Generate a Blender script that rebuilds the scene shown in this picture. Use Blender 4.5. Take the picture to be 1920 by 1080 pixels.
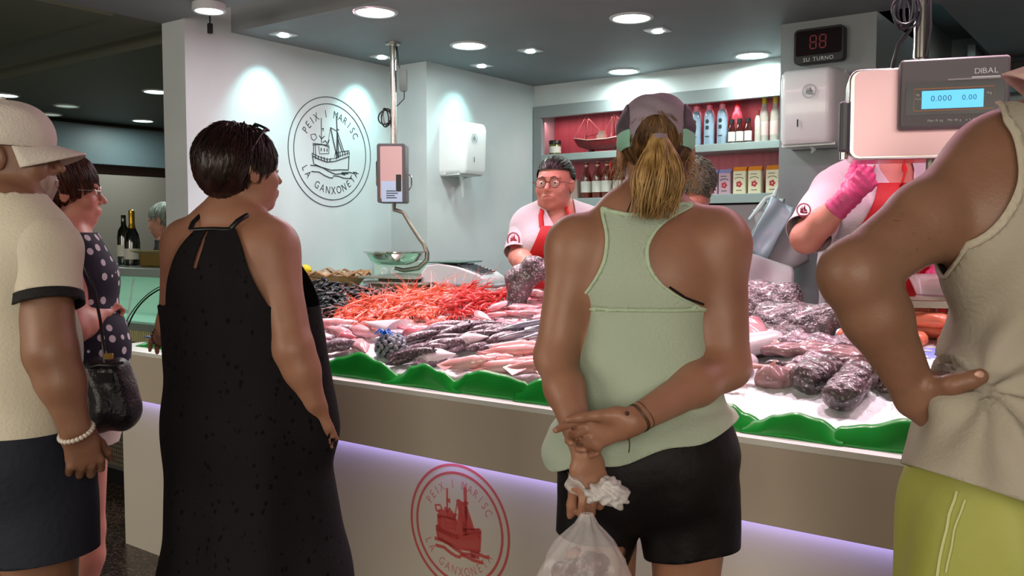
import bpy, bmesh, math, random
import numpy as np
from mathutils import Vector, Matrix, Quaternion
random.seed(7); np.random.seed(7)
for o in list(bpy.data.objects): bpy.data.objects.remove(o)
S = bpy.context.scene
COL = S.collection
R = math.radians
PI = math.pi

# ------------------------------------------------------------------ camera
# world axes: X runs along the counter, Y goes into the stall, Z up; the floor is z = 0
FPX = 1667.0
YAW = R(36.4); PIT = math.atan(100/FPX)
cam = bpy.data.cameras.new('camera'); camo = bpy.data.objects.new('camera', cam); COL.objects.link(camo)
camo.location = (0, 0, 1.42)
camo.rotation_euler = (PI/2-PIT, 0, YAW)
cam.sensor_width = 36; cam.lens = 36*FPX/1920; cam.clip_start = 0.02
S.camera = camo

# ------------------------------------------------------------------ world, exposure
w = bpy.data.worlds.new('hall_air'); S.world = w; w.use_nodes = True
w.node_tree.nodes['Background'].inputs[0].default_value = (0.42, 0.40, 0.30, 1)
w.node_tree.nodes['Background'].inputs[1].default_value = 0.55
S.view_settings.view_transform = 'Standard'; S.view_settings.look = 'None'
S.view_settings.exposure = 0.0; S.view_settings.gamma = 1.0; S.view_settings.use_curve_mapping = False

def area_light(name, loc, aim, size, power, color, sizey=None, parent=None, spread=None):
    l = bpy.data.lights.new(name, 'AREA'); l.energy = power; l.color = color; l.size = size
    if sizey: l.shape = 'RECTANGLE'; l.size_y = sizey
    if spread: l.spread = spread
    o = bpy.data.objects.new(name, l); COL.objects.link(o); o.location = loc
    o.rotation_euler = (Vector(aim)-Vector(loc)).to_track_quat('-Z', 'Y').to_euler()
    if parent: o.parent = parent
    return o
def spot_light(name, loc, aim, power, color, angle, blend=.6, rad=.03, parent=None):
    l = bpy.data.lights.new(name, 'SPOT'); l.energy = power; l.color = color
    l.spot_size = R(angle); l.spot_blend = blend; l.shadow_soft_size = rad
    o = bpy.data.objects.new(name, l); COL.objects.link(o); o.location = loc
    o.rotation_euler = (Vector(aim)-Vector(loc)).to_track_quat('-Z', 'Y').to_euler()
    if parent: o.parent = parent
    return o
# general hall light: the ceiling lamps of the market hall behind and above the customers
area_light('hall_light', (1.2, -1.6, 2.44), (-0.2, 1.0, 0.6), 3.0, 185, (1.0, 0.91, 0.76))
area_light('hall_light', (-3.0, -1.4, 2.44), (-2.6, 1.2, 0.6), 2.4, 120, (1.0, 0.91, 0.76))
# display lighting: rows of fish lamps recessed in the stall ceiling above the bed
for x in (-3.3, -2.6, -1.9, -1.2, -0.5, 0.2):
    spot_light('fish_lamp_light', (x, 2.70, 2.44), (x, 2.50, 1.0), 62, (1.0, 0.80, 0.86), 80, .8, .06)

# pink-white display strip along the front edge of the stall ceiling
area_light('display_strip_light', (-1.1, 2.93, 2.442), (-1.1, 2.75, 1.0), 4.6, 42, (1.0, 0.50, 0.64), sizey=.08)
# ------------------------------------------------------------------ materials
def _lin(c):
    return tuple((v/12.92 if v <= .04045 else ((v+.055)/1.055)**2.4) for v in c)
def hexc(h):
    h = h.lstrip('#'); return _lin(tuple(int(h[i:i+2], 16)/255 for i in (0, 2, 4)))
MATS = {}
def mat(name, c, rough=.5, metal=0, c2=None, nscale=8, bump=0, bscale=60, sss=0, spec=.5, coat=0, emit=None, estr=0, alpha=1, trans=0, detail=3, sharp=None, stretch=None, sheen=0, ior=1.45):
    if name in MATS: return MATS[name]
    m = bpy.data.materials.new(name); m.use_nodes = True; nt = m.node_tree; N = nt.nodes; L = nt.links
    b = N['Principled BSDF']
    c = hexc(c) if isinstance(c, str) else c
    b.inputs['Base Color'].default_value = (*c, 1); b.inputs['Roughness'].default_value = rough
    b.inputs['Metallic'].default_value = metal; b.inputs['Specular IOR Level'].default_value = spec
    b.inputs['IOR'].default_value = ior
    if coat: b.inputs['Coat Weight'].default_value = coat; b.inputs['Coat Roughness'].default_value = .08
    if sheen: b.inputs['Sheen Weight'].default_value = sheen
    if sss:
        b.inputs['Subsurface Weight'].default_value = sss; b.inputs['Subsurface Radius'].default_value = (1, .35, .2); b.inputs['Subsurface Scale'].default_value = .012
    if emit:
        e = hexc(emit) if isinstance(emit, str) else emit
        b.inputs['Emission Color'].default_value = (*e, 1); b.inputs['Emission Strength'].default_value = estr
    b.inputs['Alpha'].default_value = alpha; b.inputs['Transmission Weight'].default_value = trans
    co = None
    if c2 or bump:
        tc = N.new('ShaderNodeTexCoord'); mp = N.new('ShaderNodeMapping'); L.new(tc.outputs['Object'], mp.inputs[0])
        if stretch: mp.inputs['Scale'].default_value = stretch
        co = mp.outputs[0]
    if c2:
        c2 = hexc(c2) if isinstance(c2, str) else c2
        n = N.new('ShaderNodeTexNoise'); n.inputs['Scale'].default_value = nscale; n.inputs['Detail'].default_value = detail
        L.new(co, n.inputs['Vector'])
        r = N.new('ShaderNodeValToRGB'); lo, hi = sharp if sharp else (.3, .7)
        r.color_ramp.elements[0].position = lo; r.color_ramp.elements[1].position = hi
        r.color_ramp.elements[0].color = (*c, 1); r.color_ramp.elements[1].color = (*c2, 1)
        L.new(n.outputs['Fac'], r.inputs[0]); L.new(r.outputs[0], b.inputs['Base Color'])
    if bump:
        n = N.new('ShaderNodeTexNoise'); n.inputs['Scale'].default_value = bscale; n.inputs['Detail'].default_value = 4
        L.new(co, n.inputs['Vector'])
        bp = N.new('ShaderNodeBump'); bp.inputs['Strength'].default_value = bump; bp.inputs['Distance'].default_value = .01
        L.new(n.outputs['Fac'], bp.inputs['Height']); L.new(bp.outputs[0], b.inputs['Normal'])
    MATS[name] = m
    return m

# ------------------------------------------------------------------ object helpers
def tag(o, label=None, cat=None, group=None, kind=None):
    if label: o['label'] = label
    if cat: o['category'] = cat
    if group: o['group'] = group
    if kind: o['kind'] = kind
    return o
def empty(name, loc=(0, 0, 0), rz=0, label=None, cat=None, group=None):
    o = bpy.data.objects.new(name, None); COL.objects.link(o); o.location = loc; o.rotation_euler = (0, 0, rz)
    o.empty_display_size = .05
    return tag(o, label, cat, group)
def link(name, me, m=None, parent=None, local=True):
    o = bpy.data.objects.new(name, me); COL.objects.link(o)
    if m:
        me.materials.clear()
        for x in (m if isinstance(m, (list, tuple)) else [m]): me.materials.append(x)
    if parent:
        o.parent = parent
        if not local:      # mesh given in world coordinates: keep it there
            o.matrix_parent_inverse = wmat(parent).inverted()
    return o
def wmat(o):
    m = Matrix.LocRotScale(o.location, o.rotation_euler, o.scale)
    if o.parent: return wmat(o.parent) @ o.matrix_parent_inverse @ m
    return m
def copy_tree(o, parent=None):
    c = o.copy(); COL.objects.link(c)
    if parent: c.parent = parent
    for ch in [x for x in o.children]: copy_tree(ch, c)
    return c
def basis(a, b):
    a = Vector(a); b = Vector(b); z = (b-a)
    L_ = z.length; z = z/L_ if L_ > 1e-9 else Vector((0, 0, 1))
    x = z.orthogonal().normalized(); y = z.cross(x)
    return a, b, x, y, z, L_
class MB:
    """collects shapes into one mesh"""
    def __init__(s): s.v = []; s.f = []; s.mi = []; s.m = 0; s.M = None
    def add(s, vs, fs):
        n = len(s.v)
        if s.M is not None: vs = [s.M @ Vector(v) for v in vs]
        s.v += [tuple(v) for v in vs]; s.f += [tuple(n+i for i in f) for f in fs]; s.mi += [s.m]*len(fs); return s
    def box(s, lo, hi, M=None):
        x0, y0, z0 = lo; x1, y1, z1 = hi
        vs = [(x0,y0,z0),(x1,y0,z0),(x1,y1,z0),(x0,y1,z0),(x0,y0,z1),(x1,y0,z1),(x1,y1,z1),(x0,y1,z1)]
        if M is not None: vs = [M @ Vector(v) for v in vs]
        return s.add(vs, [(0,3,2,1),(4,5,6,7),(0,1,5,4),(1,2,6,5),(2,3,7,6),(3,0,4,7)])
    def rbox(s, lo, hi, r, n=4, M=None, axis=2):
        """box with the four edges along an axis rounded"""
        ax = [0, 1, 2]; ax.remove(axis); a, b = ax
        pts = []
        for (cx, cy, t0) in ((hi[a]-r, hi[b]-r, 0), (lo[a]+r, hi[b]-r, 90), (lo[a]+r, lo[b]+r, 180), (hi[a]-r, lo[b]+r, 270)):
            for k in range(n+1):
                t = R(t0+90*k/n); pts.append((cx+r*math.cos(t), cy+r*math.sin(t)))
        vs = []
        for h in (lo[axis], hi[axis]):
            for p in pts:
                v = [0, 0, 0]; v[a], v[b] = p; v[axis] = h; vs.append(v)
        m = len(pts); fs = [tuple(range(m-1, -1, -1)), tuple(range(m, 2*m))]+[(i, (i+1) % m, m+(i+1) % m, m+i) for i in range(m)]
        if M is not None: vs = [M @ Vector(v) for v in vs]
        return s.add(vs, fs)
    def tube(s, pts, r, n=8, cap=True, flat=1.0):
        pts = [Vector(p) for p in pts]; k = len(pts)
        rs = r if isinstance(r, (list, tuple)) else [r]*k
        t0 = (pts[1]-pts[0]).normalized(); u = t0.orthogonal().normalized(); vs = []
        for i, p in enumerate(pts):
            t = (pts[min(i+1, k-1)]-pts[max(i-1, 0)]).normalized()
            u = (u-t*u.dot(t)).normalized(); v = t.cross(u)
            for j in range(n):
                a = 2*PI*j/n; vs.append(p+u*math.cos(a)*rs[i]+v*math.sin(a)*rs[i]*flat)
        fs = [(i*n+j, i*n+(j+1) % n, (i+1)*n+(j+1) % n, (i+1)*n+j) for i in range(k-1) for j in range(n)]
        if cap: fs += [tuple(range(n-1, -1, -1)), tuple(range((k-1)*n, k*n))]
        return s.add(vs, fs)
    def lathe(s, prof, n=24, c=(0, 0, 0), axis=None, cap=True, sx=1, sy=1):
        c = Vector(c)
        Mx = Vector((0, 0, 1)).rotation_difference(Vector(axis)).to_matrix() if axis is not None else Matrix.Identity(3)
        vs = []
        for (r, h) in prof:
            for j in range(n):
                a = 2*PI*j/n; vs.append(c+Mx @ Vector((r*math.cos(a)*sx, r*math.sin(a)*sy, h)))
        k = len(prof)
        fs = [(i*n+j, i*n+(j+1) % n, (i+1)*n+(j+1) % n, (i+1)*n+j) for i in range(k-1) for j in range(n)]
        if cap: fs += [tuple(range(n-1, -1, -1)), tuple(range((k-1)*n, k*n))]
        return s.add(vs, fs)
    def sphere(s, c, r, n=12, m=8, rot=None):
        r = r if isinstance(r, (list, tuple)) else (r, r, r); vs = []
        rot = rot or Matrix.Identity(3)
        for i in range(m+1):
            t = PI*i/m
            for j in range(n):
                a = 2*PI*j/n; vs.append(Vector(c)+rot @ Vector((r[0]*math.sin(t)*math.cos(a), r[1]*math.sin(t)*math.sin(a), -r[2]*math.cos(t))))
        fs = [(i*n+j, i*n+(j+1) % n, (i+1)*n+(j+1) % n, (i+1)*n+j) for i in range(m) for j in range(n)]
        return s.add(vs, fs)
    def poly(s, pts, th, nrm):
        """flat outline pushed out by th along nrm"""
        nrm = Vector(nrm).normalized(); k = len(pts); a = [Vector(p) for p in pts]; b = [p+nrm*th for p in a]
        return s.add(a+b, [tuple(range(k-1, -1, -1)), tuple(range(k, 2*k))]+[(i, (i+1) % k, k+(i+1) % k, k+i) for i in range(k)])
    def grid(s, fn, nu, nv, wrapu=False):
        vs = [fn(i/nu, j/nv) for i in range(nu+(0 if wrapu else 1)) for j in range(nv+1)]
        m = nv+1; q = nu if wrapu else nu+1
        fs = [(i*m+j, ((i+1) % q)*m+j, ((i+1) % q)*m+j+1, i*m+j+1) for i in range(nu) for j in range(nv)]
        return s.add(vs, fs)
    def ribbon(s, pts, w, nrm, th=.0012):
        """drawn stroke of width w lying on a surface with normal nrm"""
        nrm = Vector(nrm).normalized(); pts = [Vector(p) for p in pts]; L_ = []
        k = len(pts)
        for i, p in enumerate(pts):
            t = (pts[min(i+1, k-1)]-pts[max(i-1, 0)])
            if t.length < 1e-9: t = Vector((1, 0, 0))
            d = t.normalized().cross(nrm).normalized()*w/2; L_ += [p-d, p+d, p+d+nrm*th, p-d+nrm*th]
        fs = []
        for i in range(k-1):
            a = 4*i; b = a+4
            fs += [(a, a+1, b+1, b), (a+1, a+2, b+2, b+1), (a+2, a+3, b+3, b+2), (a+3, a, b, b+3)]
        fs += [(3, 2, 1, 0), (4*k-4, 4*k-3, 4*k-2, 4*k-1)]
        return s.add(L_, fs)
    def mesh(s, name, smooth=40):
        me = bpy.data.meshes.new(name); me.from_pydata(s.v, [], s.f)
        bm = bmesh.new(); bm.from_mesh(me); bmesh.ops.recalc_face_normals(bm, faces=bm.faces); bm.to_mesh(me); bm.free()
        if len(set(s.mi)) > 1: me.polygons.foreach_set('material_index', s.mi)
        if smooth is not None:
            me.polygons.foreach_set('use_smooth', [True]*len(me.polygons))
            if smooth < 180: me.set_sharp_from_angle(angle=R(smooth))
        me.update(); return me
    def build(s, name, m, parent=None, smooth=40, bevel=0, local=True):
        o = link(name, s.mesh(name, smooth), m, parent, local)
        if bevel:
            b = o.modifiers.new('bevel', 'BEVEL'); b.width = bevel; b.segments = 2; b.limit_method = 'ANGLE'; b.angle_limit = R(50)
        return o
def structure(o): o['kind'] = 'structure'; return o

# letters: the built-in font turned into mesh outlines, laid on a plane o + u*right + v*up
_gl = {}
def glyph(ch):
    if ch not in _gl:
        cu = bpy.data.curves.new('g', 'FONT'); cu.body = ch; cu.size = 1; cu.extrude = 0; cu.resolution_u = 3; cu.align_x = 'CENTER'
        ob = bpy.data.objects.new('g', cu); COL.objects.link(ob)
        bpy.context.view_layer.update()
        me = bpy.data.meshes.new_from_object(ob.evaluated_get(bpy.context.evaluated_depsgraph_get()))
        vs = [tuple(v.co) for v in me.vertices]; fs = [tuple(p.vertices) for p in me.polygons]
        xs = [v[0] for v in vs] or [0, .3]
        _gl[ch] = (vs, fs, max(xs)-min(xs)); bpy.data.objects.remove(ob); bpy.data.meshes.remove(me)
    return _gl[ch]
def put_glyph(mb, ch, o, right, up, size, nrm, lift=.0006, sx=1):
    if ch == ' ': return
    vs, fs, _ = glyph(ch); o = Vector(o); right = Vector(right); up = Vector(up); nrm = Vector(nrm)
    mb.add([o+right*v[0]*size*sx+up*(v[1]-.35)*size+nrm*lift for v in vs], fs)
def put_text(mb, text, o, right, up, size, nrm, gap=.12, sx=1, lift=.0006):
    ws = [(glyph(c)[2] if c != ' ' else .3)+gap for c in text]; x = -sum(ws)/2
    for c, w_ in zip(text, ws):
        put_glyph(mb, c, Vector(o)+Vector(right)*(x+w_/2)*size*sx, right, up, size, nrm, lift, sx); x += w_
def emblem(mb, o, right, up, nrm, rad, boat=1.0, lw=.006, text=True, top='PEIX I MARISC', bot='LA GANXONETA'):
    """double ring, arched words and the drawn fishing boat on waves"""
    o = Vector(o); right = Vector(right); up = Vector(up); nrm = Vector(nrm)
    def P2(x, y): return o+right*x*rad+up*y*rad+nrm*.0005
    for q in (1.0, .875):
        mb.ribbon([P2(q*math.cos(2*PI*i/72), q*math.sin(2*PI*i/72)) for i in range(73)], lw, nrm)
    if text:
        n = len(top)
        for i, c in enumerate(top):
            a = R(150-120*i/(n-1)); d = right*math.cos(a)+up*math.sin(a)
            put_glyph(mb, c, o+d*rad*.70, right*math.sin(a)-up*math.cos(a), d, rad*.20, nrm, .0007, .78)
        n = len(bot)
        for i, c in enumerate(bot):
            a = R(207+122*i/(n-1)); d = right*math.cos(a)+up*math.sin(a)
            put_glyph(mb, c, o+d*rad*.70, -right*math.sin(a)+up*math.cos(a), -d, rad*.20, nrm, .0007, .78)
    w1 = lw*.8; w2 = lw*1.25
    def st(p, w_=w1): mb.ribbon([P2(x*boat, y*boat) for x, y in p], w_, nrm)
    st([(-.45,-.10),(-.42,-.24),(-.25,-.29),(0,-.33),(.2,-.31),(.42,-.30)], w2); st([(.42,-.30),(.44,-.05)], w2)
    st([(-.45,-.10),(-.3,-.15),(-.1,-.19),(.1,-.16),(.28,-.10),(.44,-.05)], w2); st([(-.46,-.05),(-.3,-.1),(-.1,-.14),(.1,-.10),(.28,-.03),(.45,.02)])
    st([(-.45,-.10),(-.46,-.05)]); st([(.44,-.05),(.45,.02)]); st([(.08,-.08),(.1,.0),(.44,.06)]); st([(.44,.06),(.45,.0)])
    for x in (.16, .22, .28, .34, .4): st([(x,-.09+(x-.16)*.25),(x,.015+(x-.16)*.2)])
    for x in (-.38,-.31,-.24,-.17,-.10,-.03): st([(x,-.08-(x+.38)*.1),(x,-.15-(x+.38)*.1)], w2)
    st([(-.42,.10),(-.42,-.08)]); st([(-.38,.12),(-.37,-.08)]); st([(-.44,.10),(-.2,.12),(-.06,.09)], w2); st([(-.44,.13),(-.05,.12)])
    st([(-.30,.09),(-.28,-.05),(-.06,-.03),(-.05,.10)]); st([(-.24,.06),(-.24,0)], w2); st([(-.17,.06),(-.16,0)], w2); st([(-.1,.06),(-.1,.0)], w2)
    st([(-.46,.20),(-.48,.28),(-.38,.30),(-.34,.24),(-.4,.18),(-.46,.20)]); st([(-.23,.14),(-.23,.60)]); st([(-.23,.40),(-.18,.42),(-.19,.37)], w2)
    st([(-.28,.28),(-.23,.22),(-.16,.28)], w2); st([(-.2,.16),(-.14,.2),(-.1,.16)], w2); st([(-.08,.18),(-.04,.22)], w2); st([(-.12,.13),(-.05,.18)])
    st([(.13,-.12),(.15,.34),(.14,.68)], w2*1.2); st([(.13,-.05),(.03,.30),(-.01,.45)], w2*1.2); st([(.18,-.1),(.16,.38)], w2); st([(.16,.38),(.32,.02)]); st([(.15,.30),(.27,.02)], w2)
    st([(-.01,.45),(.14,.40)]); st([(.14,.44),(.20,.42)], w2); st([(-.02,.42),(-.08,.12)], w1*.5)
    st([(-.5,-.27),(-.35,-.27),(-.2,-.30),(-.05,-.36),(.1,-.40),(.24,-.38),(.34,-.40)], w2); st([(.25,-.37),(.42,-.36)], w2*2.2); st([(.42,-.34),(.56,-.36),(.62,-.33)], w2)
    st([(-.48,-.38),(-.3,-.38),(-.16,-.44),(-.05,-.47),(.03,-.47),(.05,-.43),(.16,-.43),(.3,-.46),(.5,-.46)], w2)
# ================================================================== the setting
M_wall = mat('white_wall', '#bcc3c6', .55, c2='#b3babd', nscale=3)
M_wall_far = mat('far_wall', '#8f8b86', .6)
M_ceil = mat('grey_ceiling', '#7a7e82', .62, c2='#72767a', nscale=2)
M_ceil_dark = mat('olive_ceiling', '#66685c', .7)
M_nceil = mat('dark_ceiling', '#525449', .5)
M_dark = mat('near_black', '#0b0b0c', .6)
M_greyp = mat('grey_panel', '#80878a', .45)
M_cream = mat('cream_counter', '#cfc8bb', .38)
M_lip = mat('greige_fascia', '#bbb0a0', .38)
M_white = mat('white_plastic', '#d9dde0', .28, coat=.3)
M_steel = mat('steel', '#c0bdb8', .26, metal=1)
M_steel_s = mat('polished_steel', '#cfcac4', .12, metal=1)
M_black = mat('black_plastic', '#111214', .35)
M_ink = mat('ink', '#1d2c33', .6)
M_red = mat('red_paint', '#b0121c', .4)

def floor_mat():
    m = mat('terrazzo', '#2f2621', .22, bump=.03, bscale=30); nt = m.node_tree; N = nt.nodes; L = nt.links; b = N['Principled BSDF']
    tc = N.new('ShaderNodeTexCoord'); v = N.new('ShaderNodeTexVoronoi'); v.inputs['Scale'].default_value = 130
    L.new(tc.outputs['Object'], v.inputs['Vector']); r = N.new('ShaderNodeValToRGB')
    r.color_ramp.elements[0].color = (*hexc('#241c18'), 1); r.color_ramp.elements[1].color = (*hexc('#7a6558'), 1)
    r.color_ramp.elements[0].position = .45; r.color_ramp.elements[1].position = .95
    L.new(v.outputs['Color'], r.inputs[0]); L.new(r.outputs[0], b.inputs['Base Color']); return m
def sbox(name, lo, hi, m, bevel=0):
    return structure(MB().box(lo, hi).build(name, m, bevel=bevel, smooth=None))
sbox('floor', (-10, -5, -.08), (5, 8, 0), floor_mat())
# ceilings
sbox('ceiling_aisle', (-4.07, -5, 2.47), (5, 2.59, 2.56), M_ceil)
sbox('ceiling_left_strip', (-10, 2.33, 2.47), (-4.07, 2.64, 2.56), M_ceil_dark)
sbox('ceiling_left', (-10, -5, 2.455), (-4.07, 2.33, 2.55), mat('green_grey_ceiling', '#585c4c', .7))
sbox('ceiling_slot', (-10, 2.59, 2.78), (5, 2.9, 2.84), M_dark)
sbox('ceiling_stall', (-3.95, 2.86, 2.45), (5, 4.38, 2.70), M_ceil)
sbox('ceiling_stall_rear', (-3.95, 4.38, 2.45), (-1.12, 5.4, 2.70), M_ceil)
sbox('ceiling_stall_right', (-.86, 4.38, 2.45), (5, 6.2, 2.70), M_ceil)
sbox('ceiling_recess', (-1.3, 4.38, 2.62), (-.80, 6.4, 2.72), mat('recess_ceiling', '#7d8f92', .6))
sbox('ceiling_neighbour', (-10, 2.80, 2.45), (-4.08, 7.5, 2.6), M_nceil)
# walls
sbox('wall_side', (-4.08, 2.59, 0), (-3.89, 4.01, 2.80), M_wall)
sbox('wall_step', (-4.08, 4.01, 0), (-3.59, 5.4, 2.80), M_wall)
sbox('wall_back_top', (-3.59, 5.13, 2.305), (-1.5, 5.45, 2.45), M_wall)
sbox('wall_back_low', (-3.59, 5.13, 0), (-1.5, 5.45, 1.60), mat('pinkish_grey_wall', '#8f8488', .5))
sbox('wall_back_rear', (-3.59, 5.42, 1.6), (-1.5, 5.45, 2.31), M_wall_far)
sbox('wall_pillar', (-1.57, 4.36, 0), (-1.12, 5.45, 2.62), M_greyp)
sbox('wall_right_rear', (-1.3, 6.1, 0), (5, 6.2, 2.7), mat('teal_white_wall', '#b3c2c6', .5))
sbox('wall_right_inner', (-1.2, 5.4, 0), (-1.12, 6.2, 2.7), M_wall)
sbox('wall_neighbour', (-8.1, 2.8, 0), (-8, 7.5, 1.98), mat('brown_grey_wall', '#8a827a', .6))
sbox('wall_neighbour_gap', (-8.12, 2.8, 1.98), (-8.06, 7.5, 2.08), mat('brown_gap', '#3a2723', .6))
sbox('trim_1', (-8.1, 2.8, 2.07), (-7.93, 7.5, 2.42), mat('blue_grey_band', '#5b6a70', .5))
sbox('wall_neighbour_rear', (-8.1, 7.4, 0), (-4.0, 7.5, 2.6), M_wall_far)
sbox('wall_left_far', (-10.1, -5, 0), (-10, 7.5, 2.6), M_wall_far)
# dark shelving beyond the pillar
t = empty('wall_cabinet', (-1.02, 5.7, 0), label='dark open cabinet in the recess just beyond the grey pillar', cat='cabinet')
MB().box((-.09, 0, 1.7), (.06, .3, 2.44)).build('body', M_dark, t, smooth=None)
MB().box((-.10, -.02, 2.34), (-.03, 0, 2.40)).box((.06, -.02, 1.7), (.10, .3, 2.5)).build('side_panel', M_greyp, t, smooth=None)
t = empty('wall_monitor', (-.72, 5.95, 2.36), label='black screen mounted under the ceiling behind the right-hand scale pole', cat='monitor')
MB().box((-.14, -.03, -.12), (.13, .03, .06)).build('screen', M_black, t, smooth=None, bevel=.004)
MB().tube([(.2, 0, .09), (.19, 0, .0), (.1, .02, -.06)], .02, 8).build('cable', M_black, t)
MB().box((.05, -.12, .075), (.25, .08, .09)).build('mount_plate', M_greyp, t, smooth=None)

# ================================================================== lamps
M_lampA = mat('lamp_glow', '#eafff6', .5, emit='#dffff0', estr=7)
M_lampB = mat('lamp_glow_soft', '#c8d8cc', .5, emit='#c8e0cc', estr=.5)
M_rim = mat('lamp_rim', '#b8bcc0', .35)
def downlight(loc, rad, label, m=M_lampA, power=0, group='round recessed ceiling lamps', drop=.004):
    t = empty('ceiling_lamp', loc, label=label, cat='lamp', group=group)
    MB().lathe([(rad, 0), (rad, -drop), (rad*.93, -drop-.006), (rad*.84, -drop-.004), (rad*.83, 0)], 40).build('rim', M_rim, t)
    MB().lathe([(rad*.83, -.001-drop*.3), (rad*.5, -.002-drop*.6)], 32).build('diffuser', m, t)
    if power:
        area_light('lamp_light', (0, 0, -.03-drop), (0, 0, -1), rad*1.6, power, (.86, 1.0, .93), parent=t).data.shape = 'DISK'
    return t
for (x, y, where) in ((-2.99, 2.99, 'nearest the front left corner of the stall ceiling'), (-2.09, 3.79, 'above the woman in the mauve cap'), (-3.10, 3.81, 'above the hanging scale by the emblem wall'), (-2.80, 4.98, 'against the back wall left of the shelves top'), (-1.96, 4.98, 'against the back wall beside the grey pillar')):
    downlight((x, y, 2.45), .105, 'bright round recessed lamp '+where, power=8.5)
downlight((-3.56, 2.50, 2.47), .075, 'small round surface lamp on the aisle ceiling left of the stall', drop=.03, group='aisle lamps')
for (x, y, m, lab) in ((-5.9, 3.69, M_lampA, 'bright round lamp in the dark neighbouring ceiling, nearer the white column'), (-7.5, 4.55, M_lampA, 'bright round lamp in the dark neighbouring ceiling, low above the grey band'), (-7.13, 3.67, M_lampB, 'dim round lamp in the dark ceiling, right one of the faint pair'), (-7.74, 3.84, M_lampB, 'dim round lamp in the dark ceiling, left one of the faint pair'), (-6.95, 3.12, M_lampA, 'round lamp above the man in the white cap')):
    downlight((x, y, 2.45), .10, lab, m, power=(9 if m is M_lampA else 0), group='lamps of the neighbouring stall')
def small_spot(loc, aim, label, power):
    t = empty('spotlight', loc, label=label, cat='lamp', group='small square recessed spots')
    MB().rbox((-.055, -.055, -.006), (.055, .055, 0), .01).build('frame', M_rim, t)
    MB().lathe([(.026, -.012), (.02, -.014)], 20).build('bulb', mat('spot_glow', '#ffffff', .4, emit='#eaffff', estr=16), t)
    spot_light('spot_light', (0, 0, -.03), Vector(aim)-Vector(loc), power*1.6, (.50, 1.0, .96), 76, 1.0, .02, parent=t)
small_spot((-3.70, 3.04, 2.45), (-3.90, 3.04, 1.95), 'small square spot over the dark haired woman, washing the emblem wall', 15)
small_spot((-3.70, 3.75, 2.45), (-3.90, 3.72, 1.95), 'small square spot near the wall corner, right of the emblem', 15)
small_spot((-3.40, 4.30, 2.45), (-3.60, 4.25, 1.95), 'small square spot above the left paper dispenser', 9)
small_spot((-2.91, 4.12, 2.45), (-2.91, 4.4, 1.0), 'small round-beamed spot left of the mauve cap in mid ceiling', 5)
small_spot((-2.11, 4.10, 2.45), (-2.11, 4.4, 1.0), 'small spot right of the round lamp above the mauve cap', 5)
small_spot((-.95, 5.0, 2.62), (-.9, 6.1, 1.4), 'small spot in the recess right of the grey pillar', 16)
for x in (-2.80, -1.93):
    spot_light('wash_light', (x, 4.98, 2.42), (x, 5.16, 2.2), 7, (.72, 1, .9), 110, .8, .04)

# ================================================================== back shelf unit
t = empty('shelf_unit', (-2.6, 5.13, 1.3), label='grey framed wall shelving with red lit back panel behind the counter', cat='shelf')
def q(lo, hi): return (lo[0]+2.6, lo[1]-5.13, lo[2]-1.3), (hi[0]+2.6, hi[1]-5.13, hi[2]-1.3)
f = MB(); 
for lo, hi in (((-3.585,5.11,2.225),(-1.575,5.15,2.305)), ((-3.585,5.11,1.30),(-3.515,5.15,2.225)), ((-1.60,5.11,1.6),(-1.575,5.15,2.225))): f.box(*q(lo, hi))
f.build('frame', M_greyp, t, smooth=None, bevel=.002)
MB().box(*q((-3.585,5.38,1.6),(-1.575,5.41,2.3))).build('back_panel', mat('rosewood_panel', '#a05560', .45, c2='#8a4450', nscale=3, stretch=(14, 1, .6)), t, smooth=None)
for z0, z1 in ((1.925,1.97), (1.61,1.665)): MB().box(*q((-3.515,5.105,z0),(-1.60,5.38,z1))).build('shelf', mat('shelf_grey', '#8d9a9a', .35), t, smooth=None, bevel=.002)
area_light('shelf_light', (-.2, .12, .91), (-.2, .24, .4), 1.6, 3.0, (1, .30, .34), sizey=.04, parent=t)
area_light('shelf_light', (-.2, .12, .60), (-.2, .26, .3), 1.6, .5, (1, .5, .5), sizey=.04, parent=t)

# ================================================================== counter
CX0 = -3.82; CX1 = 2.4
t = empty('display_counter', (-1, 2.18, 0), label='long white fish counter with a greige front ledge and purple strip light', cat='counter')
def q(lo, hi): return (lo[0]+1, lo[1]-2.18, lo[2]), (hi[0]+1, hi[1]-2.18, hi[2])
MB().box(*q((CX0,2.18,0),(CX1,2.94,.72))).build('base_panel', M_cream, t, smooth=None)
MB().box(*q((CX0,2.09,.71),(CX1,2.94,.905))).build('front_ledge', M_lip, t, smooth=None, bevel=.002)
MB().box(*q((CX0-.003,2.085,.905),(CX1,2.94,.922))).build('counter_top', mat('counter_top', '#dfe2dc', .25), t, smooth=None, bevel=.002)
st = MB().box(*q((CX0+.05,2.150,.696),(CX1,2.170,.710))).build('led_strip', mat('led_purple', '#8a80ff', .5, emit='#7d70ff', estr=1.5), t, smooth=None)
area_light('led_light', (.3, -.02, .69), (.3, .05, .3), 6.0, 2.0, (.50, .42, 1), sizey=.03, parent=t)
# emblem projected in red light, painted as a half-clear decal on the white front
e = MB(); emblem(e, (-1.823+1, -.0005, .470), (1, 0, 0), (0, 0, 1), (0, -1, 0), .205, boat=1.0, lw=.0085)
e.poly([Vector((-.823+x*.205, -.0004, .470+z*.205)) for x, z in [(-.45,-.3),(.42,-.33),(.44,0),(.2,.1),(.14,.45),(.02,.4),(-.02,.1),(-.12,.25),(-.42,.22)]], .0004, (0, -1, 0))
e.build('emblem', mat('pale_red_projection', '#e0605c', .5, alpha=.5), t, smooth=None)
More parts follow.
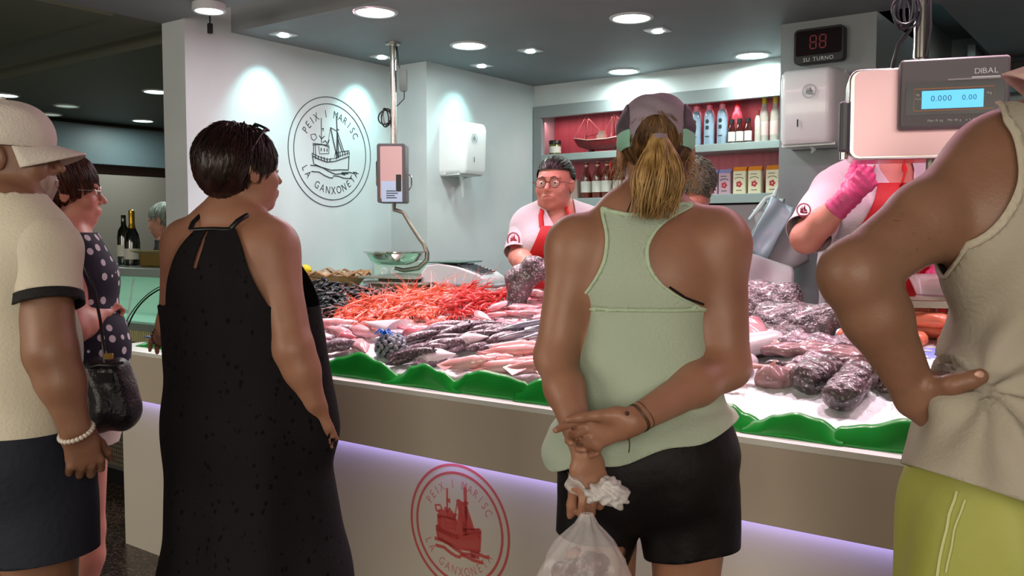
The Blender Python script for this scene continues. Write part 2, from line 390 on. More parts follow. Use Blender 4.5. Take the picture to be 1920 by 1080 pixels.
# tray bed with crushed ice rising to the back
def bedz(y): return .935+(y-2.12)*.25
t2 = empty('display_tray', (-1, 2.55, .922), label='sloping steel display tray that carries the ice and the fish', cat='tray')
m = MB(); y0, y1 = 2.142, 2.93; T = lambda lo, hi: m.box((lo[0]+1, lo[1]-2.55, lo[2]-.922), (hi[0]+1, hi[1]-2.55, hi[2]-.922))
T((-3.42, y0, .922), (CX1, y1, .926)); T((-3.425, y0, .926), (-3.42, y1, 1.0)); T((-3.42, y1, .922), (CX1, y1+.006, bedz(y1)+.008))
m.build('tray', M_steel, t2, smooth=None)
def ice_h(x, y):
    return bedz(y)+.006+.006*math.sin(x*23+y*11)*math.cos(y*31-x*7)+.012*math.sin(x*5.3+1)*math.sin(y*9)
m = MB(); NU, NV = 420, 60
def icep(u, v): x = -3.415+u*(CX1+3.41); y = 2.146+v*.78; return (x, y, max(.93, ice_h(x, y)+random.uniform(-.004, .004)-(.012 if v < .02 else 0)))
m.grid(icep, NU, NV); nb_ = len(m.v)
rim = [i*(NV+1) for i in range(NU+1)]+[NU*(NV+1)+j for j in range(1, NV+1)]+[i*(NV+1)+NV for i in range(NU-1, -1, -1)]+[j for j in range(NV-1, 0, -1)]
m.v += [(m.v[i][0], m.v[i][1], .927) for i in rim]; k_ = len(rim); m.f += [(rim[i], rim[(i+1) % k_], nb_+(i+1) % k_, nb_+i) for i in range(k_)]+[tuple(nb_+i for i in range(k_))]; m.mi += [0]*(k_+1)
o = m.build('crushed_ice', mat('ice', '#f6f9fa', .5, bump=.45, bscale=90, c2='#eaf1f4', nscale=40), smooth=180)
tag(o, 'bed of crushed white ice covering the display tray', 'ice', kind='stuff')

# green scalloped liner sheets
M_green = mat('green_plastic', '#128a2c', .3, sss=0, c2='#0e7c26', nscale=3)
def sheet(tops, ph, label, ybase=2.128, lean=.03):
    xs = [p[0] for p in tops]; n = 60
    def zt(x):
        for (xa, za), (xb, zb) in zip(tops, tops[1:]):
            if x <= xb: s = (x-xa)/(xb-xa); s = s*s*(3-2*s); return za+(zb-za)*s
        return tops[-1][1]
    m = MB()
    def fn(u, v):
        x = xs[0]+(xs[-1]-xs[0])*u; top = zt(x)+.010; vv = v
        y = ybase-ph+lean*vv**1.5+.006*math.sin(x*22+ph*300)*vv
        return (x-xs[0], y-ybase, .9235+(top-.9235)*vv-.9235)
    m.grid(fn, n, 6)
    o = m.build('liner_sheet', M_green, smooth=180); o.location = (xs[0], ybase, .9235)
    so = o.modifiers.new('s', 'SOLIDIFY'); so.thickness = .0015
    tag(o, label, 'liner', 'wavy green plastic liner sheets')
sheet([(-2.62, .95), (-2.52, .975), (-2.405, .96), (-2.338, .979), (-2.25, 1.003), (-2.154, .981), (-2.03, .935)], .002, 'green liner sheet with the tall hump beside the black dress')
sheet([(-2.11, .93), (-2.055, .945), (-1.995, .978), (-1.936, .992), (-1.867, .974), (-1.77, .932)], .008, 'green liner sheet in front of the netted blue and grey bag of shellfish')
sheet([(-1.85, .93), (-1.803, .949), (-1.757, .977), (-1.708, .99), (-1.621, .984), (-1.543, .972), (-1.50, .95)], .002, 'green liner sheet left of the pale green tank top')
sheet([(-1.56, .955), (-1.473, .987), (-1.417, .985), (-1.3, .95), (-1.15, .985), (-1.0, .95)], .009, 'green liner sheet mostly hidden behind the pale green tank top')
sheet([(-1.02, .95), (-.95, .985), (-.887, .977), (-.851, .957), (-.79, .935)], .003, 'green liner sheet just right of the pale green tank top')
sheet([(-.85, .935), (-.814, .945), (-.769, .965), (-.716, .977), (-.665, .967), (-.60, .935)], .009, 'dark green liner sheet in front of the speckled black fish')
sheet([(-.64, .935), (-.611, .955), (-.554, .965), (-.465, .991), (-.398, .974), (-.33, .94)], .002, 'bright green liner sheet ending at the grey tank top')
sheet([(-.36, .94), (-.25, .98), (-.1, .95), (.1, .985), (.3, .95), (.6, .98), (.9, .95)], .008, 'green liner sheet running behind the man in the grey tank top')
sheet([(-3.70, .93), (-3.649, .953), (-3.60, .985), (-3.53, 1.0), (-3.462, .994), (-3.39, .97), (-3.3, .94)], .0, 'green liner sheet at the left end of the counter', ybase=2.18, lean=.10)
# bits on the left end of the counter
t = empty('plastic_wrap', (-3.72, 2.36, .922), label='crumpled blue and white plastic wrapping on the left end of the counter', cat='wrapping')
m = MB(); m.grid(lambda u, v: (-.12+u*.32, -.06+v*.16, .012+.022*abs(math.sin(u*9+v*5)*math.cos(v*8+u*3))), 22, 12)
m.build('sheet', mat('blue_wrap', '#4a78c8', .35, c2='#cfe0ee', nscale=14), t, smooth=60).modifiers.new('s', 'SOLIDIFY').thickness = .001

# ================================================================== neighbouring refrigerated case
t = empty('refrigerated_case', (-5.0, 2.63, 0), label='empty glass-fronted refrigerated case with mint lit interior beside the column', cat='display case')
X0, X1 = -1.2, .86
MB().box((X0, .02, .10), (X1, .75, .84)).build('base', mat('dark_grey_panel', '#4c4a4b', .4), t, smooth=None, bevel=.003)
MB().box((X0, .05, 0), (X1, .7, .10)).build('plinth', M_dark, t, smooth=None)
g = MB(); g.m = 0
for i in range(44):
    for j in range(8): g.box((X0+.95+i*.021, .006, .13+j*.026), (X0+.963+i*.021, .016, .149+j*.026))
g.build('vent_grille', mat('vent_beige', '#6b6456', .4), t, smooth=None)
MB().box((X0, .0, .905), (X1, .06, .945)).build('bottom_rail', mat('rail_grey', '#77837f', .3), t, smooth=None, bevel=.003)
g = MB()
for i in range(100): g.box((X0+.01+i*.0205, .012, .845), (X0+.02+i*.0205, .03, .905))
g.box((X0, .02, .84), (X1, .03, .905)); g.build('slatted_grille', mat('slat_cream', '#b9b58a', .4), t, smooth=None)
MB().box((X0, .06, .86), (X1, .70, .90)).box((X0, .66, .90), (X1, .70, 1.2)).build('interior', mat('mint_white', '#b9d2c6', .35), t, smooth=None)
MB().rbox((X0, .10, 1.185), (X1, .50, 1.235), .01, axis=0).build('top_shelf', mat('hood_grey', '#8b9a96', .25), t)
MB().add([(X0, .02, .945), (X1, .02, .945), (X1, .12, 1.185), (X0, .12, 1.185)], [(0, 1, 2, 3)]).build('front_glass', mat('case_glass', '#dff5ec', .03, trans=1, alpha=.25), t, smooth=None)
g = MB()
for x in (-.35, .42): g.tube([(x, .03, .95), (x-.1, .13, 1.18)], .005, 6)
g.build('glass_joint', M_white, t)
g = MB(); g.sphere((-.32, .14, 1.02), .014).sphere((-.38, .14, 1.025), .012); g.box((-.40, .2, .93), (-.2, .4, .955)); g.build('fitting', M_steel_s, t)
area_light('case_light', (-.17, .25, 1.17), (-.17, .3, .9), 1.9, 2.6, (.55, 1, .78), sizey=.05, parent=t)
# cable arching over the front of the case
def arch(pts, r, label, n=24):
    c = MB(); P_ = [Vector(p) for p in pts]; out = []
    for i in range(n+1):
        u = i/n; a, b, c2, d = P_; out.append(a*(1-u)**3+b*3*u*(1-u)**2+c2*3*u*u*(1-u)+d*u**3)
    o = c.tube([p-out[0] for p in out], r, 6).build('cable', M_black); o.location = out[0]; tag(o, label, 'cable'); return o
arch([(-4.27, 2.45, .923-.08), (-4.22, 2.46, 1.08), (-4.05, 2.50, 1.17), (-3.78, 2.53, 1.20)], .004, 'thick black cable arching in front of the glass case')
arch([(-4.30, 2.46, .90), (-4.27, 2.47, 1.02), (-4.12, 2.50, 1.14), (-4.02, 2.52, 1.165)], .0025, 'thin black cable beside the thicker one in front of the glass case')
# bottles and box on the case
def bottle(prof, name, label, cat, loc, parts, group=None, n=20):
    t = empty(name, loc, label=label, cat=cat, group=group)
    return t
t = empty('champagne_bottle', (-5.06, 2.98, 1.236), label='dark champagne bottle with gold neck foil and white label on the glass case', cat='bottle')
MB().lathe([(.043,0),(.045,.01),(.045,.14),(.038,.185),(.02,.225),(.0155,.25)], 28).build('glass', mat('dark_glass', '#0a120b', .08, coat=1), t)
MB().lathe([(.0165,.25),(.0172,.28),(.0172,.31),(.0185,.315),(.0165,.33),(.008,.335)], 20).lathe([(.022,.222),(.0165,.25)], 20, cap=False).build('foil', mat('gold_foil', '#b08a2c', .35, metal=1), t)
MB().lathe([(.0458,.035),(.0458,.10)], 28, cap=False).build('label', mat('paper_white', '#c8c8c0', .6), t)
t = empty('wine_bottle', (-5.22, 3.02, 1.236), label='black wine bottle beside the champagne, half hidden by the polka-dot woman', cat='bottle')
MB().lathe([(.038,0),(.04,.01),(.04,.17),(.034,.21),(.016,.24),(.014,.29),(.016,.30),(.012,.305)], 24).build('glass', MATS['dark_glass'], t)
MB().lathe([(.0408,.05),(.0408,.12)], 24, cap=False).build('label', MATS['paper_white'], t)
t = empty('cardboard_box', (-4.72, 3.02, 1.236), 0.1, label='open brown cardboard box standing on the glass case by the column', cat='box')
m = MB().box((-.15,-.1,0),(.3,-.094,.075)).box((-.15,.1,0),(.3,.106,.13)).box((-.15,-.1,0),(-.144,.1,.08)).box((.294,-.1,0),(.3,.1,.08)).box((-.15,-.1,0),(.3,.1,.005))
m.build('body', mat('cardboard', '#6e5a28', .8), t, smooth=None)
MB().add([(-.17,-.15,.092),(.3,-.15,.10),(.3,-.094,.075),(-.15,-.094,.075)], [(0,1,2,3)]).build('flap', mat('cardboard_pale', '#b0aa7c', .8), t, smooth=None).modifiers.new('s','SOLIDIFY').thickness=.004
MB().add([(-.16,.16,.165),(.3,.16,.17),(.3,.104,.12),(-.15,.104,.12)], [(0,1,2,3)]).build('flap', MATS['cardboard'], t, smooth=None).modifiers.new('s','SOLIDIFY').thickness=.004

# ================================================================== wall emblem
e = MB(); emblem(e, (0, 0, 0), (0, 1, 0), (0, 0, 1), (1, 0, 0), .312, lw=.0045)
o = e.build('wall_emblem', M_ink, smooth=None); o.location = (-3.8895, 3.525, 1.893)
tag(o, 'large round drawn boat emblem lettered around its rim on the white wall', 'emblem')

# ================================================================== paper dispensers
def dispenser(loc, rz, label, paper, sc=1):
    t = empty('paper_dispenser', loc, rz, label, 'paper dispenser', 'white paper dispensers'); t.scale = (sc, sc, sc)
    m = MB()     # local: wall behind is +Y, front is -Y
    prof = [(-.20,.0),(-.215,-.015),(-.22,-.05),(-.215,-.30),(-.20,-.335),(0,-.385)]
    xs = [(-.14,.0),(-.138,.02)]
    def body(u, v):
        a = u; k = v
        z = [0, -.004, -.02, -.05, -.32, -.345, -.36][int(round(v*6))]; dy = [.17, .19, .205, .215, .205, .19, .06][int(round(v*6))]
        hw = [.12, .132, .138, .14, .14, .137, .125][int(round(v*6))]
        ang = (u-.5)*2; x = hw*ang
        y = -dy*(1-max(0, abs(ang)-.72)**2*5.0)
        return (x, y if abs(ang) < .999 else 0.0, z)
    m.grid(body, 22, 6); m.add([(-.12,0,0),(.12,0,0),(.12,-.12,0),(-.12,-.12,0)], [(0,1,2,3)])
    m.box((-.125,-.16,-.355),(.125,0,-.34))
    m.box((-.135,-.05,-.35),(.135,0,-.003))
    m.build('housing', M_white, t, smooth=50)
    e = MB(); emblem(e, (-.03 if paper else .02, -.2162, -.11), (1,0,0), (0,0,1), (0,-1,0), .032, lw=.0012, text=False); e.build('emblem', mat('grey_ink', '#8b9aa0', .6), t, smooth=None)
    MB().box((-.035,-.2165,-.27),(-.029,-.2155,-.235)).build('keyhole', M_ink, t, smooth=None)
    if paper: MB().tube([(0,-.08,-.35),(0,-.085,-.42),(.006,-.08,-.50)], [.035,.022,.016], 10, flat=.6).build('paper', mat('tissue', '#cdd6da', .8), t)
    else: MB().tube([(.0,-.10,-.35),(.012,-.105,-.37),(.0,-.11,-.385)], [.015,.012,.004], 8, flat=.5).build('paper', mat('tissue', '#cdd6da', .8), t)
dispenser((-3.59, 4.25, 2.10), R(90), 'white paper dispenser with hanging tissue on the wall left of the shelves', True, .90)
dispenser((-1.375, 4.36, 2.19), 0, 'white paper dispenser on the grey pillar under the turn display', False)

# turn display
t = empty('turn_display', (-1.37, 4.36, 2.32), label='black queue number display with SU TURNO lettering on the grey pillar', cat='display')
MB().rbox((-.118,-.05,-.083),(.118,0,.083),.022,axis=1).build('housing', M_black, t, bevel=.003)
MB().rbox((-.108,-.0515,-.045),(.108,-.05,.073),.012,axis=1).build('window', mat('dark_red_glass', '#12060a', .1), t)
m = MB()
for cx in (-.025, .02):
    for (dx, dz, hw, hh) in ((0,.035,.011,.003),(0,.005,.011,.003),(0,-.025,.011,.003),(.014,.02,.003,.012),(.014,-.01,.003,.012),(-.014,-.01,.003,.012),(-.014,.02,.003,.012)):
        m.box((cx+dx-hw,-.0525,.01+dz-hh),(cx+dx+hw,-.0515,.01+dz+hh))
m.build('digits', mat('dim_red_led', '#4a0a14', .4, emit='#6a0a18', estr=.35), t, smooth=None)
m = MB(); put_text(m, 'SU TURNO', (0,-.0505,-.064), (1,0,0), (0,0,1), .026, (0,-1,0), gap=.16); m.build('lettering', mat('letter_white', '#c8ccd0', .5), t, smooth=None)

# ================================================================== back counter with till and wall box
t = empty('back_counter', (-3.05, 3.45, 0), label='low service counter with green glass top behind the mussels', cat='counter')
MB().box((-.82, -.42, 0), (.52, .5, 1.085)).build('body', mat('mint_panel', '#b9c9b8', .35), t, smooth=None)
MB().box((-.82, -.44, 1.085), (.53, .5, 1.10)).build('top', mat('green_glass', '#7fae98', .12), t, smooth=None)
o = MB().box((-.16,-.05,0),(.16,.05,.165)).build('socket_box', mat('pale_mint', '#bccdc6', .35), smooth=None, bevel=.004); o.location = (-3.66, 3.86, 1.10)
o.rotation_euler = (0,0,R(15)); tag(o, 'pale box with two round power sockets behind the hanging pan', 'socket box')
m = MB()
for dx in (-.09, -.02): m.lathe([(.024,0),(.024,.004),(.018,.006),(.015,.002)], 18, c=(dx,-.051,.10), axis=(0,-1,0))
m.build('socket', M_white, o)
t = empty('shop_scale', (-2.83, 3.38, 1.118), R(14), 'white counter scale with keypad hump and long steel weighing plate', 'scale')
MB().rbox((-.05,-.17,.0),(.30,.17,.055),.02,axis=2).build('base', M_white, t, bevel=.004)
MB().box((-.03,-.172,.058),(.29,.17,.066)).build('seam', M_greyp, t, smooth=None)
m = MB(); pr = [(-.14,.06),(-.13,.12),(-.10,.155),(-.04,.165),(.06,.15),(.17,.115),(.205,.09),(.21,.06)]
m.poly([(x,-.13,z) for x, z in pr], .26, (0,1,0)); m.build('hood', mat('scale_white', '#c3c9cc', .35), t, smooth=60, bevel=.008)
m = MB()
for i in range(7):
    for j in range(5):
        u = .055+i*.019; z = .155-(u-.05)*.31+.004; m.box((u,-.11+j*.035,z-.004),(u+.014,-.085+j*.035,z+.003))
m.build('keypad', mat('key_grey', '#4d585c', .5), t, smooth=None)
MB().box((-.10,-.13,.165),(.08,.13,.172)).build('dust_cover', mat('cover_green', '#4f6e66', .4), t, smooth=None, bevel=.003)
MB().lathe([(.006,0),(.006,.003)], 12, c=(.13,-.171,.03), axis=(0,-1,0)).build('lock', M_dark, t)
MB().box((-.42,-.20,.062),(-.06,.16,.074)).box((-.44,-.21,.088),(-.12,.17,.098)).build('weighing_plate', M_steel, t, smooth=None, bevel=.002)
MB().box((-.40,-.18,.0),(-.08,.14,.062)).box((-.36,-.15,.074),(-.16,.12,.088)).build('plate_body', mat('bronze_dark', '#4e4a38', .4), t, smooth=None)
MB().box((-.46,-.24,-.004+.006),(.02,-.19,.022)).build('drip_rail', M_greyp, t, smooth=None, bevel=.002)

# ================================================================== hanging scale by the emblem wall
def cable_loops(m, c, r, n, th=.004, ax=(1,0,0)):
    pts = []
    for i in range(n*16+1):
        a = 2*PI*i/16; k = i/(n*16); pts.append((c[0]+ax[0]*math.cos(a)*r*(.8+.3*math.sin(k*9))+.01*math.sin(k*13), c[1]+ax[1]*math.cos(a)*r+.012*math.cos(k*17), c[2]+math.sin(a)*r*1.6*(1+.15*math.sin(k*5))))
    m.tube(pts, th, 6)
t = empty('hanging_scale', (-3.39, 3.52, 2.45), R(36), 'hanging shop scale with steel pan on a ceiling pole beside the emblem', 'scale')
MB().tube([(0,0,0),(0,0,-.55)], .0185, 16).lathe([(.04,0),(.04,-.012),(.02,-.014)], 20).build('pole', M_steel, t)
MB().rbox((-.080,-.075,-.86),(.072,.075,-.545),.012,axis=1).build('housing', mat('scale_frame', '#4a4548', .4), t, bevel=.004)
MB().rbox((-.062,-.079,-.84),(.055,-.075,-.56),.008,axis=1).build('side_plate', mat('pinkish_steel', '#b8979d', .34, metal=.85), t)
MB().box((-.055,-.0815,-.855),(.055,-.079,-.745)).build('sticker', mat('sticker_blue', '#9fb3cc', .6), t, smooth=None)
m = MB()
for i, wd in enumerate((.05,.062,.045,.055)): m.box((-.03,-.0822,-.80-i*.012),(-.03+wd,-.0815,-.795-i*.012))
m.build('sticker_text', M_ink, t, smooth=None)
MB().rbox((.022,-.083,-.80),(.05,-.079,-.71),.004,axis=1).build('display', M_black, t)
MB().tube([(.08,-.0,-.70),(.095,0,-.72),(.095,0,-.77),(.08,0,-.79)], .004).build('handle', M_steel_s, t)
MB().tube([(-.08,.0,-.62),(-.092,0,-.64),(-.092,0,-.76),(-.08,0,-.78)], .006).build('handle', M_steel_s, t)
m = MB().tube([(.02,0,-.02),(.03,-.01,-.1),(.045,-.01,-.17),(.07,-.01,-.25)], .004, 6).rbox((.035,-.02,-.26),(.075,.01,-.14),.01,axis=1).tube([(.06,-.01,-.25),(.06,-.01,-.30),(.02,-.01,-.34)], .003, 6)
cable_loops(m, (-.04, -.01, -.40), .028, 3, .004); m.build('cable', M_black, t)
m = MB().tube([(0,0,-.86),(.0,0,-.895),(.05,0,-.91),(.09,0,-.98),(.135,0,-1.05),(.16,0,-1.08),(.178,0,-1.13),(.176,0,-1.17),(.13,0,-1.212),(.05,0,-1.225),(.0,0,-1.212)], [.012,.013,.012,.011,.011,.012,.013,.014,.014,.012,.01], 10); m.build('hook_arm', mat('worn_steel', '#8f8a80', .35, metal=.9), t)
m = MB().lathe([(.160,.072),(.150,.055),(.130,.022),(.09,.003),(.0001,-.003)], 48, c=(0,0,-1.195)).lathe([(.158,.074),(.170,.074),(.170,.069),(.154,.062)], 48, c=(0,0,-1.195)); m.build('pan', M_steel_s, t)

# hanging scale with display (right)
t = empty('hanging_scale', (-.585, 2.75, 2.45), R(19), 'big hanging scale with lit blue display facing the customers', 'scale')
MB().tube([(0,0,0),(0,0,-.54)], .021, 18).lathe([(.05,0),(.05,-.012),(.03,-.014)], 20).lathe([(.03,-.548),(.03,-.535),(.022,-.53)], 16).build('pole', M_steel_s, t)
MB().rbox((-.19,-.02,-.815),(.20,.15,-.555),.03,axis=1).build('housing', M_steel, t, bevel=.006)
MB().rbox((-.175,-.0235,-.805),(.195,-.014,-.562),.02,axis=1).build('front_plate', mat('pinkish_steel', '#b8979d', .34, metal=.85), t)
m = MB().rbox((-.06,-.075,-.735),(.215,-.018,-.545),.01,axis=1); m.build('display_head', mat('head_grey', '#565055', .42), t, bevel=.006)
MB().box((.13,-.075,-.755),(.213,-.03,-.725)).build('lower_lug', mat('head_grey', '#565055', .42), t, smooth=None, bevel=.004)
MB().rbox((-.045,-.0775,-.70),(.20,-.074,-.612),.004,axis=1).build('display_panel', mat('panel_navy', '#1d1b28', .25), t)
m = MB(); m.ribbon([(-.024,-.0775,-.688),(.175,-.0775,-.688),(.175,-.0775,-.628),(-.024,-.0775,-.628),(-.024,-.0775,-.688)], .0022, (0,-1,0)); m.build('display_border', mat('copper_line', '#a8683c', .4), t, smooth=None)
MB().box((-.004,-.079,-.683),(.15,-.077,-.634)).build('screen', mat('screen_blue', '#2a8fc0', .3, emit='#5fc4ee', estr=1.0), t, smooth=None)
m = MB(); put_text(m, '0.000', (.045,-.0785,-.655), (1,0,0), (0,0,1), .022, (0,-1,0)); put_text(m, '0.00', (.115,-.0785,-.655), (1,0,0), (0,0,1), .020, (0,-1,0)); m.build('digits', mat('screen_ink', '#2b7ba0', .5), t, smooth=None)
m = MB(); put_text(m, 'DIBAL', (.155,-.0755,-.585), (1,0,0), (0,0,1), .021, (0,-1,0), gap=.08, sx=1.05, lift=.001)
m.box((.12,-.0765,-.603),(.19,-.0755,-.600)); put_text(m, 'Max 15 kg   Min 40 g   e = 5 g', (.075,-.0757,-.715), (1,0,0), (0,0,1), .009, (0,-1,0), gap=.1, lift=.001)
put_text(m, 'kg', (-.014,-.0777,-.643), (1,0,0), (0,0,1), .008, (0,-1,0), lift=.001); put_text(m, 'Tara', (-.014,-.0777,-.655), (1,0,0), (0,0,1), .007, (0,-1,0), lift=.001); put_text(m, '/kg', (.163,-.0777,-.645), (1,0,0), (0,0,1), .009, (0,-1,0), lift=.001); m.build('lettering', mat('letter_white', '#c8ccd0', .5), t, smooth=None)
MB().rbox((.155,-.077,-.752),(.203,-.0748,-.722),.002,axis=1).build('sticker', mat('sticker_pink', '#cdbfd6', .6), t)
MB().box((.06,-.08,-.608),(.19,-.0745,-.604)).build('ridge', mat('ridge_light', '#8b858a', .3), t, smooth=None)
MB().rbox((-.215,-.03,-.79),(-.185,.03,-.645),.01,axis=2).build('handle', mat('handle_grey', '#3b3d42', .35), t, bevel=.006)
MB().lathe([(.012,0),(.012,.02)],12,c=(-.2,0,-.81)).build('foot', M_steel_s, t)
m = MB(); cable_loops(m, (-.045, -.02, -.40), .028, 6, .0035); m.tube([(-.03,-.02,-.45),(-.06,-.02,-.49),(-.07,-.01,-.53),(-.075,0,-.56)], .006, 8).tube([(.018,-.02,-.37),(.022,-.02,-.45),(.012,-.02,-.53)], .003, 6).lathe([(.024,-.006),(.024,.006)], 16, c=(0,0,-.36)); m.build('cable', mat('dark_cable', '#23232b', .35), t)
# hook rod and the pan tray below it
m = MB().tube([(.04,.06,-.815),(.04,.06,-.90),(.10,.10,-.98),(.14,.13,-1.1),(.12,.12,-1.2)], .012, 10); m.build('hook_arm', MATS['worn_steel'], t)
m = MB(); m.rbox((-.13,-.06,-1.215),(.20,.20,-1.205),.02,axis=2); m.build('pan', M_steel_s, t)
m = MB().box((-.09,-.075,-1.235),(.2,-.062,-1.216)).tube([(-.13,-.06,-1.205),(-.08,-.08,-1.235)], .004, 6); m.build('pan_rail', M_steel, t, smooth=None)

o = MB().tube([(0, 0, .06), (0, 0, 0)], .004, 6).rbox((-.012, -.008, -.05), (.012, .008, 0), .006, axis=1).build('shutter_pull', M_dark); o.location = (-3.84, 2.70, 2.46); tag(o, 'small dark shutter pull hanging beside the small lamp at the top of the white column', 'shutter pull')
# ================================================================== figure building: smooth distance fields turned into one continuous skin
CF = np.array([-math.sin(YAW)*math.cos(PIT), math.cos(YAW)*math.cos(PIT), -math.sin(PIT)]); CR = np.array([math.cos(YAW), math.sin(YAW), 0.]); CU = np.cross(CR, CF)
HF = np.array([-math.sin(YAW), math.cos(YAW), 0.])
def P(x, y, d): return np.array([0, 0, 1.42])+(CF+CR*(x-960)/FPX+CU*(540-y)/FPX)*d      # a point of the place seen at x, y and d metres away
def A(*v): return np.array(v, dtype=float)
def nrm(v): v = np.asarray(v, float); return v/(np.linalg.norm(v)+1e-12)
class Frame:
    """a body or head frame: th turns it clockwise from facing straight away"""
    def __init__(s, o, th, pitch=0, roll=0):
        t = R(th); s.o = np.asarray(o, float); f = HF*math.cos(t)+CR*math.sin(t); r = CR*math.cos(t)-HF*math.sin(t); u = A(0, 0, 1)
        p = R(pitch); f, u = f*math.cos(p)+u*math.sin(p), u*math.cos(p)-f*math.sin(p)
        q = R(roll); r, u = r*math.cos(q)+u*math.sin(q), u*math.cos(q)-r*math.sin(q)
        s.r, s.f, s.u = r, f, u
    def p(s, x, y, z): return s.o+s.r*x+s.f*y+s.u*z
    def l(s, v): d = v-s.o; return d @ s.r, d @ s.f, d @ s.u
def ecap(a, b, ra, rb, w=None, k=.02):
    """tapered limb; ra, rb are a radius or (across, deep) and w the across axis"""
    a = np.asarray(a, float); b = np.asarray(b, float)
    ra = ra if isinstance(ra, (tuple, list)) else (ra, ra); rb = rb if isinstance(rb, (tuple, list)) else (rb, rb)
    return ('c', a, b, ra, rb, w, k)
def ell(c, r, fr=None, k=.02, sub=False): return ('s' if sub else 'e', np.asarray(c, float), r, fr, None, None, k)
def _bbox(p, off):
    if p[0] == 'c': m = max(*p[3], *p[4])+off; return np.minimum(p[1], p[2])-m, np.maximum(p[1], p[2])+m
    m = max(p[2])+off; return p[1]-m, p[1]+m
def _axis(lo, hi, h, fine, hf):
    out = [lo]
    while out[-1] < hi:
        x = out[-1]; step = h
        for a, b in fine:
            if a-.02 <= x <= b+.02: step = hf
        out.append(x+step)
    return np.array(out, dtype=np.float32)
def field(prims, h=.008, off=0., fine=None, hf=.004, lo=None, hi=None):
    bl = [_bbox(p, off) for p in prims if p[0] != 's']
    L0 = np.min([b[0] for b in bl], 0)-.02; H0 = np.max([b[1] for b in bl], 0)+.02
    if lo is not None: L0 = np.maximum(L0, lo)
    if hi is not None: H0 = np.minimum(H0, hi)
    fine = fine or []
    ax = [_axis(L0[i], H0[i], h, [(f[0][i], f[1][i]) for f in fine], hf) for i in range(3)]
    D = np.full([len(a) for a in ax], .2, dtype=np.float32)
    for p in prims:
        k = p[6]; b0, b1 = _bbox(p, off+k+.025); sl = []; cs = []
        for i in range(3):
            i0, i1 = np.searchsorted(ax[i], b0[i]), np.searchsorted(ax[i], b1[i]); sl.append(slice(i0, i1)); cs.append(ax[i][i0:i1])
        if min(len(c) for c in cs) == 0: continue
        X = cs[0][:, None, None]; Y = cs[1][None, :, None]; Z = cs[2][None, None, :]
        if p[0] == 'c':
            a, b, ra, rb, w = p[1:6]; d = b-a; L2 = max(float(d @ d), 1e-9); L_ = math.sqrt(L2)
            dx, dy, dz = X-a[0], Y-a[1], Z-a[2]
            t = np.clip((dx*d[0]+dy*d[1]+dz*d[2])/L2, 0, 1)
            ex, ey, ez = dx-t*d[0], dy-t*d[1], dz-t*d[2]
            if w is None or (ra[0] == ra[1] and rb[0] == rb[1]):
                v = np.sqrt(ex*ex+ey*ey+ez*ez)-(ra[0]+(rb[0]-ra[0])*t)-off
            else:
                T = d/L_; W = np.asarray(w, float); W = nrm(W-T*(W @ T)); Q = np.cross(T, W)
                eu = ex*W[0]+ey*W[1]+ez*W[2]; ev = ex*Q[0]+ey*Q[1]+ez*Q[2]; et = ex*T[0]+ey*T[1]+ez*T[2]
                rw = ra[0]+(rb[0]-ra[0])*t+off; rd = ra[1]+(rb[1]-ra[1])*t+off; rm = np.minimum(rw, rd)
                k0 = np.sqrt((eu/rw)**2+(ev/rd)**2+(et/rm)**2); k1 = np.sqrt((eu/rw**2)**2+(ev/rd**2)**2+(et/rm**2)**2)+1e-6
                v = k0*(k0-1)/k1
        else:
            c, r, fr = p[1:4]; r = [q+(off if p[0] == 'e' else 0) for q in r]
            dx, dy, dz = X-c[0], Y-c[1], Z-c[2]
            if fr is None: a, b, c_ = dx, dy, dz
            else: a = dx*fr.r[0]+dy*fr.r[1]+dz*fr.r[2]; b = dx*fr.f[0]+dy*fr.f[1]+dz*fr.f[2]; c_ = dx*fr.u[0]+dy*fr.u[1]+dz*fr.u[2]
            k0 = np.sqrt((a/r[0])**2+(b/r[1])**2+(c_/r[2])**2); k1 = np.sqrt((a/r[0]**2)**2+(b/r[1]**2)**2+(c_/r[2]**2)**2)+1e-6
            v = k0*(k0-1)/k1
        S_ = D[tuple(sl)]
        if p[0] == 's':
            hh = np.maximum(k-np.abs(S_+v), 0)/k; D[tuple(sl)] = np.maximum(S_, -v)+hh*hh*k*.25
        else:
            hh = np.maximum(k-np.abs(S_-v), 0)/k; D[tuple(sl)] = np.minimum(S_, v)-hh*hh*k*.25
    return ax, D
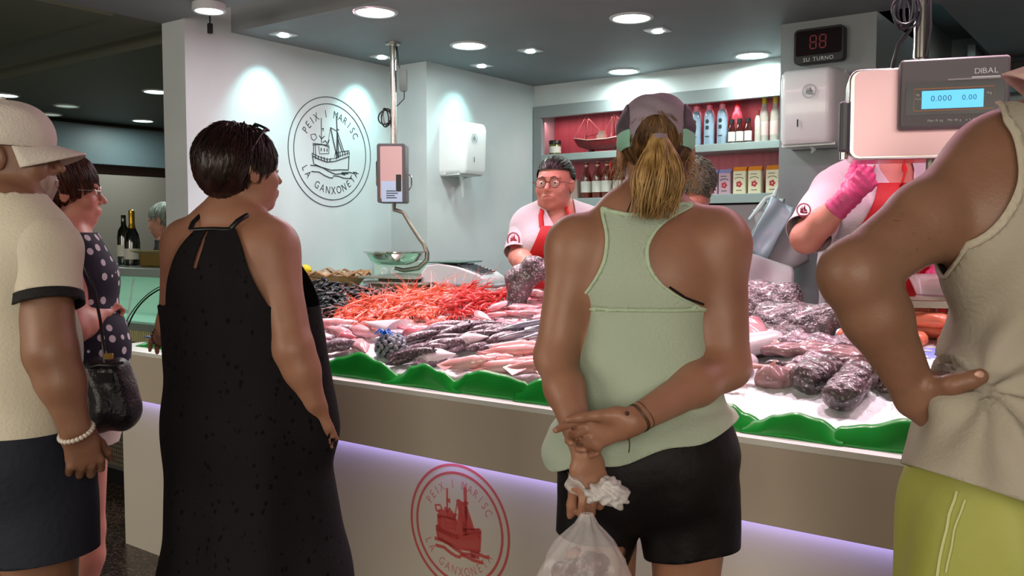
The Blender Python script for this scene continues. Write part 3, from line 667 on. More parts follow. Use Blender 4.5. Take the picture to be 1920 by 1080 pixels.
def nets(ax, D):
    s = D < 0; c = [s[i:D.shape[0]-1+i, j:D.shape[1]-1+j, k:D.shape[2]-1+k] for i in (0, 1) for j in (0, 1) for k in (0, 1)]
    n = np.zeros(c[0].shape, np.int8)
    for q in c: n += q
    act = (n > 0) & (n < 8); I, J, K = np.nonzero(act); ids = np.full(act.shape, -1, np.int32); ids[I, J, K] = np.arange(len(I))
    cor = [(i, j, k) for i in (0, 1) for j in (0, 1) for k in (0, 1)]
    val = [D[I+i, J+j, K+k] for i, j, k in cor]; pos = [np.stack([ax[0][I+i], ax[1][J+j], ax[2][K+k]], 1) for i, j, k in cor]
    acc = np.zeros((len(I), 3)); cnt = np.zeros(len(I))
    for a in range(8):
        for b in range(a+1, 8):
            if sum(abs(cor[a][q]-cor[b][q]) for q in range(3)) != 1: continue
            m = (val[a] < 0) != (val[b] < 0); t = np.where(m, val[a]/(val[a]-val[b]+1e-20), 0)
            acc += np.where(m[:, None], pos[a]+(pos[b]-pos[a])*t[:, None], 0); cnt += m
    V = acc/cnt[:, None]; F_ = []
    for axn in range(3):
        a1 = [slice(None)]*3; a0 = [slice(None)]*3; a0[axn] = slice(0, -1); a1[axn] = slice(1, None)
        o = [q for q in range(3) if q != axn]
        for q in o: a0[q] = slice(1, -1); a1[q] = slice(1, -1)
        s0 = s[tuple(a0)]; s1 = s[tuple(a1)]; m = np.nonzero(s0 != s1); flip = s0[m]
        base = [m[0].copy(), m[1].copy(), m[2].copy()]
        for q in o: base[q] = base[q]+1
        def cell(d1, d2):
            b = [base[0].copy(), base[1].copy(), base[2].copy()]; b[o[0]] -= d1; b[o[1]] -= d2; return ids[b[0], b[1], b[2]]
        q4 = np.stack([cell(1, 1), cell(0, 1), cell(0, 0), cell(1, 0)], 1)
        if axn == 1: flip = ~flip
        q4 = np.where(flip[:, None], q4, q4[:, ::-1]); F_.append(q4)
    F_ = np.concatenate(F_); F_ = F_[(F_ >= 0).all(1)]
    return V, F_
def vnormals(V, F_):
    if isinstance(F_, list): F_ = np.array([f[:4] if len(f) >= 4 else (*f, f[-1]) for f in F_])
    n = np.cross(V[F_[:, 2]]-V[F_[:, 0]], V[F_[:, 3]]-V[F_[:, 1]]); N_ = np.zeros_like(V)
    for i in range(4): np.add.at(N_, F_[:, i], n)
    return N_/(np.linalg.norm(N_, axis=1, keepdims=True)+1e-12)
def relax(V, F_, n=1, lam=.5):
    for _ in range(n):
        acc = np.zeros_like(V); c = np.zeros(len(V))
        for i in range(4):
            np.add.at(acc, F_[:, i], V[F_[:, (i+1) % 4]]); np.add.at(c, F_[:, i], 1); np.add.at(acc, F_[:, i], V[F_[:, (i+3) % 4]]); np.add.at(c, F_[:, i], 1)
        V = V*(1-lam)+lam*acc/np.maximum(c, 1)[:, None]
    return V
def big_parts(F_, n, frac=.04):
    """drop loose crumbs left by cutting"""
    par = list(range(n))
    def root(i):
        while par[i] != i: par[i] = par[par[i]]; i = par[i]
        return i
    for q in F_:
        a = root(q[0])
        for j in q[1:]:
            b = root(j)
            if a != b: par[b] = a
    cnt = {}
    for q in F_: r = root(q[0]); cnt[r] = cnt.get(r, 0)+1
    lim = frac*max(cnt.values()) if cnt else 0
    return [q for q in F_ if cnt[root(q[0])] >= lim]
def clip(V, F_, f):
    """keep the part of the mesh where f < 0, cutting the faces cleanly along f = 0"""
    V = list(map(tuple, V)) if not isinstance(V, list) else V; out = []; cache = {}; f = np.asarray(f)
    fa = np.asarray(F_, dtype=object) if isinstance(F_, list) else F_
    for q in (F_ if isinstance(F_, list) else F_.tolist()):
        sg = [f[i] < 0 for i in q]
        if all(sg): out.append(tuple(q)); continue
        if not any(sg): continue
        poly = []; n = len(q)
        for a in range(n):
            i, j = q[a], q[(a+1) % n]
            if sg[a]: poly.append(i)
            if sg[a] != sg[(a+1) % n]:
                key = (min(i, j), max(i, j))
                if key not in cache:
                    t = f[i]/(f[i]-f[j]); t = min(max(t, .02), .98); cache[key] = len(V); V.append(tuple(V[i][c]+(V[j][c]-V[i][c])*t for c in range(3)))
                poly.append(cache[key])
        if len(poly) >= 3: out.append(tuple(poly))
    out = big_parts(out, len(V)); used = sorted({i for q in out for i in q}); mp = {i: n for n, i in enumerate(used)}
    return np.array([V[i] for i in used]), [tuple(mp[i] for i in q) for q in out]
def mesh_obj(name, V, F_, m, parent, smooth=True):
    me = bpy.data.meshes.new(name); F_ = F_ if isinstance(F_, list) else F_.tolist()
    Mi = np.array(wmat(parent).inverted()) if parent else np.eye(4)
    V = np.asarray(V) @ Mi[:3, :3].T+Mi[:3, 3]
    me.from_pydata(V.tolist(), [], F_); me.polygons.foreach_set('use_smooth', [smooth]*len(me.polygons)); me.update()
    return link(name, me, m, parent)
def skin(name, prims, m, parent, h=.008, fine=None, hf=.004, disp=None, sm=1):
    ax, D = field(prims, h, 0., fine, hf); V, F_ = nets(ax, D); V = relax(V, F_, sm, .4)
    if disp: V = V+vnormals(V, F_)*disp(V)[:, None]
    return mesh_obj(name, V, F_, m, parent)
def cloth(name, prims, off, keep, m, parent, h=.008, disp=None, th=.003, cuts=None, sm=2, fine=None, hf=.005):
    """garment: the body field grown by off, cut where keep(V) >= 0; cuts = [(name, function, material)] take bands of it off as parts of their own"""
    ax, D = field(prims, h, off, fine, hf); V, F_ = nets(ax, D); V = relax(V, F_, sm, .5)
    if disp: V = V+vnormals(V, F_)*disp(V)[:, None]
    if keep: V, F_ = clip(V, F_, keep(V))
    res = []
    for (nm, fn, mm) in (cuts or []):
        f = fn(V); V2, F2 = clip(list(map(tuple, V)), F_, f); V, F_ = clip(list(map(tuple, V)), F_, -f)
        if len(F2): res.append((nm, V2, F2, mm))
    o = mesh_obj(name, V, F_, m, parent)
    if th: s = o.modifiers.new('thickness', 'SOLIDIFY'); s.thickness = th; s.offset = -1
    for nm, V2, F2, mm in res:
        q = mesh_obj(nm, V2, F2, mm, parent)
        if th: s = q.modifiers.new('thickness', 'SOLIDIFY'); s.thickness = th*1.6; s.offset = 0
    return o
def folds(fr, amp=.004, ku=30, kz=9, seed=0, k2=14):
    """soft cloth folds: waves in the body frame"""
    def f(V):
        u, v, z = fr.l(V); a = np.sin(u*ku+2.1*np.sin(z*kz+seed)+seed*1.7+v*11)
        b = np.sin(z*k2*1.6+u*9+np.sin(v*17+seed)*1.5+seed*.9); c = np.sin((z*.8+u)*k2*2.1+seed*2.3+1.2*np.sin(z*13))
        return amp*(.5*a+.3*b+.35*np.maximum(c, 0)**2)
    return f

# ------------------------------------------------------------------ anatomy
def head_prims(fr, s=1., fat=0., female=False, nose=1.):
    p = lambda x, y, z: fr.p(x*s, y*s, z*s); e = lambda c, r, k=.015, sub=False: ell(p(*c), [q*s for q in r], fr, k*s, sub)
    jw = .052+fat*.6
    L_ = [e((0, -.018, .034), (.075, .096, .083), .03), e((0, .030, -.025), (.062+fat*.5, .066, .085), .03),
          e((0, .040, -.082), (jw, .046, .034+fat*.3), .03), e((0, .074, -.100), (.020, .018, .016), .02),
          e((0, .084, .018), (.048, .016, .012), .018), e((.036, .066, -.035), (.024+fat*.4, .022, .024), .02), e((-.036, .066, -.035), (.024+fat*.4, .022, .024), .02),
          e((.031, .104, -.006), (.018, .016, .011), .014, True), e((-.031, .104, -.006), (.018, .016, .011), .014, True),
          e((.031, .082, -.006), (.0165, .012, .0105), .006), e((-.031, .082, -.006), (.0165, .012, .0105), .006),
          ecap(p(0, .090, .004), p(0, .112*1.0+.004*nose, -.034), .0075*s, .0105*s, None, .010*s),
          e((.010, .101, -.040), (.008, .010, .007), .006), e((-.010, .101, -.040), (.008, .010, .007), .006),
          e((0, .088, -.068), (.028, .018, .020), .014),
          e((0, .103, -.064), (.021, .0075, .0048), .004), e((0, .101, -.0745), (.018, .008, .0055), .004), e((0, .113, -.0692), (.024, .008, .0016), .003, True)]
    for sx in (1, -1):
        L_ += [e((sx*.077, -.006, -.012), (.007, .019, .031), .006), e((sx*.083, -.012, -.004), (.006, .015, .022), .006), e((sx*.090, -.004, -.006), (.007, .009, .014), .005, True)]
    return L_
def eyes(fr, s, parent, m_w, m_i):
    for sx in (1, -1):
        o = MB(); o.sphere((0, 0, 0), .0122*s, 14, 10); ob = o.build('eye', m_w, parent); ob.location = wmat(parent).inverted() @ Vector(fr.p(sx*.031*s, .0835*s, -.006*s))
        i = MB(); i.sphere(Vector(fr.f)*(.0095*s), .0052*s, 12, 8); i.build('iris', m_i, ob)
def hand_prims(w, d, back, thumb, s=1., curl=(.5, .5, .5, .5), curls=None, tcurl=.3, tspread=.75, spread=.06, nails=None):
    """w wrist, d pointing direction, back = normal of the back of the hand, thumb = side of the thumb"""
    w = np.asarray(w, float); d = nrm(d); back = nrm(back-d*(back @ d)); th = nrm(np.asarray(thumb)-d*(np.asarray(thumb) @ d)); th = nrm(th-back*(th @ back))
    L_ = [ecap(w, w+d*.020*s, (.026*s, .020*s), (.032*s, .018*s), th, .012*s),
          ecap(w+d*.022*s+th*.004*s, w+d*.078*s, (.034*s, .014*s), (.0375*s, .0115*s), th, .012*s),
          ecap(w+d*.02*s+th*.018*s-back*.006*s, w+d*.050*s+th*.026*s-back*.008*s, .014*s, .012*s, None, .012*s)]
    offs = (.030, .0105, -.0095, -.0285); lens = (.070, .078, .072, .056)
    tips = []
    for i in range(4):
        a = w+d*((.086, .090, .086, .077)[i]*s)+th*(offs[i]*s); dd = nrm(d+th*(1.5-i)*spread); c = curl[i]; seg = (.46, .30, .24); ang = 0; r = (.0098, .0088, .0078, .0066)
        rs = .92 if i == 3 else 1.
        for j in range(3):
            ang += (c*.75, c*1.05, c*.7)[j] if curls is None else curls[i][j]
            n = a+(dd*math.cos(ang)-back*math.sin(ang))*lens[i]*seg[j]*s; L_.append(ecap(a, n, r[j]*s*rs, r[j+1]*s*rs, None, .0035)); a = n
        tips.append(a)
    a = w+d*.024*s+th*.024*s-back*.006*s; dd = nrm(d*math.cos(tspread)+th*math.sin(tspread)-back*.25); r = (.0135, .0105, .0098, .0078); bend = nrm(d*.6-back*.8)
    for j, ln in enumerate((.040, .033, .027)):
        n = a+dd*ln*s; L_.append(ecap(a, n, r[j]*s, r[j+1]*s, None, .006)); a = n; dd = nrm(dd+bend*tcurl)
    return L_
def bb(pts, m=.05):
    a = np.array(pts); return (a.min(0)-m, a.max(0)+m)
def hand_box(w, d, s=1.): w = np.asarray(w); return bb([w, w+nrm(d)*.19*s], .075*s)
def leg_prims(hip, across, fwd, hz=.085, kz=.50, foot=.25, side=1, base=0., knee=None, r=(.088, .058, .058, .034), step=0.):
    """from a hip point down to the floor at z = base, with shoe-less foot volume"""
    hip = np.asarray(hip, float); kn = A(hip[0], hip[1], kz)+across*side*(-.005)+fwd*.015 if knee is None else np.asarray(knee, float)
    an = A(hip[0], hip[1], base+.09)+across*side*(-.01)+fwd*(-.02+step)
    L_ = [ecap(hip, kn+A(0, 0, .05), r[0], r[1], None, .03), ecap(kn+A(0, 0, .05), kn-A(0, 0, .03), r[1], r[2]*.98, None, .02),
          ecap(kn-A(0, 0, .03), kn*.62+an*.38-fwd*.018, r[2]*.92, r[2]*.98, None, .02), ecap(kn*.62+an*.38-fwd*.018, an, r[2]*.95, r[3], None, .03),
          ecap(an-fwd*.02-A(0, 0, .045), an+fwd*.12-A(0, 0, .065), (.036, .034), (.045, .022), across, .03), ecap(an+fwd*.11-A(0, 0, .068), an+fwd*.165-A(0, 0, .072), (.042, .018), (.036, .014), across, .02)]
    return L_, an
def shoes(an, across, fwd, m, ms, parent, name='shoe'):
    for a in an:
        pr = [ecap(a-fwd*.03-A(0, 0, .04), a+fwd*.11-A(0, 0, .055), (.043, .042), (.051, .032), across, .03), ecap(a+fwd*.10-A(0, 0, .058), a+fwd*.175-A(0, 0, .064), (.050, .028), (.040, .021), across, .02)]
        z0 = a[2]-.088
        o = cloth(name, pr, .004, lambda V: np.maximum(z0+.014-V[:, 2], V[:, 2]-(a[2]-.005)), m, parent, h=.009, th=.003)
        c = a+fwd*.068; M = Matrix(((across[0], fwd[0], 0), (across[1], fwd[1], 0), (0, 0, 1))).to_4x4(); M.translation = Vector((c[0], c[1], z0))
        sm = MB(); sm.M = wmat(parent).inverted() @ M; sm.lathe([(.94, 0), (1, .006), (1, .016), (.95, .02)], 28, sx=.055, sy=.148); sm.build('sole', ms, o if False else parent, smooth=50)

# ------------------------------------------------------------------ hair
def hair_mat(name, c, c2, rough=.42):
    m = mat(name, c, rough, c2=c2, nscale=60, detail=4, sharp=(.35, .65), stretch=(1, 1, .18), spec=.35); return m
def hair_shell(parent, fr, s, keep, m, off=.012, n=900, flow=None, ln=.06, lr=.0016, seed=1, curl=0., lift=.004, crown=(0, -.055, .10), scale=(1, 1, 1), extra=None, name='hair', disp_amp=.0012, jitter=.25, shell_only=False):
    """hair mass on the skull with many fine locks laid over it; keep(x, y, z) in head units is negative where hair grows"""
    rnd = np.random.RandomState(seed); C0 = A(0, -.018, .034)*s; R0 = A(.075*scale[0], .096*scale[1], .083*scale[2])*s
    pr = [ell(fr.p(*C0), list(R0), fr, .03)]+(extra or [])
    ax, D = field(pr, .006, off); V, F_ = nets(ax, D); V = relax(V, F_, 1, .4)
    def loc(V): x, y, z = fr.l(V); return x/s, y/s, z/s
    x, y, z = loc(V); cr = A(*crown); ang = np.arctan2(x-cr[0], y-cr[1])
    V = V+vnormals(V, F_)*(disp_amp*(np.sin(ang*38+3*np.sin(z*60))+.6*np.sin(ang*83+z*70)))[:, None]
    V, F_ = clip(V, F_, keep(*loc(V)))
    V = V.tolist() if len(V) else []; F_ = list(F_)
    base = np.array(V); lx = loc(base)
    if not shell_only:
        # locks
        Nn = vnormals(base, F_)
        idx = rnd.randint(0, len(base), n)
        for i in idx:
            p0 = base[i]; nn = Nn[i]; L0 = ln*(.6+.8*rnd.rand()); pts = []; ph = rnd.rand()*6.28; p = p0-nn*.002; wob = rnd.randn(3)*jitter
            for j in range(7):
                t = j/6; x_, y_, z_ = fr.l(p[None, :]); x_, y_, z_ = x_[0]/s, y_[0]/s, z_[0]/s
                dv = flow(x_, y_, z_) if flow else A(x_-cr[0], y_-cr[1], z_-cr[2]-.06)
                dv = nrm(fr.r*dv[0]+fr.f*dv[1]+fr.u*dv[2])+wob*.35
                # stay near the skull surface
                q = A(x_*s-C0[0], y_*s-C0[1], z_*s-C0[2])/(R0+off); g = q/(R0+off); g = fr.r*g[0]+fr.f*g[1]+fr.u*g[2]; g = nrm(g)
                kk = math.sqrt(q @ q); dv = nrm(dv-g*(dv @ g)*.95-g*max(-.8, min(.8, (kk-1.0-lift/.08*t)*5)))
                if curl: dv = nrm(dv+nrm(np.cross(g, dv))*math.sin(ph+j*1.9)*curl+g*math.cos(ph+j*1.9)*curl*.7)
                pts.append(p.copy()); p = p+dv*L0/6
            rr = lr*(.7+.6*rnd.rand()); b0 = len(V)
            for j, q in enumerate(pts):
                tdir = nrm(pts[min(j+1, 6)]-pts[max(j-1, 0)]); u = nrm(np.cross(tdir, nn)); v2 = np.cross(tdir, u); r_ = rr*(1-.75*(j/6)**2)
                for a in range(4): ca, sa = math.cos(a*PI/2), math.sin(a*PI/2); V.append(tuple(q+u*ca*r_*1.6+v2*sa*r_*.8))
            for j in range(6):
                for a in range(4): F_.append((b0+j*4+a, b0+j*4+(a+1) % 4, b0+j*4+4+(a+1) % 4, b0+j*4+4+a))
    return mesh_obj(name, np.array(V), F_, m, parent)
def on_surface(o, pts, lift=.0015):
    """points of a seam laid on the surface of a garment"""
    from mathutils.bvhtree import BVHTree
    W = wmat(o); t = BVHTree.FromPolygons([W @ v.co for v in o.data.vertices], [tuple(p.vertices) for p in o.data.polygons]); out = []
    for p in pts:
        c, n, _, _ = t.find_nearest(Vector(p))
        if c is not None: out.append(c+(Vector(p)-c).normalized()*lift)
    return out
def strand_mesh(name, paths, m, parent, rad):
    V = []; F_ = []
    for pts, rr in zip(paths, rad):
        b0 = len(V); k = len(pts); up = A(.3, .4, .86)
        for j, q in enumerate(pts):
            tdir = nrm(pts[min(j+1, k-1)]-pts[max(j-1, 0)]); u = nrm(np.cross(tdir, up)); v2 = np.cross(tdir, u); r_ = rr*(1-.7*(j/(k-1))**3)
            for a in range(4): V.append(tuple(q+u*math.cos(a*PI/2)*r_*1.3+v2*math.sin(a*PI/2)*r_))
        for j in range(k-1):
            for a in range(4): F_.append((b0+j*4+a, b0+j*4+(a+1) % 4, b0+j*4+4+(a+1) % 4, b0+j*4+4+a))
    o = mesh_obj(name, np.array(V), F_, m, parent)
    if name != 'ponytail': o['kind'] = 'stuff'
    return o
def glasses(fr, s, parent, m_f, m_l, r=.022, y=.104, z=-.006, th=.0014):
    g = MB(); g.M = wmat(parent).inverted(); W = lambda x, y_, z_: fr.p(x*s, y_*s, z_*s)
    for sx in (1, -1):
        g.tube([W(sx*.032+r*math.cos(2*PI*i/20), y-.002*abs(math.cos(2*PI*i/20)), z+r*.92*math.sin(2*PI*i/20)) for i in range(21)], th*s, 6)
        g.tube([W(sx*(.032+r), y-.002, z+.004), W(sx*.074, .085, z+.004), W(sx*.081, .01, z+.006), W(sx*.082, -.012, z-.004)], th*s, 6)
    g.tube([W(-.010, y, z+.002), W(0, y+.003, z+.006), W(.010, y, z+.002)], th*s, 6)
    o = g.build('glasses', m_f, parent)
    for sx in (1, -1):
        l = MB(); l.M = wmat(parent).inverted(); c = W(sx*.032, y, z); l.add([c]+[W(sx*.032+r*math.cos(2*PI*i/20), y, z+r*.92*math.sin(2*PI*i/20)) for i in range(20)], [(0, 1+i, 1+(i+1) % 20) for i in range(20)])
        q = link('lens', l.mesh('lens', None), m_l, o)
    return o
def person(name_pt, label, th=0):
    o = empty('person', (name_pt[0], name_pt[1], 0), 0, label, 'person'); return o

def sleeve(me, sh, el, fr, r0, r1, frac, m, off=.010, cuff=None, amp=.003, seed=0, cuffw=.022, inner=-.02):
    """short sleeve round the upper arm, open at the elbow end"""
    ax = nrm(el-sh); L_ = np.linalg.norm(el-sh)*frac; pr = [ell(sh, (r0, r0, r0), fr, .03), ecap(sh, sh+ax*(L_+.05), r0, r1, None, .03)]
    fo = folds(fr, amp, 24, 10, seed); mk = cuff
    return cloth('sleeve', pr, off, lambda V: np.maximum((V-sh) @ ax-L_, inner-.03-(V-sh) @ ax), m, me, .008, lambda V: fo(V)*np.clip((L_-.01-(V-sh) @ ax)/.03, 0, 1), .0025, cuts=[('sleeve_cuff', lambda V: (L_-cuffw)-(V-sh) @ ax, mk)] if mk else None)

def smooth_tab(t, z):
    a = sorted(t); return sum(np.interp(z+d, [q[0] for q in a], [q[1] for q in a]) for d in np.linspace(-.020, .020, 9))/9
# ================================================================== people
M_skin_a = mat('skin_tan', '#a87458', .48, c2='#9a664c', nscale=14, sss=.12, bump=.06, bscale=220)
M_skin_b = mat('skin_warm', '#9e725c', .46, c2='#90644e', nscale=12, sss=.12, bump=.06, bscale=220)
M_skin_c = mat('skin_brown', '#8a6450', .46, c2='#7c5642', nscale=12, sss=.10, bump=.08, bscale=200)
M_skin_d = mat('skin_pink', '#c68c7a', .46, c2='#ba7c6a', nscale=14, sss=.15, bump=.05, bscale=200)
M_eye = mat('eye_white', '#d8d4cc', .15); M_iris = mat('iris_dark', '#2a1a12', .12)
M_lips = mat('lips', '#9c5148', .45); M_brow = mat('brow_dark', '#2e2019', .7)
M_shoe = mat('shoe_grey', '#3c3a3a', .6); M_sole = mat('sole_white', '#c8c4bc', .6)
M_lens = mat('lens', '#ffffff', .02, trans=1, alpha=.18)
def brows(fr, s, parent, m, th=.0028):
    for sx in (1, -1):
        b = MB(); b.M = wmat(parent).inverted(); b.tube([fr.p(sx*x*s, y*s, z*s) for x, y, z in ((.012, .101, .016), (.026, .1, .0215), (.040, .088, .021), (.052, .074, .012))], [th*s, th*1.2*s, th*s, th*.4*s], 6, flat=.8); b.build('eyebrow', m, parent)

# ---------------------------------------------------------------- the woman in the pale green tank top and mauve cap
def cap_lady():
    D0 = 1.84; c = P(1215, 700, D0)
    me = person(c, 'woman seen from behind in pale green racerback top and mauve cap, hands clasped behind her')
    B = Frame(A(c[0], c[1], 0), 12); Hd = Frame(P(1229, 286, 1.86), 8); s = .92
    PS = lambda x, y, d=D0: P(x, y, d)
    torso = [ecap(PS(1200, 395, 1.86), PS(1208, 520, 1.87), (.085, .062), (.150, .098), B.r, .05), ecap(PS(1208, 520, 1.87), PS(1208, 690, 1.86), (.150, .100), (.128, .092), B.r, .05),
             ecap(PS(1208, 690, 1.86), PS(1212, 850, 1.85), (.130, .095), (.170, .118), B.r, .06), ecap(PS(1212, 850, 1.85), PS(1214, 880, 1.86), (.168, .116), (.160, .100), B.r, .03),
             ell(PS(1165, 500, 1.815), (.055, .030, .075), B, .05), ell(PS(1268, 500, 1.815), (.055, .030, .075), B, .05),     # shoulder blades
             ell(PS(1150, 908, 1.80), (.078, .060, .068), B, .04), ell(PS(1275, 908, 1.80), (.080, .060, .072), B, .04),
             ell(PS(1170, 545, 1.97), (.06, .05, .055), B, .04), ell(PS(1255, 545, 1.97), (.06, .05, .055), B, .04)]
    neck = [ecap(PS(1228, 330, 1.865), PS(1215, 405, 1.865), .052, .058, None, .03), ecap(PS(1212, 402, 1.87), PS(1095, 446, 1.86), .034, .044, None, .05), ecap(PS(1212, 398, 1.87), PS(1335, 432, 1.85), .034, .048, None, .05)]
    shL, elL, wrL = PS(1076, 466, 1.85), PS(1040, 668, 1.82), PS(1098, 852, 1.66)
    shR, elR, wrR = PS(1350, 460, 1.84), PS(1366, 688, 1.80), PS(1186, 790, 1.645)
    arms = [ell(shL, (.054, .056, .060), B, .04), ecap(shL, elL, .050, .040, None, .04), ecap(elL, elL*.65+wrL*.35, .040, .0385, None, .02), ecap(elL*.65+wrL*.35, wrL, .0385, .0245, None, .02),
            ell(shR, (.058, .060, .064), B, .04), ecap(shR, elR, .054, .043, None, .04), ecap(elR, elR*.65+wrR*.35, .042, .040, None, .02), ecap(elR*.65+wrR*.35, wrR, .040, .0255, None, .02)]
    dL = nrm(P(1124, 950, 1.645)-wrL); dR = nrm(P(1085, 818, 1.66)-wrR)
    hL = hand_prims(wrL, dL, -HF+CR*.3, -CR, .95, curl=(1.0, 1.15, 1.3, 1.4), tcurl=.6, tspread=.35)
    hR = hand_prims(wrR, dR, HF*1.0+A(0,0,.1), A(0, 0, 1), .95, curl=(.35, .75, .9, 1.0), tcurl=.12, tspread=.30)
    lg1, a1 = leg_prims(PS(1135, 950, 1.86), -B.r, B.f, r=(.070, .050, .054, .034)); lg2, a2 = leg_prims(PS(1290, 960, 1.86), B.r, B.f, r=(.084, .056, .056, .034))
    body = torso+neck+head_prims(Hd, s)+arms+lg1+lg2+hL+hR
    fine = [bb([Hd.p(0, 0, 0)], .14), hand_box(wrL, dL), hand_box(wrR, dR)]
    skin('body', body, M_skin_b, me, .009, fine, .0042)
    eyes(Hd, s, me, M_eye, M_iris)
    # racerback top: edges of the cloth on the back and on the front, in the body frame
    zz = lambda y, d=1.78: P(1200, y, d)[2]
    uu = lambda x, y, d=1.76: float((P(x, y, d)-B.o) @ B.r)
    tl = [(zz(380), uu(1118, 395)), (zz(395), uu(1118, 395)), (zz(440), uu(1134, 440)), (zz(490), uu(1130, 490)), (zz(530), uu(1108, 535)), (zz(560), uu(1082, 560)), (zz(582), uu(1052, 575))]
    tr = [(zz(376), uu(1325, 385)), (zz(388), uu(1300, 390)), (zz(402), uu(1268, 402)), (zz(418), uu(1243, 418)), (zz(436), uu(1228, 436)), (zz(470), uu(1213, 470)), (zz(512), uu(1224, 512)), (zz(545), uu(1256, 545)), (zz(568), uu(1300, 568)), (zz(585), uu(1345, 580))]
    tab = smooth_tab
    zneck = zz(390)
    def keep(V):
        u, v, z = B.l(V); ul = tab(tl, z); ur = tab(tr, z); arm = zz(578)
        back = np.maximum(ul-u, u-ur)
        neckz = zneck+.010-.020*np.cos((u-uu(1190, 395))/.075*1.4)
        back = np.maximum(back, z-neckz)
        front = np.maximum(np.abs(u-.0)-(.085+.09*np.clip((zz(470)-z)/.15, 0, 1)**2), np.maximum(np.minimum(z-zz(500), .052-np.abs(u)), z-zz(385)))
        w_ = np.clip((v-.0)/.03, 0, 1); top = back*(1-w_)+front*w_; f = np.where(z < arm, np.minimum(z-arm, -.001), top)
        f = np.where((z < arm+.006) & (top < 0), np.minimum(f, -.004), f)
        hem = (zz(878)+(u-uu(1050, 852))*.265)-z-.02*np.clip(v/.1, 0, 1)
        return np.maximum(f, hem+.006*np.sin(u*40))
    fo = folds(B, .0035, 26, 8, 1)
    def dsp(V):
        u, v, z = B.l(V); low = np.clip((zz(600)-z)/.2, 0, 1)
        loose = .012*np.clip((zz(640)-z)/.15, 0, 1)+.022*np.clip((zz(770)-z)/.06, 0, 1)
        band = .006*np.exp(-((z-(zz(864)+(u-uu(1050, 852))*.27))/.018)**2)
        return fo(V)*(.35+.9*low)+loose+band
    bd = lambda t, sgn: None
    def binding(V):
        u, v, z = B.l(V); k = keep(V); return np.where(z > zz(592), -.0075-k, 1.)
    M_top = mat('pale_green_cloth', '#a9b5a2', .8, c2='#9fac98', nscale=5, bump=.25, bscale=160, sheen=.2)
    cloth('tank_top', torso+neck[1:]+[arms[0], arms[4], ecap(shL, shL*.8+elL*.2, .050, .048, None, .04), ecap(shR, shR*.8+elR*.2, .054, .051, None, .04)], .006, keep, M_top, me, .0075, dsp, .0025, cuts=[('binding', lambda V: -(keep(V)+.007)+np.where(B.l(V)[2] > zz(588), 0, 1.), mat('pale_green_binding', '#b3c6aa', .75, bump=.3, bscale=300))])
    # thin dark bra edge by the right armhole
    b = MB(); b.M = wmat(me).inverted(); b.tube([P(1255, 538, 1.757), P(1285, 558, 1.752), P(1320, 571, 1.755)], .0025, 6); b.build('bra_edge', M_black, me)
    # shorts
    sh = [torso[2], ecap(PS(1212, 850, 1.85), PS(1214, 890, 1.86), (.170, .120), (.165, .105), B.r, .04)]+torso[6:8]+[ecap(PS(1126, 920, 1.85), PS(1100, 1075, 1.85), .082, .060, None, .012), ecap(PS(1290, 920, 1.85), PS(1298, 1085, 1.85), .094, .078, None, .012)]
    zt = lambda u: zz(858, 1.80)+(u-uu(1050, 852))*.265
    def keeps(V):
        u, v, z = B.l(V); hem = np.where(u < uu(1172, 1020), zz(1018, 1.8)+.10*(uu(1150, 1020)-u)*.8, zz(1062, 1.8)+.03*np.sin(u*9)-.0)
        return np.maximum(z-zt(u)-.035, hem-z)
    fs = folds(B, .005, 22, 5, 4)
    cloth('shorts', sh, .012, keeps, mat('black_nylon', '#0a0709', .6, spec=.3, bump=.25, bscale=35), me, .0085, lambda V: (fs(V)+.003*np.sin(B.l(V)[0]*60+V[:, 2]*4))*np.clip((zz(900)-V[:, 2])/.06, 0, 1), .002)
    # bracelet cords on the right wrist
    b = MB(); b.M = wmat(me).inverted(); ax = nrm(wrR-elR); u1 = nrm(np.cross(ax, A(0, 0, 1))); u2 = np.cross(ax, u1); cc = wrR-ax*.014
    for dz, rr in ((0, .0012), (.004, .001), (-.012, .001)): b.tube([cc+ax*(dz+.004*math.sin(t*2))+(u1*math.cos(t)+u2*math.sin(t))*.0275 for t in np.linspace(0, 2*PI, 28)], rr, 5)
    q = P(1179, 822, 1.612); b.tube([q, q+A(.002, 0, -.012), q+A(.0, 0, -.026)], .0012, 5); b.sphere(P(1176, 775, 1.614), .004)
    b.build('bracelet', mat('bronze_cord', '#3a281c', .4), me)
    b = MB(); b.M = wmat(me).inverted(); b.tube([P(1196, 352, 1.80), P(1186, 372, 1.80), P(1176, 398, 1.795)], .0012, 5); b.build('necklace', M_black, me)
    # cap
    Mc = mat('mauve_cloth', '#8c7c88', .75, c2='#83737f', nscale=8, bump=.2, bscale=120); Md = mat('dark_plum_cloth', '#453a45', .7); Mt = mat('sea_green_cloth', '#86b8a2', .7)
    H2 = Frame(Hd.p(0, 0, 0), 8, -6); cp = [ell(H2.p(0, -.016*s, .034*s), (.080*s, .100*s, .078*s), H2, .02), ell(H2.p(0, -.02, .074*s), (.060*s, .074*s, .040*s), H2, .03)]
    def keepc(V):
        x, y, z = H2.l(V); hole = .047-np.sqrt((x/1.0)**2+((z+.004)/1.25)**2); return np.maximum(-.002-z, np.where((y < 0) & (z < .062), hole, -1))
    def side(V): x, y, z = H2.l(V); return np.maximum(.054-np.abs(x)+.10*np.clip(z-.06, 0, 1), z-.115)
    def band(V): x, y, z = H2.l(V); return np.maximum(z-(.030+.10*(x*0)), .052-np.abs(x))
    cloth('cap', cp, .006, keepc, Mc, me, .006, lambda V: .0015*np.sin(H2.l(V)[2]*160+3*np.sin(H2.l(V)[0]*40)), .003, cuts=[('cap_band', band, Mt), ('cap_side_panel', side, Md)])
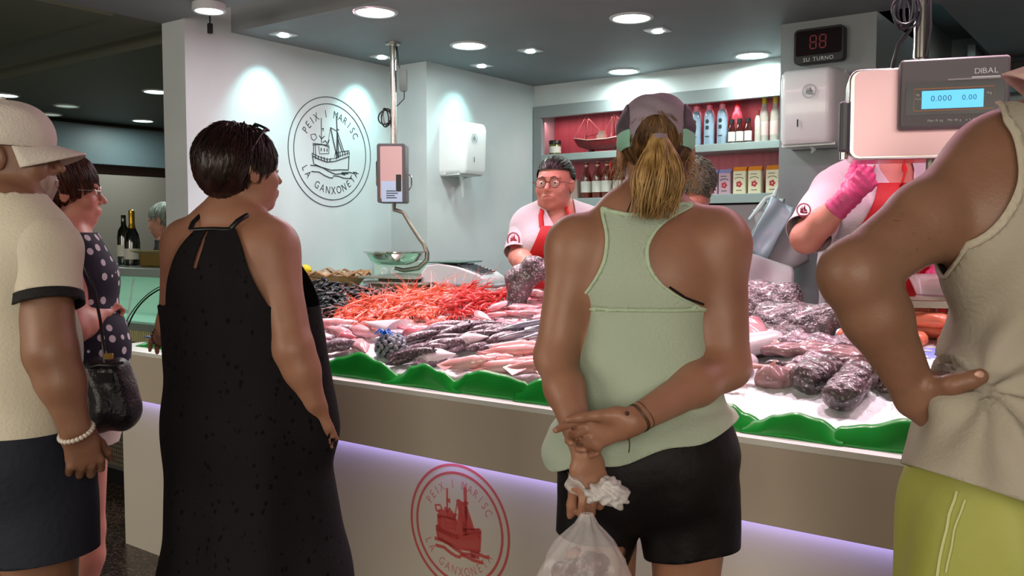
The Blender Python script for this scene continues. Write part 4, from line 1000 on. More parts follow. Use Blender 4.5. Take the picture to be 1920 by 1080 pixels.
    b = MB(); b.M = wmat(me).inverted(); b.grid(lambda u, v: H2.p((u-.5)*.15, .075+v*.085+(-.06*(2*u-1)**2)*(1-.0*v), .012-.035*(2*u-1)**2-v*.012), 16, 6); o = b.build('cap_visor', Mc, me, smooth=180); o.modifiers.new('s', 'SOLIDIFY').thickness = .003
    # hair: swept up at the nape to the ponytail through the cap
    Mh = hair_mat('hair_blonde', '#b4905c', '#71522c', .38)
    hair_shell(me, Hd, s, lambda x, y, z: np.maximum(np.maximum(z-.03, -.060-z-.3*(y+.0)*0), y-.035+.5*np.abs(z)*0), hair_mat('hair_nape', '#7a5a38', '#40291a', .4), off=.002, n=420, ln=.06, lr=.0011, seed=3, flow=lambda x, y, z: A(-x*1.2, -.25, .55-z*4), jitter=.3)
    rnd = np.random.RandomState(5); paths = []; rad = []
    for i in range(420):
        a = rnd.rand()*6.283; q = math.sqrt(rnd.rand()); ou = math.cos(a)*q; ov = math.sin(a)*q; L0 = 1-.30*rnd.rand()**1.5
        def cp_(t): # centre of the tail
            return P(1236+4*math.sin(t*3)-12*t*t, 252+ 160*t, 1.745-.035*math.sin(min(t*2.5, 1.57))+.02*t)
        pts = []
        for j in range(11):
            t = j/10*L0; wd = (.012+.040*math.sin(min(1, t*1.5)*1.57))*(1-.45*max(0, t-.55)/.45); lean = .030*t*t*math.sin(a*3+i)
            pts.append(cp_(t)+CR*(ou*wd+lean*.6+.003*math.sin(t*9+i))-HF*(ov*wd*.75)+A(0, 0, -.0))
        paths.append(pts); rad.append(.0019*(.7+.6*rnd.rand()))
    strand_mesh('ponytail', paths, Mh, me, rad)
    # loose wisps around nape and ears
    paths = []; rad = []
    for i in range(90):
        sx = -1 if i % 2 else 1; st_ = Hd.p(sx*(.060+.02*rnd.rand()), -.04+.05*rnd.rand(), .0-.05*rnd.rand()); d = Hd.r*sx*(.2+.5*rnd.rand())-Hd.f*.3*rnd.rand()-A(0, 0, .5+.5*rnd.rand())+rnd.randn(3)*.25; L0 = .03+.05*rnd.rand()
        paths.append([st_+nrm(d)*L0*t+Hd.r*(-sx)*.018*t*t for t in np.linspace(0, 1, 6)]); rad.append(.0005)
    strand_mesh('loose_hair', paths, Mh, me, rad)
    o = MB(); o.M = wmat(me).inverted(); o.lathe([(.012, -.008), (.016, -.004), (.016, .004), (.012, .008)], 14, c=P(1236, 262, 1.742), axis=(CF*-.4+A(0, 0, -.6))); o.build('hair_tie', Mc, me)
    shoes((a1, a2), B.r, B.f, M_shoe, M_sole, me)
    # ---- the knotted plastic bag she carries
    bag = empty('plastic_bag', tuple(P(1100, 1000, 1.64)), 0, 'thin translucent plastic bag with shellfish dangling from the clasped hands', 'bag')
    k = P(1100, 962, 1.625); ct = P(1092, 1088, 1.63)
    M_film = mat('film', '#e8e0e2', .22, alpha=.30, spec=.8, bump=.4, bscale=30)
    zs = [(0, .010), (.02, .020), (.05, .048), (.085, .072), (.12, .082), (.16, .084), (.20, .072), (.225, .040), (.235, .004)]
    def bagf(u, v):
        t = v*(len(zs)-1); i = min(int(t), len(zs)-2); q = t-i; h = zs[i][0]+(zs[i+1][0]-zs[i][0])*q; r = zs[i][1]+(zs[i+1][1]-zs[i][1])*q
        a = u*2*PI; r = r*(1+.09*math.sin(a*9+h*25)*(1-v*.6)+.05*math.sin(a*4+h*60)); x = P(1100-8*v, 962, 1.63)
        return Vector(x+CR*(math.cos(a)*r*1.02)+HF*(math.sin(a)*r*.7)+A(0, 0, -h))
    b = MB(); b.M = wmat(bag).inverted(); b.grid(bagf, 56, 32, wrapu=True); b.build('bag_film', M_film, bag, smooth=180)
    kc = P(1143, 920, 1.615); axk, Dk = field([ell(kc, (.030, .022, .026), None, .02), ell(kc+CR*.016+A(0, 0, -.012), (.018, .016, .020), None, .015), ell(P(1112, 928, 1.62), (.016, .014, .014), None, .02)], .004); Vk, Fk = nets(axk, Dk); uk = Vk @ CR; Vk = Vk+vnormals(Vk, Fk)*(.0035*np.sin(uk*260+3*np.sin(Vk[:, 2]*190))+.0025*np.sin(Vk[:, 2]*330+uk*150))[:, None]; mesh_obj('bag_knot', Vk, Fk, mat('film_knot', '#dcd6d6', .2, alpha=.62, spec=.8, bump=.5, bscale=60), bag)
    m = MB(); m.M = wmat(bag).inverted(); o = P(1082, 905, 1.615)
    m.grid(lambda u, v: Vector(P(1062+u*45+4*math.sin(v*5), 882+v*30+u*38+3*math.sin(u*9), 1.635-.012*math.sin(v*6))), 12, 8); m.build('bag_handle', MATS['film_knot'], bag, smooth=180)
    for i, (dx, dy, dz, r, nm, mm) in enumerate(((-22, 1075, 0, .040, 'shellfish_lump', mat('dark_flesh', '#4a2a2c', .3, c2='#6e4440', nscale=30, bump=.5)), (12, 1060, 0, .034, 'shellfish_lump', MATS['dark_flesh']), (-4, 1100, -.01, .045, 'shellfish_lump', MATS['dark_flesh']), (22, 1098, .01, .036, 'shellfish_lump', mat('pale_flesh', '#b8948c', .35, c2='#8c6058', nscale=24)), (-10, 1048, .02, .026, 'shellfish_lump', MATS['pale_flesh']))):
        fr = Frame(P(1096+dx, dy, 1.63+dz), i*40, i*23); ax, D = field([ell(fr.o, (r, r*.75, r*.62), fr, .02), ell(fr.p(r*.5, 0, r*.3), (r*.5, r*.5, r*.4), fr, .015)], .007); V, F_ = nets(ax, D)
        V = V+vnormals(V, F_)*(.003*np.sin(V[:, 0]*190+V[:, 2]*140))[:, None]; mesh_obj(nm, V, F_, mm, bag)
cap_lady()

# ---------------------------------------------------------------- the woman in the long black dress
def dress_lady():
    D0 = 2.2; c = P(455, 700, D0)
    me = person(c, 'woman with short dark hair and sunglasses on her head, in a long black halter dress')
    B = Frame(A(c[0], c[1], 0), 18); Hd = Frame(P(453, 318, 2.2), 44, 3); s = .88
    PS = lambda x, y, d=D0: P(x, y, d)
    torso = [ecap(PS(428, 425), PS(432, 520), (.105, .07), (.160, .108), B.r, .05), ecap(PS(432, 520), PS(440, 660), (.160, .108), (.150, .105), B.r, .05), ecap(PS(440, 660), PS(452, 790), (.150, .105), (.180, .13), B.r, .06),
             ell(PS(385, 510, 2.14), (.06, .035, .075), B, .05), ell(PS(480, 505, 2.14), (.06, .035, .075), B, .05)]
    neck = [ecap(PS(440, 360, 2.21), PS(425, 420, 2.21), .052, .058, None, .03), ecap(PS(425, 420, 2.21), PS(352, 452, 2.22), .034, .042, None, .05), ecap(PS(425, 418, 2.21), PS(502, 446, 2.18), .034, .046, None, .05)]
    shL, elL, wrL = PS(348, 462, 2.24), PS(325, 610, 2.27), PS(306, 632, 2.46)
    shR, elR, wrR = PS(511, 465, 2.15), PS(550, 655, 2.09), PS(588, 752, 2.10)
    dL = nrm(P(300, 640, 2.6)-wrL); dR = nrm(P(608, 840, 2.12)-wrR)
    arms = [ell(shL, (.050, .054, .058), B, .04), ecap(shL, elL, .048, .040, None, .04), ecap(elL, wrL, .038, .025, None, .02),
            ell(shR, (.056, .058, .062), B, .04), ecap(shR, elR, .054, .047, None, .04), ecap(elR, elR*.6+wrR*.4, .046, .042, None, .02), ecap(elR*.6+wrR*.4, wrR, .042, .028, None, .02)]
    lg1, a1 = leg_prims(PS(410, 860), -B.r, B.f); lg2, a2 = leg_prims(PS(505, 860), B.r, B.f)
    body = torso+neck+head_prims(Hd, s, .006)+arms+lg1+lg2+hand_prims(wrL, dL, A(0, 0, 1), CR, .92, curl=(.3, .35, .4, .4))+hand_prims(wrR, dR, -HF, -CR, .92, curl=(.3, .3, .35, .4), tcurl=.2, tspread=.3)
    skin('body', body, M_skin_b, me, .009, [bb([Hd.p(0, 0, 0)], .13), hand_box(wrL, dL)], .0045)
    eyes(Hd, s, me, M_eye, M_iris); brows(Hd, s, me, M_brow)
    # dress
    zz = lambda y, d=2.15: P(430, y, d)[2]; uu = lambda x, y, d=2.1: float((P(x, y, d)-B.o) @ B.r)
    dr = torso[:2]+torso[3:]+neck[1:]+[arms[0], arms[3], ecap(shL, shL*.8+elL*.2, .048, .046, None, .04), ecap(shR, shR*.8+elR*.2, .054, .052, None, .04), ecap(PS(440, 545), PS(462, 790), (.170, .12), (.190, .15), B.r, .06),
          ecap(PS(462, 790), PS(480, 1100), (.190, .15), (.218, .18), B.r, .06), ecap(PS(480, 1100), A(*PS(484, 1180)[:2], .30), (.218, .18), (.235, .20), B.r, .05), ecap(PS(560, 560, 2.18), PS(582, 800, 2.16), .030, .045, None, .08)]
    tl = [(zz(400), uu(372, 400)), (zz(428), uu(356, 428)), (zz(470), uu(330, 470)), (zz(520), uu(312, 520)), (zz(560), uu(298, 560))]
    tr = [(zz(400), uu(420, 400)), (zz(425), uu(436, 425)), (zz(450), uu(458, 450)), (zz(490), uu(480, 490)), (zz(540), uu(506, 540)), (zz(600), uu(535, 600)), (zz(640), uu(600, 620))]
    tab = smooth_tab
    def keep(V):
        u, v, z = B.l(V); back = np.maximum(tab(tl, z)-u, u-tab(tr, z)); back = np.maximum(back, z-zz(426)); slit = .0035+.003*np.clip((zz(430)-z)/.05, 0, 1)-np.abs(u-uu(383, 470)-.002*np.sin(z*60)); slit = np.where((z > zz(505)), slit, -1)
        front = np.maximum(np.abs(u)-(.06+.11*np.clip((zz(440)-z)/.16, 0, 1)), z-zz(415)); top = np.where(v < .035, np.maximum(back, slit), front)
        f = np.where(z < zz(575), -.01, top); return np.maximum(f, .30-z)
    def dsp(V):
        u, v, z = B.l(V); low = np.clip((1.15-z)/.6, 0, 1); return low*(.013*np.sin(u*24+v*14+.8*np.sin(z*4)+.6)+.006*np.sin(u*51+v*20+z*3))+(1-low)*.003*np.sin(u*60+z*5)*np.clip((z-1.1)/.2, 0, 1)+.004*np.sin(z*21+u*13)*np.exp(-((u-.10)/.09)**2)
    # black cotton with eyelet embroidery
    m = mat('black_eyelet', '#0c0b0d', .85, spec=.2, bump=.2, bscale=180); nt = m.node_tree; N = nt.nodes; Lk = nt.links; b = N['Principled BSDF']
    tc = N.new('ShaderNodeTexCoord'); wv = N.new('ShaderNodeTexVoronoi'); wv.feature = 'F1'; wv.inputs['Scale'].default_value = 9; v2 = N.new('ShaderNodeTexVoronoi'); v2.inputs['Scale'].default_value = 62
    mp = N.new('ShaderNodeMapping'); mp.inputs['Scale'].default_value = (1, 1, .75); Lk.new(tc.outputs['Object'], mp.inputs[0]); Lk.new(mp.outputs[0], wv.inputs['Vector']); Lk.new(mp.outputs[0], v2.inputs['Vector'])
    # rings of small eyelets around coarse cells
    mth = N.new('ShaderNodeMath'); mth.operation = 'SINE'; mu = N.new('ShaderNodeMath'); mu.operation = 'MULTIPLY'; mu.inputs[1].default_value = 26; Lk.new(wv.outputs['Distance'], mu.inputs[0]); Lk.new(mu.outputs[0], mth.inputs[0])
    g1 = N.new('ShaderNodeMath'); g1.operation = 'GREATER_THAN'; g1.inputs[1].default_value = .55; Lk.new(mth.outputs[0], g1.inputs[0])
    g2 = N.new('ShaderNodeMath'); g2.operation = 'LESS_THAN'; g2.inputs[1].default_value = .30; Lk.new(v2.outputs['Distance'], g2.inputs[0])
    g3 = N.new('ShaderNodeMath'); g3.operation = 'MULTIPLY'; Lk.new(g1.outputs[0], g3.inputs[0]); Lk.new(g2.outputs[0], g3.inputs[1])
    mx = N.new('ShaderNodeMix'); mx.data_type = 'RGBA'; mx.inputs[6].default_value = (*hexc('#151316'), 1); mx.inputs[7].default_value = (*hexc('#010101'), 1); Lk.new(g3.outputs[0], mx.inputs[0]); Lk.new(mx.outputs[2], b.inputs['Base Color'])
    cloth('dress', dr, .010, keep, m, me, .009, dsp, .002)
    # halter straps
    b = MB(); b.M = wmat(me).inverted()
    b.tube([P(357, 430, 2.120), P(362, 417, 2.13), P(376, 403, 2.155), P(392, 394, 2.185), P(404, 390, 2.21)], .006, 8, flat=.5)
    b.tube([P(433, 428, 2.105), P(446, 414, 2.108), P(462, 404, 2.13), P(476, 398, 2.165), P(486, 394, 2.21)], .006, 8, flat=.5); b.tube([P(356, 430, 2.118), P(395, 428, 2.10), P(434, 429, 2.105)], .005, 8, flat=.5)
    b.build('halter_strap', M_black, me)
    # short hair
    def hk(x, y, z):
        line = np.where(y > .02, .028-.0*x, np.where(y > -.02, -.022+.05*np.clip((y+.02)/.04, 0, 1), -.095+.9*np.clip(np.abs(x)-.03, 0, 1))); side = np.where((np.abs(x) > .05) & (y > -.018) & (y < .022), .016-z, -1)
        return np.maximum(np.maximum(line-z, side), y-.088+.3*np.maximum(0, .05-z))
    hair_shell(me, Hd, s, hk, hair_mat('hair_dark_brown', '#2a1613', '#150b0a', .35), off=.011, n=2600, ln=.060, lr=.0015, seed=8, lift=.010, jitter=.4, flow=lambda x, y, z: A(x*2.2, (y+.03)*1.6-.15, -.28-.8*max(0, .06-z)*4), crown=(0, -.05, .11), scale=(1.0, 1.04, 1.02), extra=[ell(Hd.p(0, -.058, .0), (.050, .044, .060), Hd, .04)])
    # sunglasses pushed up
    b = MB(); b.M = wmat(me).inverted()
    for sx in (1, -1):
        b.tube([Hd.p(sx*.058*s, .048*s, .110*s), Hd.p(sx*.080*s, .015*s, .085*s), Hd.p(sx*.092*s, -.02*s, .045*s)], .0035, 6)
        b.tube([Hd.p(sx*(.034+.025*math.cos(a))*s, (.050-.018*math.sin(a))*s, (.117+.008*math.sin(a)-.006*abs(math.cos(a)))*s) for a in np.linspace(0, 6.283, 17)], .0034, 6)
    b.tube([Hd.p(-.010*s, .052*s, .120*s), Hd.p(0, .054*s, .123*s), Hd.p(.010*s, .052*s, .120*s)], .003, 6); b.build('sunglasses', M_black, me)
    b = MB(); b.M = wmat(me).inverted(); ax = nrm(wrL-elL); u1 = nrm(np.cross(ax, A(0, 0, 1))); u2 = np.cross(ax, u1)
    for t in np.linspace(0, 2*PI, 20)[:-1]: b.sphere(wrL+(u1*math.cos(t)+u2*math.sin(t))*.029, .0045, 8, 6)
    b.build('bracelet', mat('dark_beads', '#4a2c2a', .3), me)
    shoes((a1, a2), B.r, B.f, M_shoe, M_sole, me)
dress_lady()
# ---------------------------------------------------------------- the man in the white cap (left edge)
def cap_man():
    D0 = 2.0; c = P(-5, 700, D0)
    me = person(c, 'grey-bearded man in white cap, cream t-shirt and dark shorts')
    B = Frame(A(c[0], c[1], 0), 42); Hd = Frame(P(14, 292, 2.0), 72, 2); s = .92; PS = lambda x, y, d=D0: P(x, y, d)
    torso = [ecap(PS(-5, 400), PS(-8, 520), (.13, .085), (.185, .125), B.r, .05), ecap(PS(-8, 520), PS(-2, 680), (.185, .125), (.175, .135), B.r, .05), ecap(PS(-2, 680), PS(10, 860), (.175, .135), (.180, .13), B.r, .05),
             ell(PS(60, 640, 2.08), (.09, .09, .11), B, .06)]
    neck = [ecap(PS(-5, 330, 2.0), PS(-18, 410, 2.0), .060, .068, None, .03), ecap(PS(-15, 405, 2.0), PS(62, 436, 1.96), .05, .055, None, .06), ecap(PS(-15, 405, 2.0), PS(-95, 436, 2.1), .05, .055, None, .06)]
    shR, elR, wrR = PS(78, 468, 1.93), PS(98, 660, 1.88), PS(140, 800, 1.90); shL, elL, wrL = PS(-110, 470, 2.15), PS(-130, 660, 2.2), PS(-100, 800, 2.2)
    dR = nrm(P(160, 870, 1.92)-wrR)
    arms = []
    for a, b, w in ((shR, elR, wrR), (shL, elL, wrL)): arms += [ell(a, (.060, .062, .066), B, .04), ecap(a, b, .057, .049, None, .04), ecap(b, b*.6+w*.4, .049, .047, None, .02), ecap(b*.6+w*.4, w, .047, .031, None, .02)]
    lg1, a1 = leg_prims(PS(-55, 930, 2.04), -B.r, B.f, r=(.098, .064, .062, .038)); lg2, a2 = leg_prims(PS(65, 930, 1.98), B.r, B.f, r=(.098, .064, .062, .038))
    hr = hand_prims(wrR, dR, CR*.7-HF*.7+A(0, 0, 0), B.f, 1.05, curl=(.9, 1.0, 1.1, 1.1), tcurl=.3, tspread=.5); hl = hand_prims(wrL, A(0, 0, -1), -B.r, B.f, 1.05)
    skin('body', torso+neck+head_prims(Hd, s, .006, nose=1.3)+arms+lg1+lg2+hr+hl, M_skin_c, me, .009, [bb([Hd.p(0, 0, 0)], .14), hand_box(wrR, dR)], .0042)
    eyes(Hd, s, me, M_eye, M_iris); brows(Hd, s, me, mat('brow_grey', '#8a8078', .7))
    # stubble beard
    hair_shell(me, Hd, s, lambda x, y, z: np.maximum(np.maximum(z+.052-.45*np.clip(.055-y, 0, .07), -z-.14), np.maximum(.012-y, .012-np.sqrt((x/1.8)**2+(z+.069)**2+np.where(y > .07, 0, 1)))), hair_mat('stubble', '#a8938a', '#857068', .6), off=.0025, n=900, ln=.009, lr=.0006, seed=2, flow=lambda x, y, z: A(x, y*.3, -1), extra=[ell(Hd.p(0, .040*s, -.082*s), (.055*s, .046*s, .036*s), Hd, .03), ell(Hd.p(0, .074*s, -.100*s), (.020*s, .018*s, .016*s), Hd, .02), ell(Hd.p(0, .030*s, -.025*s), (.063*s, .066*s, .085*s), Hd, .03), ell(Hd.p(0, .088*s, -.068*s), (.028*s, .018*s, .020*s), Hd, .014)], name='beard', disp_amp=.0004, scale=(.9, .9, .9))
    # cap
    Mc = mat('white_cotton', '#cfc6bd', .8, bump=.3, bscale=140, c2='#c6bdb4', nscale=7)
    H2 = Frame(Hd.p(0, 0, .004), 72, -3); cp = [ell(H2.p(0, -.016, .034), (.077, .098, .078), H2, .02), ell(H2.p(0, .03, .042), (.062, .060, .060), H2, .03)]
    cloth('cap', cp, .006, lambda V: .014-.14*np.clip(-H2.l(V)[1]-.02, 0, .2)-H2.l(V)[2], Mc, me, .006, lambda V: .0012*np.sin(H2.l(V)[0]*150), .003)
    b = MB(); b.M = wmat(me).inverted()
    def vis(u, v):
        a = (u-.5)*2; ph_ = a*1.20; L_ = .076*max(.0, math.cos(ph_*1.25))**.55; return Vector(H2.p(.080*math.sin(ph_)+L_*v*math.sin(ph_)*.25, -.012+.097*math.cos(ph_)+L_*v, .030-.026*(1-math.cos(ph_))-v*(.016+.030*abs(a)**1.5)))
    b.grid(vis, 22, 8); o = b.build('cap_visor', Mc, me, smooth=180); o.modifiers.new('s', 'SOLIDIFY').thickness = .004
    b = MB(); b.M = wmat(me).inverted()
    for k in range(3): a = PI*k/3+.5; b.tube([H2.p(.0835*math.cos(a)*math.sin(t), -.014+.104*math.sin(a)*math.sin(t), .035+.084*math.cos(t)) for t in np.linspace(-1.35, 1.35, 24)], .0012, 5)
    b.sphere(H2.p(0, -.012, .120), .007, 10, 6); b.build('cap_seam', mat('seam_shade', '#b4aaa2', .8), me)
    # t-shirt
    Mt = mat('cream_cotton', '#cfc6b4', .85, c2='#c6bdaa', nscale=4, bump=.2, bscale=150)
    tee = torso+neck[1:]+[ell(shR, (.060, .062, .066), B, .05), ell(shL, (.060, .062, .066), B, .05)]
    axR = nrm(elR-shR); axL = nrm(elL-shL); cutR = (shR*.53+elR*.47) @ axR; cutL = (shL*.53+elL*.47) @ axL; zz = lambda y, d=2.: P(0, y, d)[2]
    def keep(V):
        u, v, z = B.l(V); sideR = u > .150+0*z; nk = Frame(PS(-15, 400), 42); a, b2, c2_ = nk.l(V)
        f = np.full(len(V), -1.)
        r = np.sqrt(a*a+(b2*1.0)**2); f = np.maximum(f, np.where(c2_ > -.035, .076-r, -1)); f = np.maximum(f, np.where(c2_ > .04, .01, -1)); return np.maximum(f, zz(812)-z)
    cuff = lambda V: np.where(((V-shR) @ B.r) > -.06, (cutR-.020)-(V @ axR), 1.)*1.0+np.where(np.linalg.norm(np.cross(V-shR, axR), axis=1) < .10, 0, 1.)
    nkb = lambda V: (lambda a, b2, c2_: np.where(c2_ > -.05, np.sqrt(a*a+b2*b2)-.086, 1.))(*Frame(PS(-15, 400), 42).l(V))
    fo = folds(B, .005, 20, 7, 3)
    cloth('t_shirt', tee, .012, keep, Mt, me, .009, lambda V: fo(V)*(.4+.8*np.clip((1.3-V[:, 2])/.3, 0, 1)), .0025, cuts=[('collar', nkb, mat('black_knit', '#0c0b0e', .8, bump=.3, bscale=300))])
    sleeve(me, shR, elR, B, .062, .060, .56, Mt, .012, MATS['black_knit'], .004, 1); sleeve(me, shL, elL, B, .062, .060, .56, Mt, .012, MATS['black_knit'], .004, 2)
    # shorts
    sh = torso[2:3]+[ecap(PS(-50, 870, 2.04), PS(-52, 1060, 2.04), .115, .105, None, .05), ecap(PS(60, 870, 1.98), PS(78, 1060, 1.96), .118, .108, None, .05)]
    fs = folds(B, .006, 18, 5, 9)
    cloth('shorts', sh, .010, lambda V: np.maximum(V[:, 2]-zz(795), zz(1050, 1.9)-V[:, 2]+.004*np.sin(V[:, 0]*30)), mat('navy_cotton', '#121624', .8, bump=.25, bscale=60), me, .009, fs, .0025)
    # pearl-like bracelet
    b = MB(); b.M = wmat(me).inverted(); ax = nrm(wrR-elR); u1 = nrm(np.cross(ax, A(0, 0, 1))); u2 = np.cross(ax, u1)
    for t in np.linspace(0, 2*PI, 27)[:-1]: b.sphere(wrR+ax*.012+(u1*math.cos(t)+u2*math.sin(t))*.0335+A(0, 0, -.012)*math.cos(t), .0054, 10, 7)
    b.build('bracelet', mat('pearl', '#c4b8ac', .3), me)
    b = MB(); b.M = wmat(me).inverted(); b.tube([P(-10+40*math.sin(t), 362+18*t*.0+14*math.cos(t), 1.935) for t in np.linspace(.2, 1.4, 8)], .0018, 5); b.build('neck_cord', M_black, me)
    shoes((a1, a2), B.r, B.f, M_shoe, M_sole, me)
cap_man()

# ---------------------------------------------------------------- the woman with glasses in polka dots
def dots_lady():
    D0 = 2.65; c = P(118, 700, D0)
    me = person(c, 'short-haired woman with glasses in polka-dot top, behind the man in white cap')
    B = Frame(A(c[0], c[1], 0), 48); Hd = Frame(P(122, 357, 2.62), 62, 0); s = .9; PS = lambda x, y, d=D0: P(x, y, d)
    torso = [ecap(PS(118, 440), PS(122, 520), (.11, .075), (.155, .115), B.r, .05), ecap(PS(122, 520), PS(128, 620), (.155, .115), (.145, .12), B.r, .05), ecap(PS(128, 620), PS(130, 770), (.145, .12), (.165, .13), B.r, .06),
             ell(PS(158, 530, 2.66), (.085, .08, .075), B, .05), ell(PS(158, 640, 2.64), (.1, .10, .11), B, .05)]
    neck = [ecap(PS(118, 395, 2.64), PS(112, 445, 2.65), .05, .055, None, .03), ecap(PS(112, 438), PS(60, 462, 2.72), .04, .045, None, .05), ecap(PS(112, 438), PS(135, 465, 2.56), .04, .045, None, .05)]
    shR, elR, wrR = PS(118, 480, 2.54), PS(136, 618, 2.47), PS(184, 592, 2.58); shL, elL, wrL = PS(75, 480, 2.8), PS(90, 620, 2.85), PS(150, 610, 2.85)
    dR = nrm(P(212, 572, 2.64)-wrR)
    arms = []
    for a, b, w in ((shR, elR, wrR), (shL, elL, wrL)): arms += [ell(a, (.048, .050, .054), B, .04), ecap(a, b, .046, .040, None, .04), ecap(b, b*.6+w*.4, .040, .037, None, .02), ecap(b*.6+w*.4, w, .037, .025, None, .02)]
    lg1, a1 = leg_prims(PS(88, 830, 2.68), -B.r, B.f); lg2, a2 = leg_prims(PS(142, 830, 2.60), B.r, B.f)
    skin('body', torso+neck+head_prims(Hd, s)+arms+lg1+lg2+hand_prims(wrR, dR, A(0, 0, 1)-HF*.6, A(0, 0, 1)+HF, .85, curl=(1., 1.1, 1.2, 1.3), tcurl=.5, tspread=.3), M_skin_d, me, .009, [bb([Hd.p(0, 0, 0)], .13), hand_box(wrR, dR)], .0045)
    eyes(Hd, s, me, M_eye, M_iris); brows(Hd, s, me, M_brow)
    hk = lambda x, y, z: np.maximum(np.maximum(np.where(y > .03, .030, np.where(y > -.012, .0+0*z, -.085))-z, np.where((np.abs(x) > .05) & (y > -.022) & (y < .02), .012-z, -1)), y-.082)
    hair_shell(me, Hd, s, hk, hair_mat('hair_auburn', '#4a2418', '#2a1510', .35), off=.016, n=1300, ln=.075, lr=.0014, seed=12, flow=lambda x, y, z: A(x*2.2, (y+.02)*1.5+.1, -.28-.8*max(0, .05-z)*4), crown=(0, -.05, .11), extra=[ell(Hd.p(0, -.055, -.02), (.056, .05, .065), Hd, .04)])
    glasses(Hd, s, me, mat('pale_frame', '#b9a7a2', .25, metal=.6), M_lens)
    # polka dot top
    m = mat('polka_navy', '#171a2c', .8); nt = m.node_tree; N = nt.nodes; Lk = nt.links; b = N['Principled BSDF']; tc = N.new('ShaderNodeTexCoord'); v = N.new('ShaderNodeTexVoronoi'); v.inputs['Scale'].default_value = 27; v.inputs['Randomness'].default_value = .45
    Lk.new(tc.outputs['Object'], v.inputs['Vector']); g = N.new('ShaderNodeMath'); g.operation = 'LESS_THAN'; g.inputs[1].default_value = .30; Lk.new(v.outputs['Distance'], g.inputs[0])
    mx = N.new('ShaderNodeMix'); mx.data_type = 'RGBA'; mx.inputs[6].default_value = (*hexc('#171a2c'), 1); mx.inputs[7].default_value = (*hexc('#c4c2c8'), 1); Lk.new(g.outputs[0], mx.inputs[0]); Lk.new(mx.outputs[2], b.inputs['Base Color'])
    zz = lambda y, d=2.6: P(120, y, d)[2]
    def keep(V):
        u, v, z = B.l(V); f = np.maximum(.066-np.linalg.norm((V-shR)*A(1, 1, .75), axis=1), .066-np.linalg.norm((V-shL)*A(1, 1, .75), axis=1)); nk = PS(114, 440); d = V-nk; f = np.maximum(f, np.where(z > zz(480), .078-np.sqrt(d[:, 0]**2+d[:, 1]**2), -1)); return np.maximum(np.maximum(f, z-zz(436)), zz(705)-z)
    fo = folds(B, .005, 22, 8, 2)
    cloth('sleeveless_top', torso+neck[1:]+[ell(PS(166, 660, 2.62), (.09, .10, .10), B, .05)], .010, keep, m, me, .009, fo, .0025)
    sh = torso[2:3]+[ecap(PS(92, 780, 2.68), PS(92, 850, 2.68), .098, .092, None, .05), ecap(PS(145, 780, 2.60), PS(147, 850, 2.60), .098, .092, None, .05)]
    cloth('shorts', sh, .008, lambda V: np.maximum(V[:, 2]-zz(690), zz(832)-V[:, 2]), mat('white_linen', '#cfc8bc', .8), me, .009, fo, .0025)
    shoes((a1, a2), B.r, B.f, M_shoe, M_sole, me)
    # handbag
    bag = empty('handbag', tuple(P(205, 740, 2.5)), 0, 'slouchy black leather handbag hanging beside the polka-dot woman', 'bag')
    c0 = P(205, 745, 2.48); F2 = Frame(c0, 60, 0, -8)
    pr = [ecap(F2.p(-.03, -.02, .06), F2.p(-.04, .04, -.02), (.05, .10), (.06, .115), F2.r, .05), ecap(F2.p(0, -.05, -.04), F2.p(0, .05, -.03), .062, .062, None, .05), ell(F2.p(-.02, .02, -.02), (.06, .11, .09), F2, .05)]
    pr = [ecap(P(190, 700, 2.50), P(203, 765, 2.50), (.062, .045), (.080, .06), CR, .04), ecap(P(222, 700, 2.48), P(216, 770, 2.48), (.025, .04), (.05, .055), CR, .05)]
    ax, Dd = field(pr, .006, 0.); V, F_ = nets(ax, Dd); N_ = vnormals(V, F_); u = V @ CR; V = V+N_*(.006*np.sin(u*75+2*np.sin(V[:, 2]*25))*np.clip((P(0, 800, 2.5)[2]+.14-V[:, 2])*0+1, 0, 1))[:, None]
    mesh_obj('bag_body', V, F_, mat('black_leather', '#17161d', .32, bump=.3, bscale=120, spec=.6), bag)
    b = MB(); b.M = wmat(bag).inverted(); b.tube([P(160, 690, 2.47), P(185, 683, 2.44), P(215, 684, 2.43), P(232, 680, 2.44)], .006, 8, flat=.5); b.build('rim', M_black, bag)
    b = MB(); b.M = wmat(bag).inverted(); b.tube([P(198, 690, 2.46), P(194, 650, 2.47), P(188, 600, 2.50), P(176, 540, 2.52), P(150, 480, 2.50), P(128, 452, 2.52)], .0045, 8, flat=.5); b.build('strap', M_black, bag)
    b = MB(); b.M = wmat(bag).inverted(); b.rbox((-.012, -.002, -.008), (.012, .002, .008), .003, axis=1, M=Matrix.Translation(Vector(P(204, 668, 2.452))) @ Matrix.Rotation(YAW, 4, 'Z')); b.lathe([(.005, 0), (.006, .004)], 12, c=P(200, 706, 2.435)); b.build('buckle', mat('brass', '#a88a4a', .3, metal=1), bag)
    b = MB(); b.M = wmat(bag).inverted(); b.rbox((-.022, -.002, -.013), (.022, .002, .013), .003, axis=1, M=Matrix.Translation(Vector(P(197, 708, 2.43))) @ Matrix.Rotation(YAW, 4, 'Z')); b.build('tag', M_black, bag)
dots_lady()

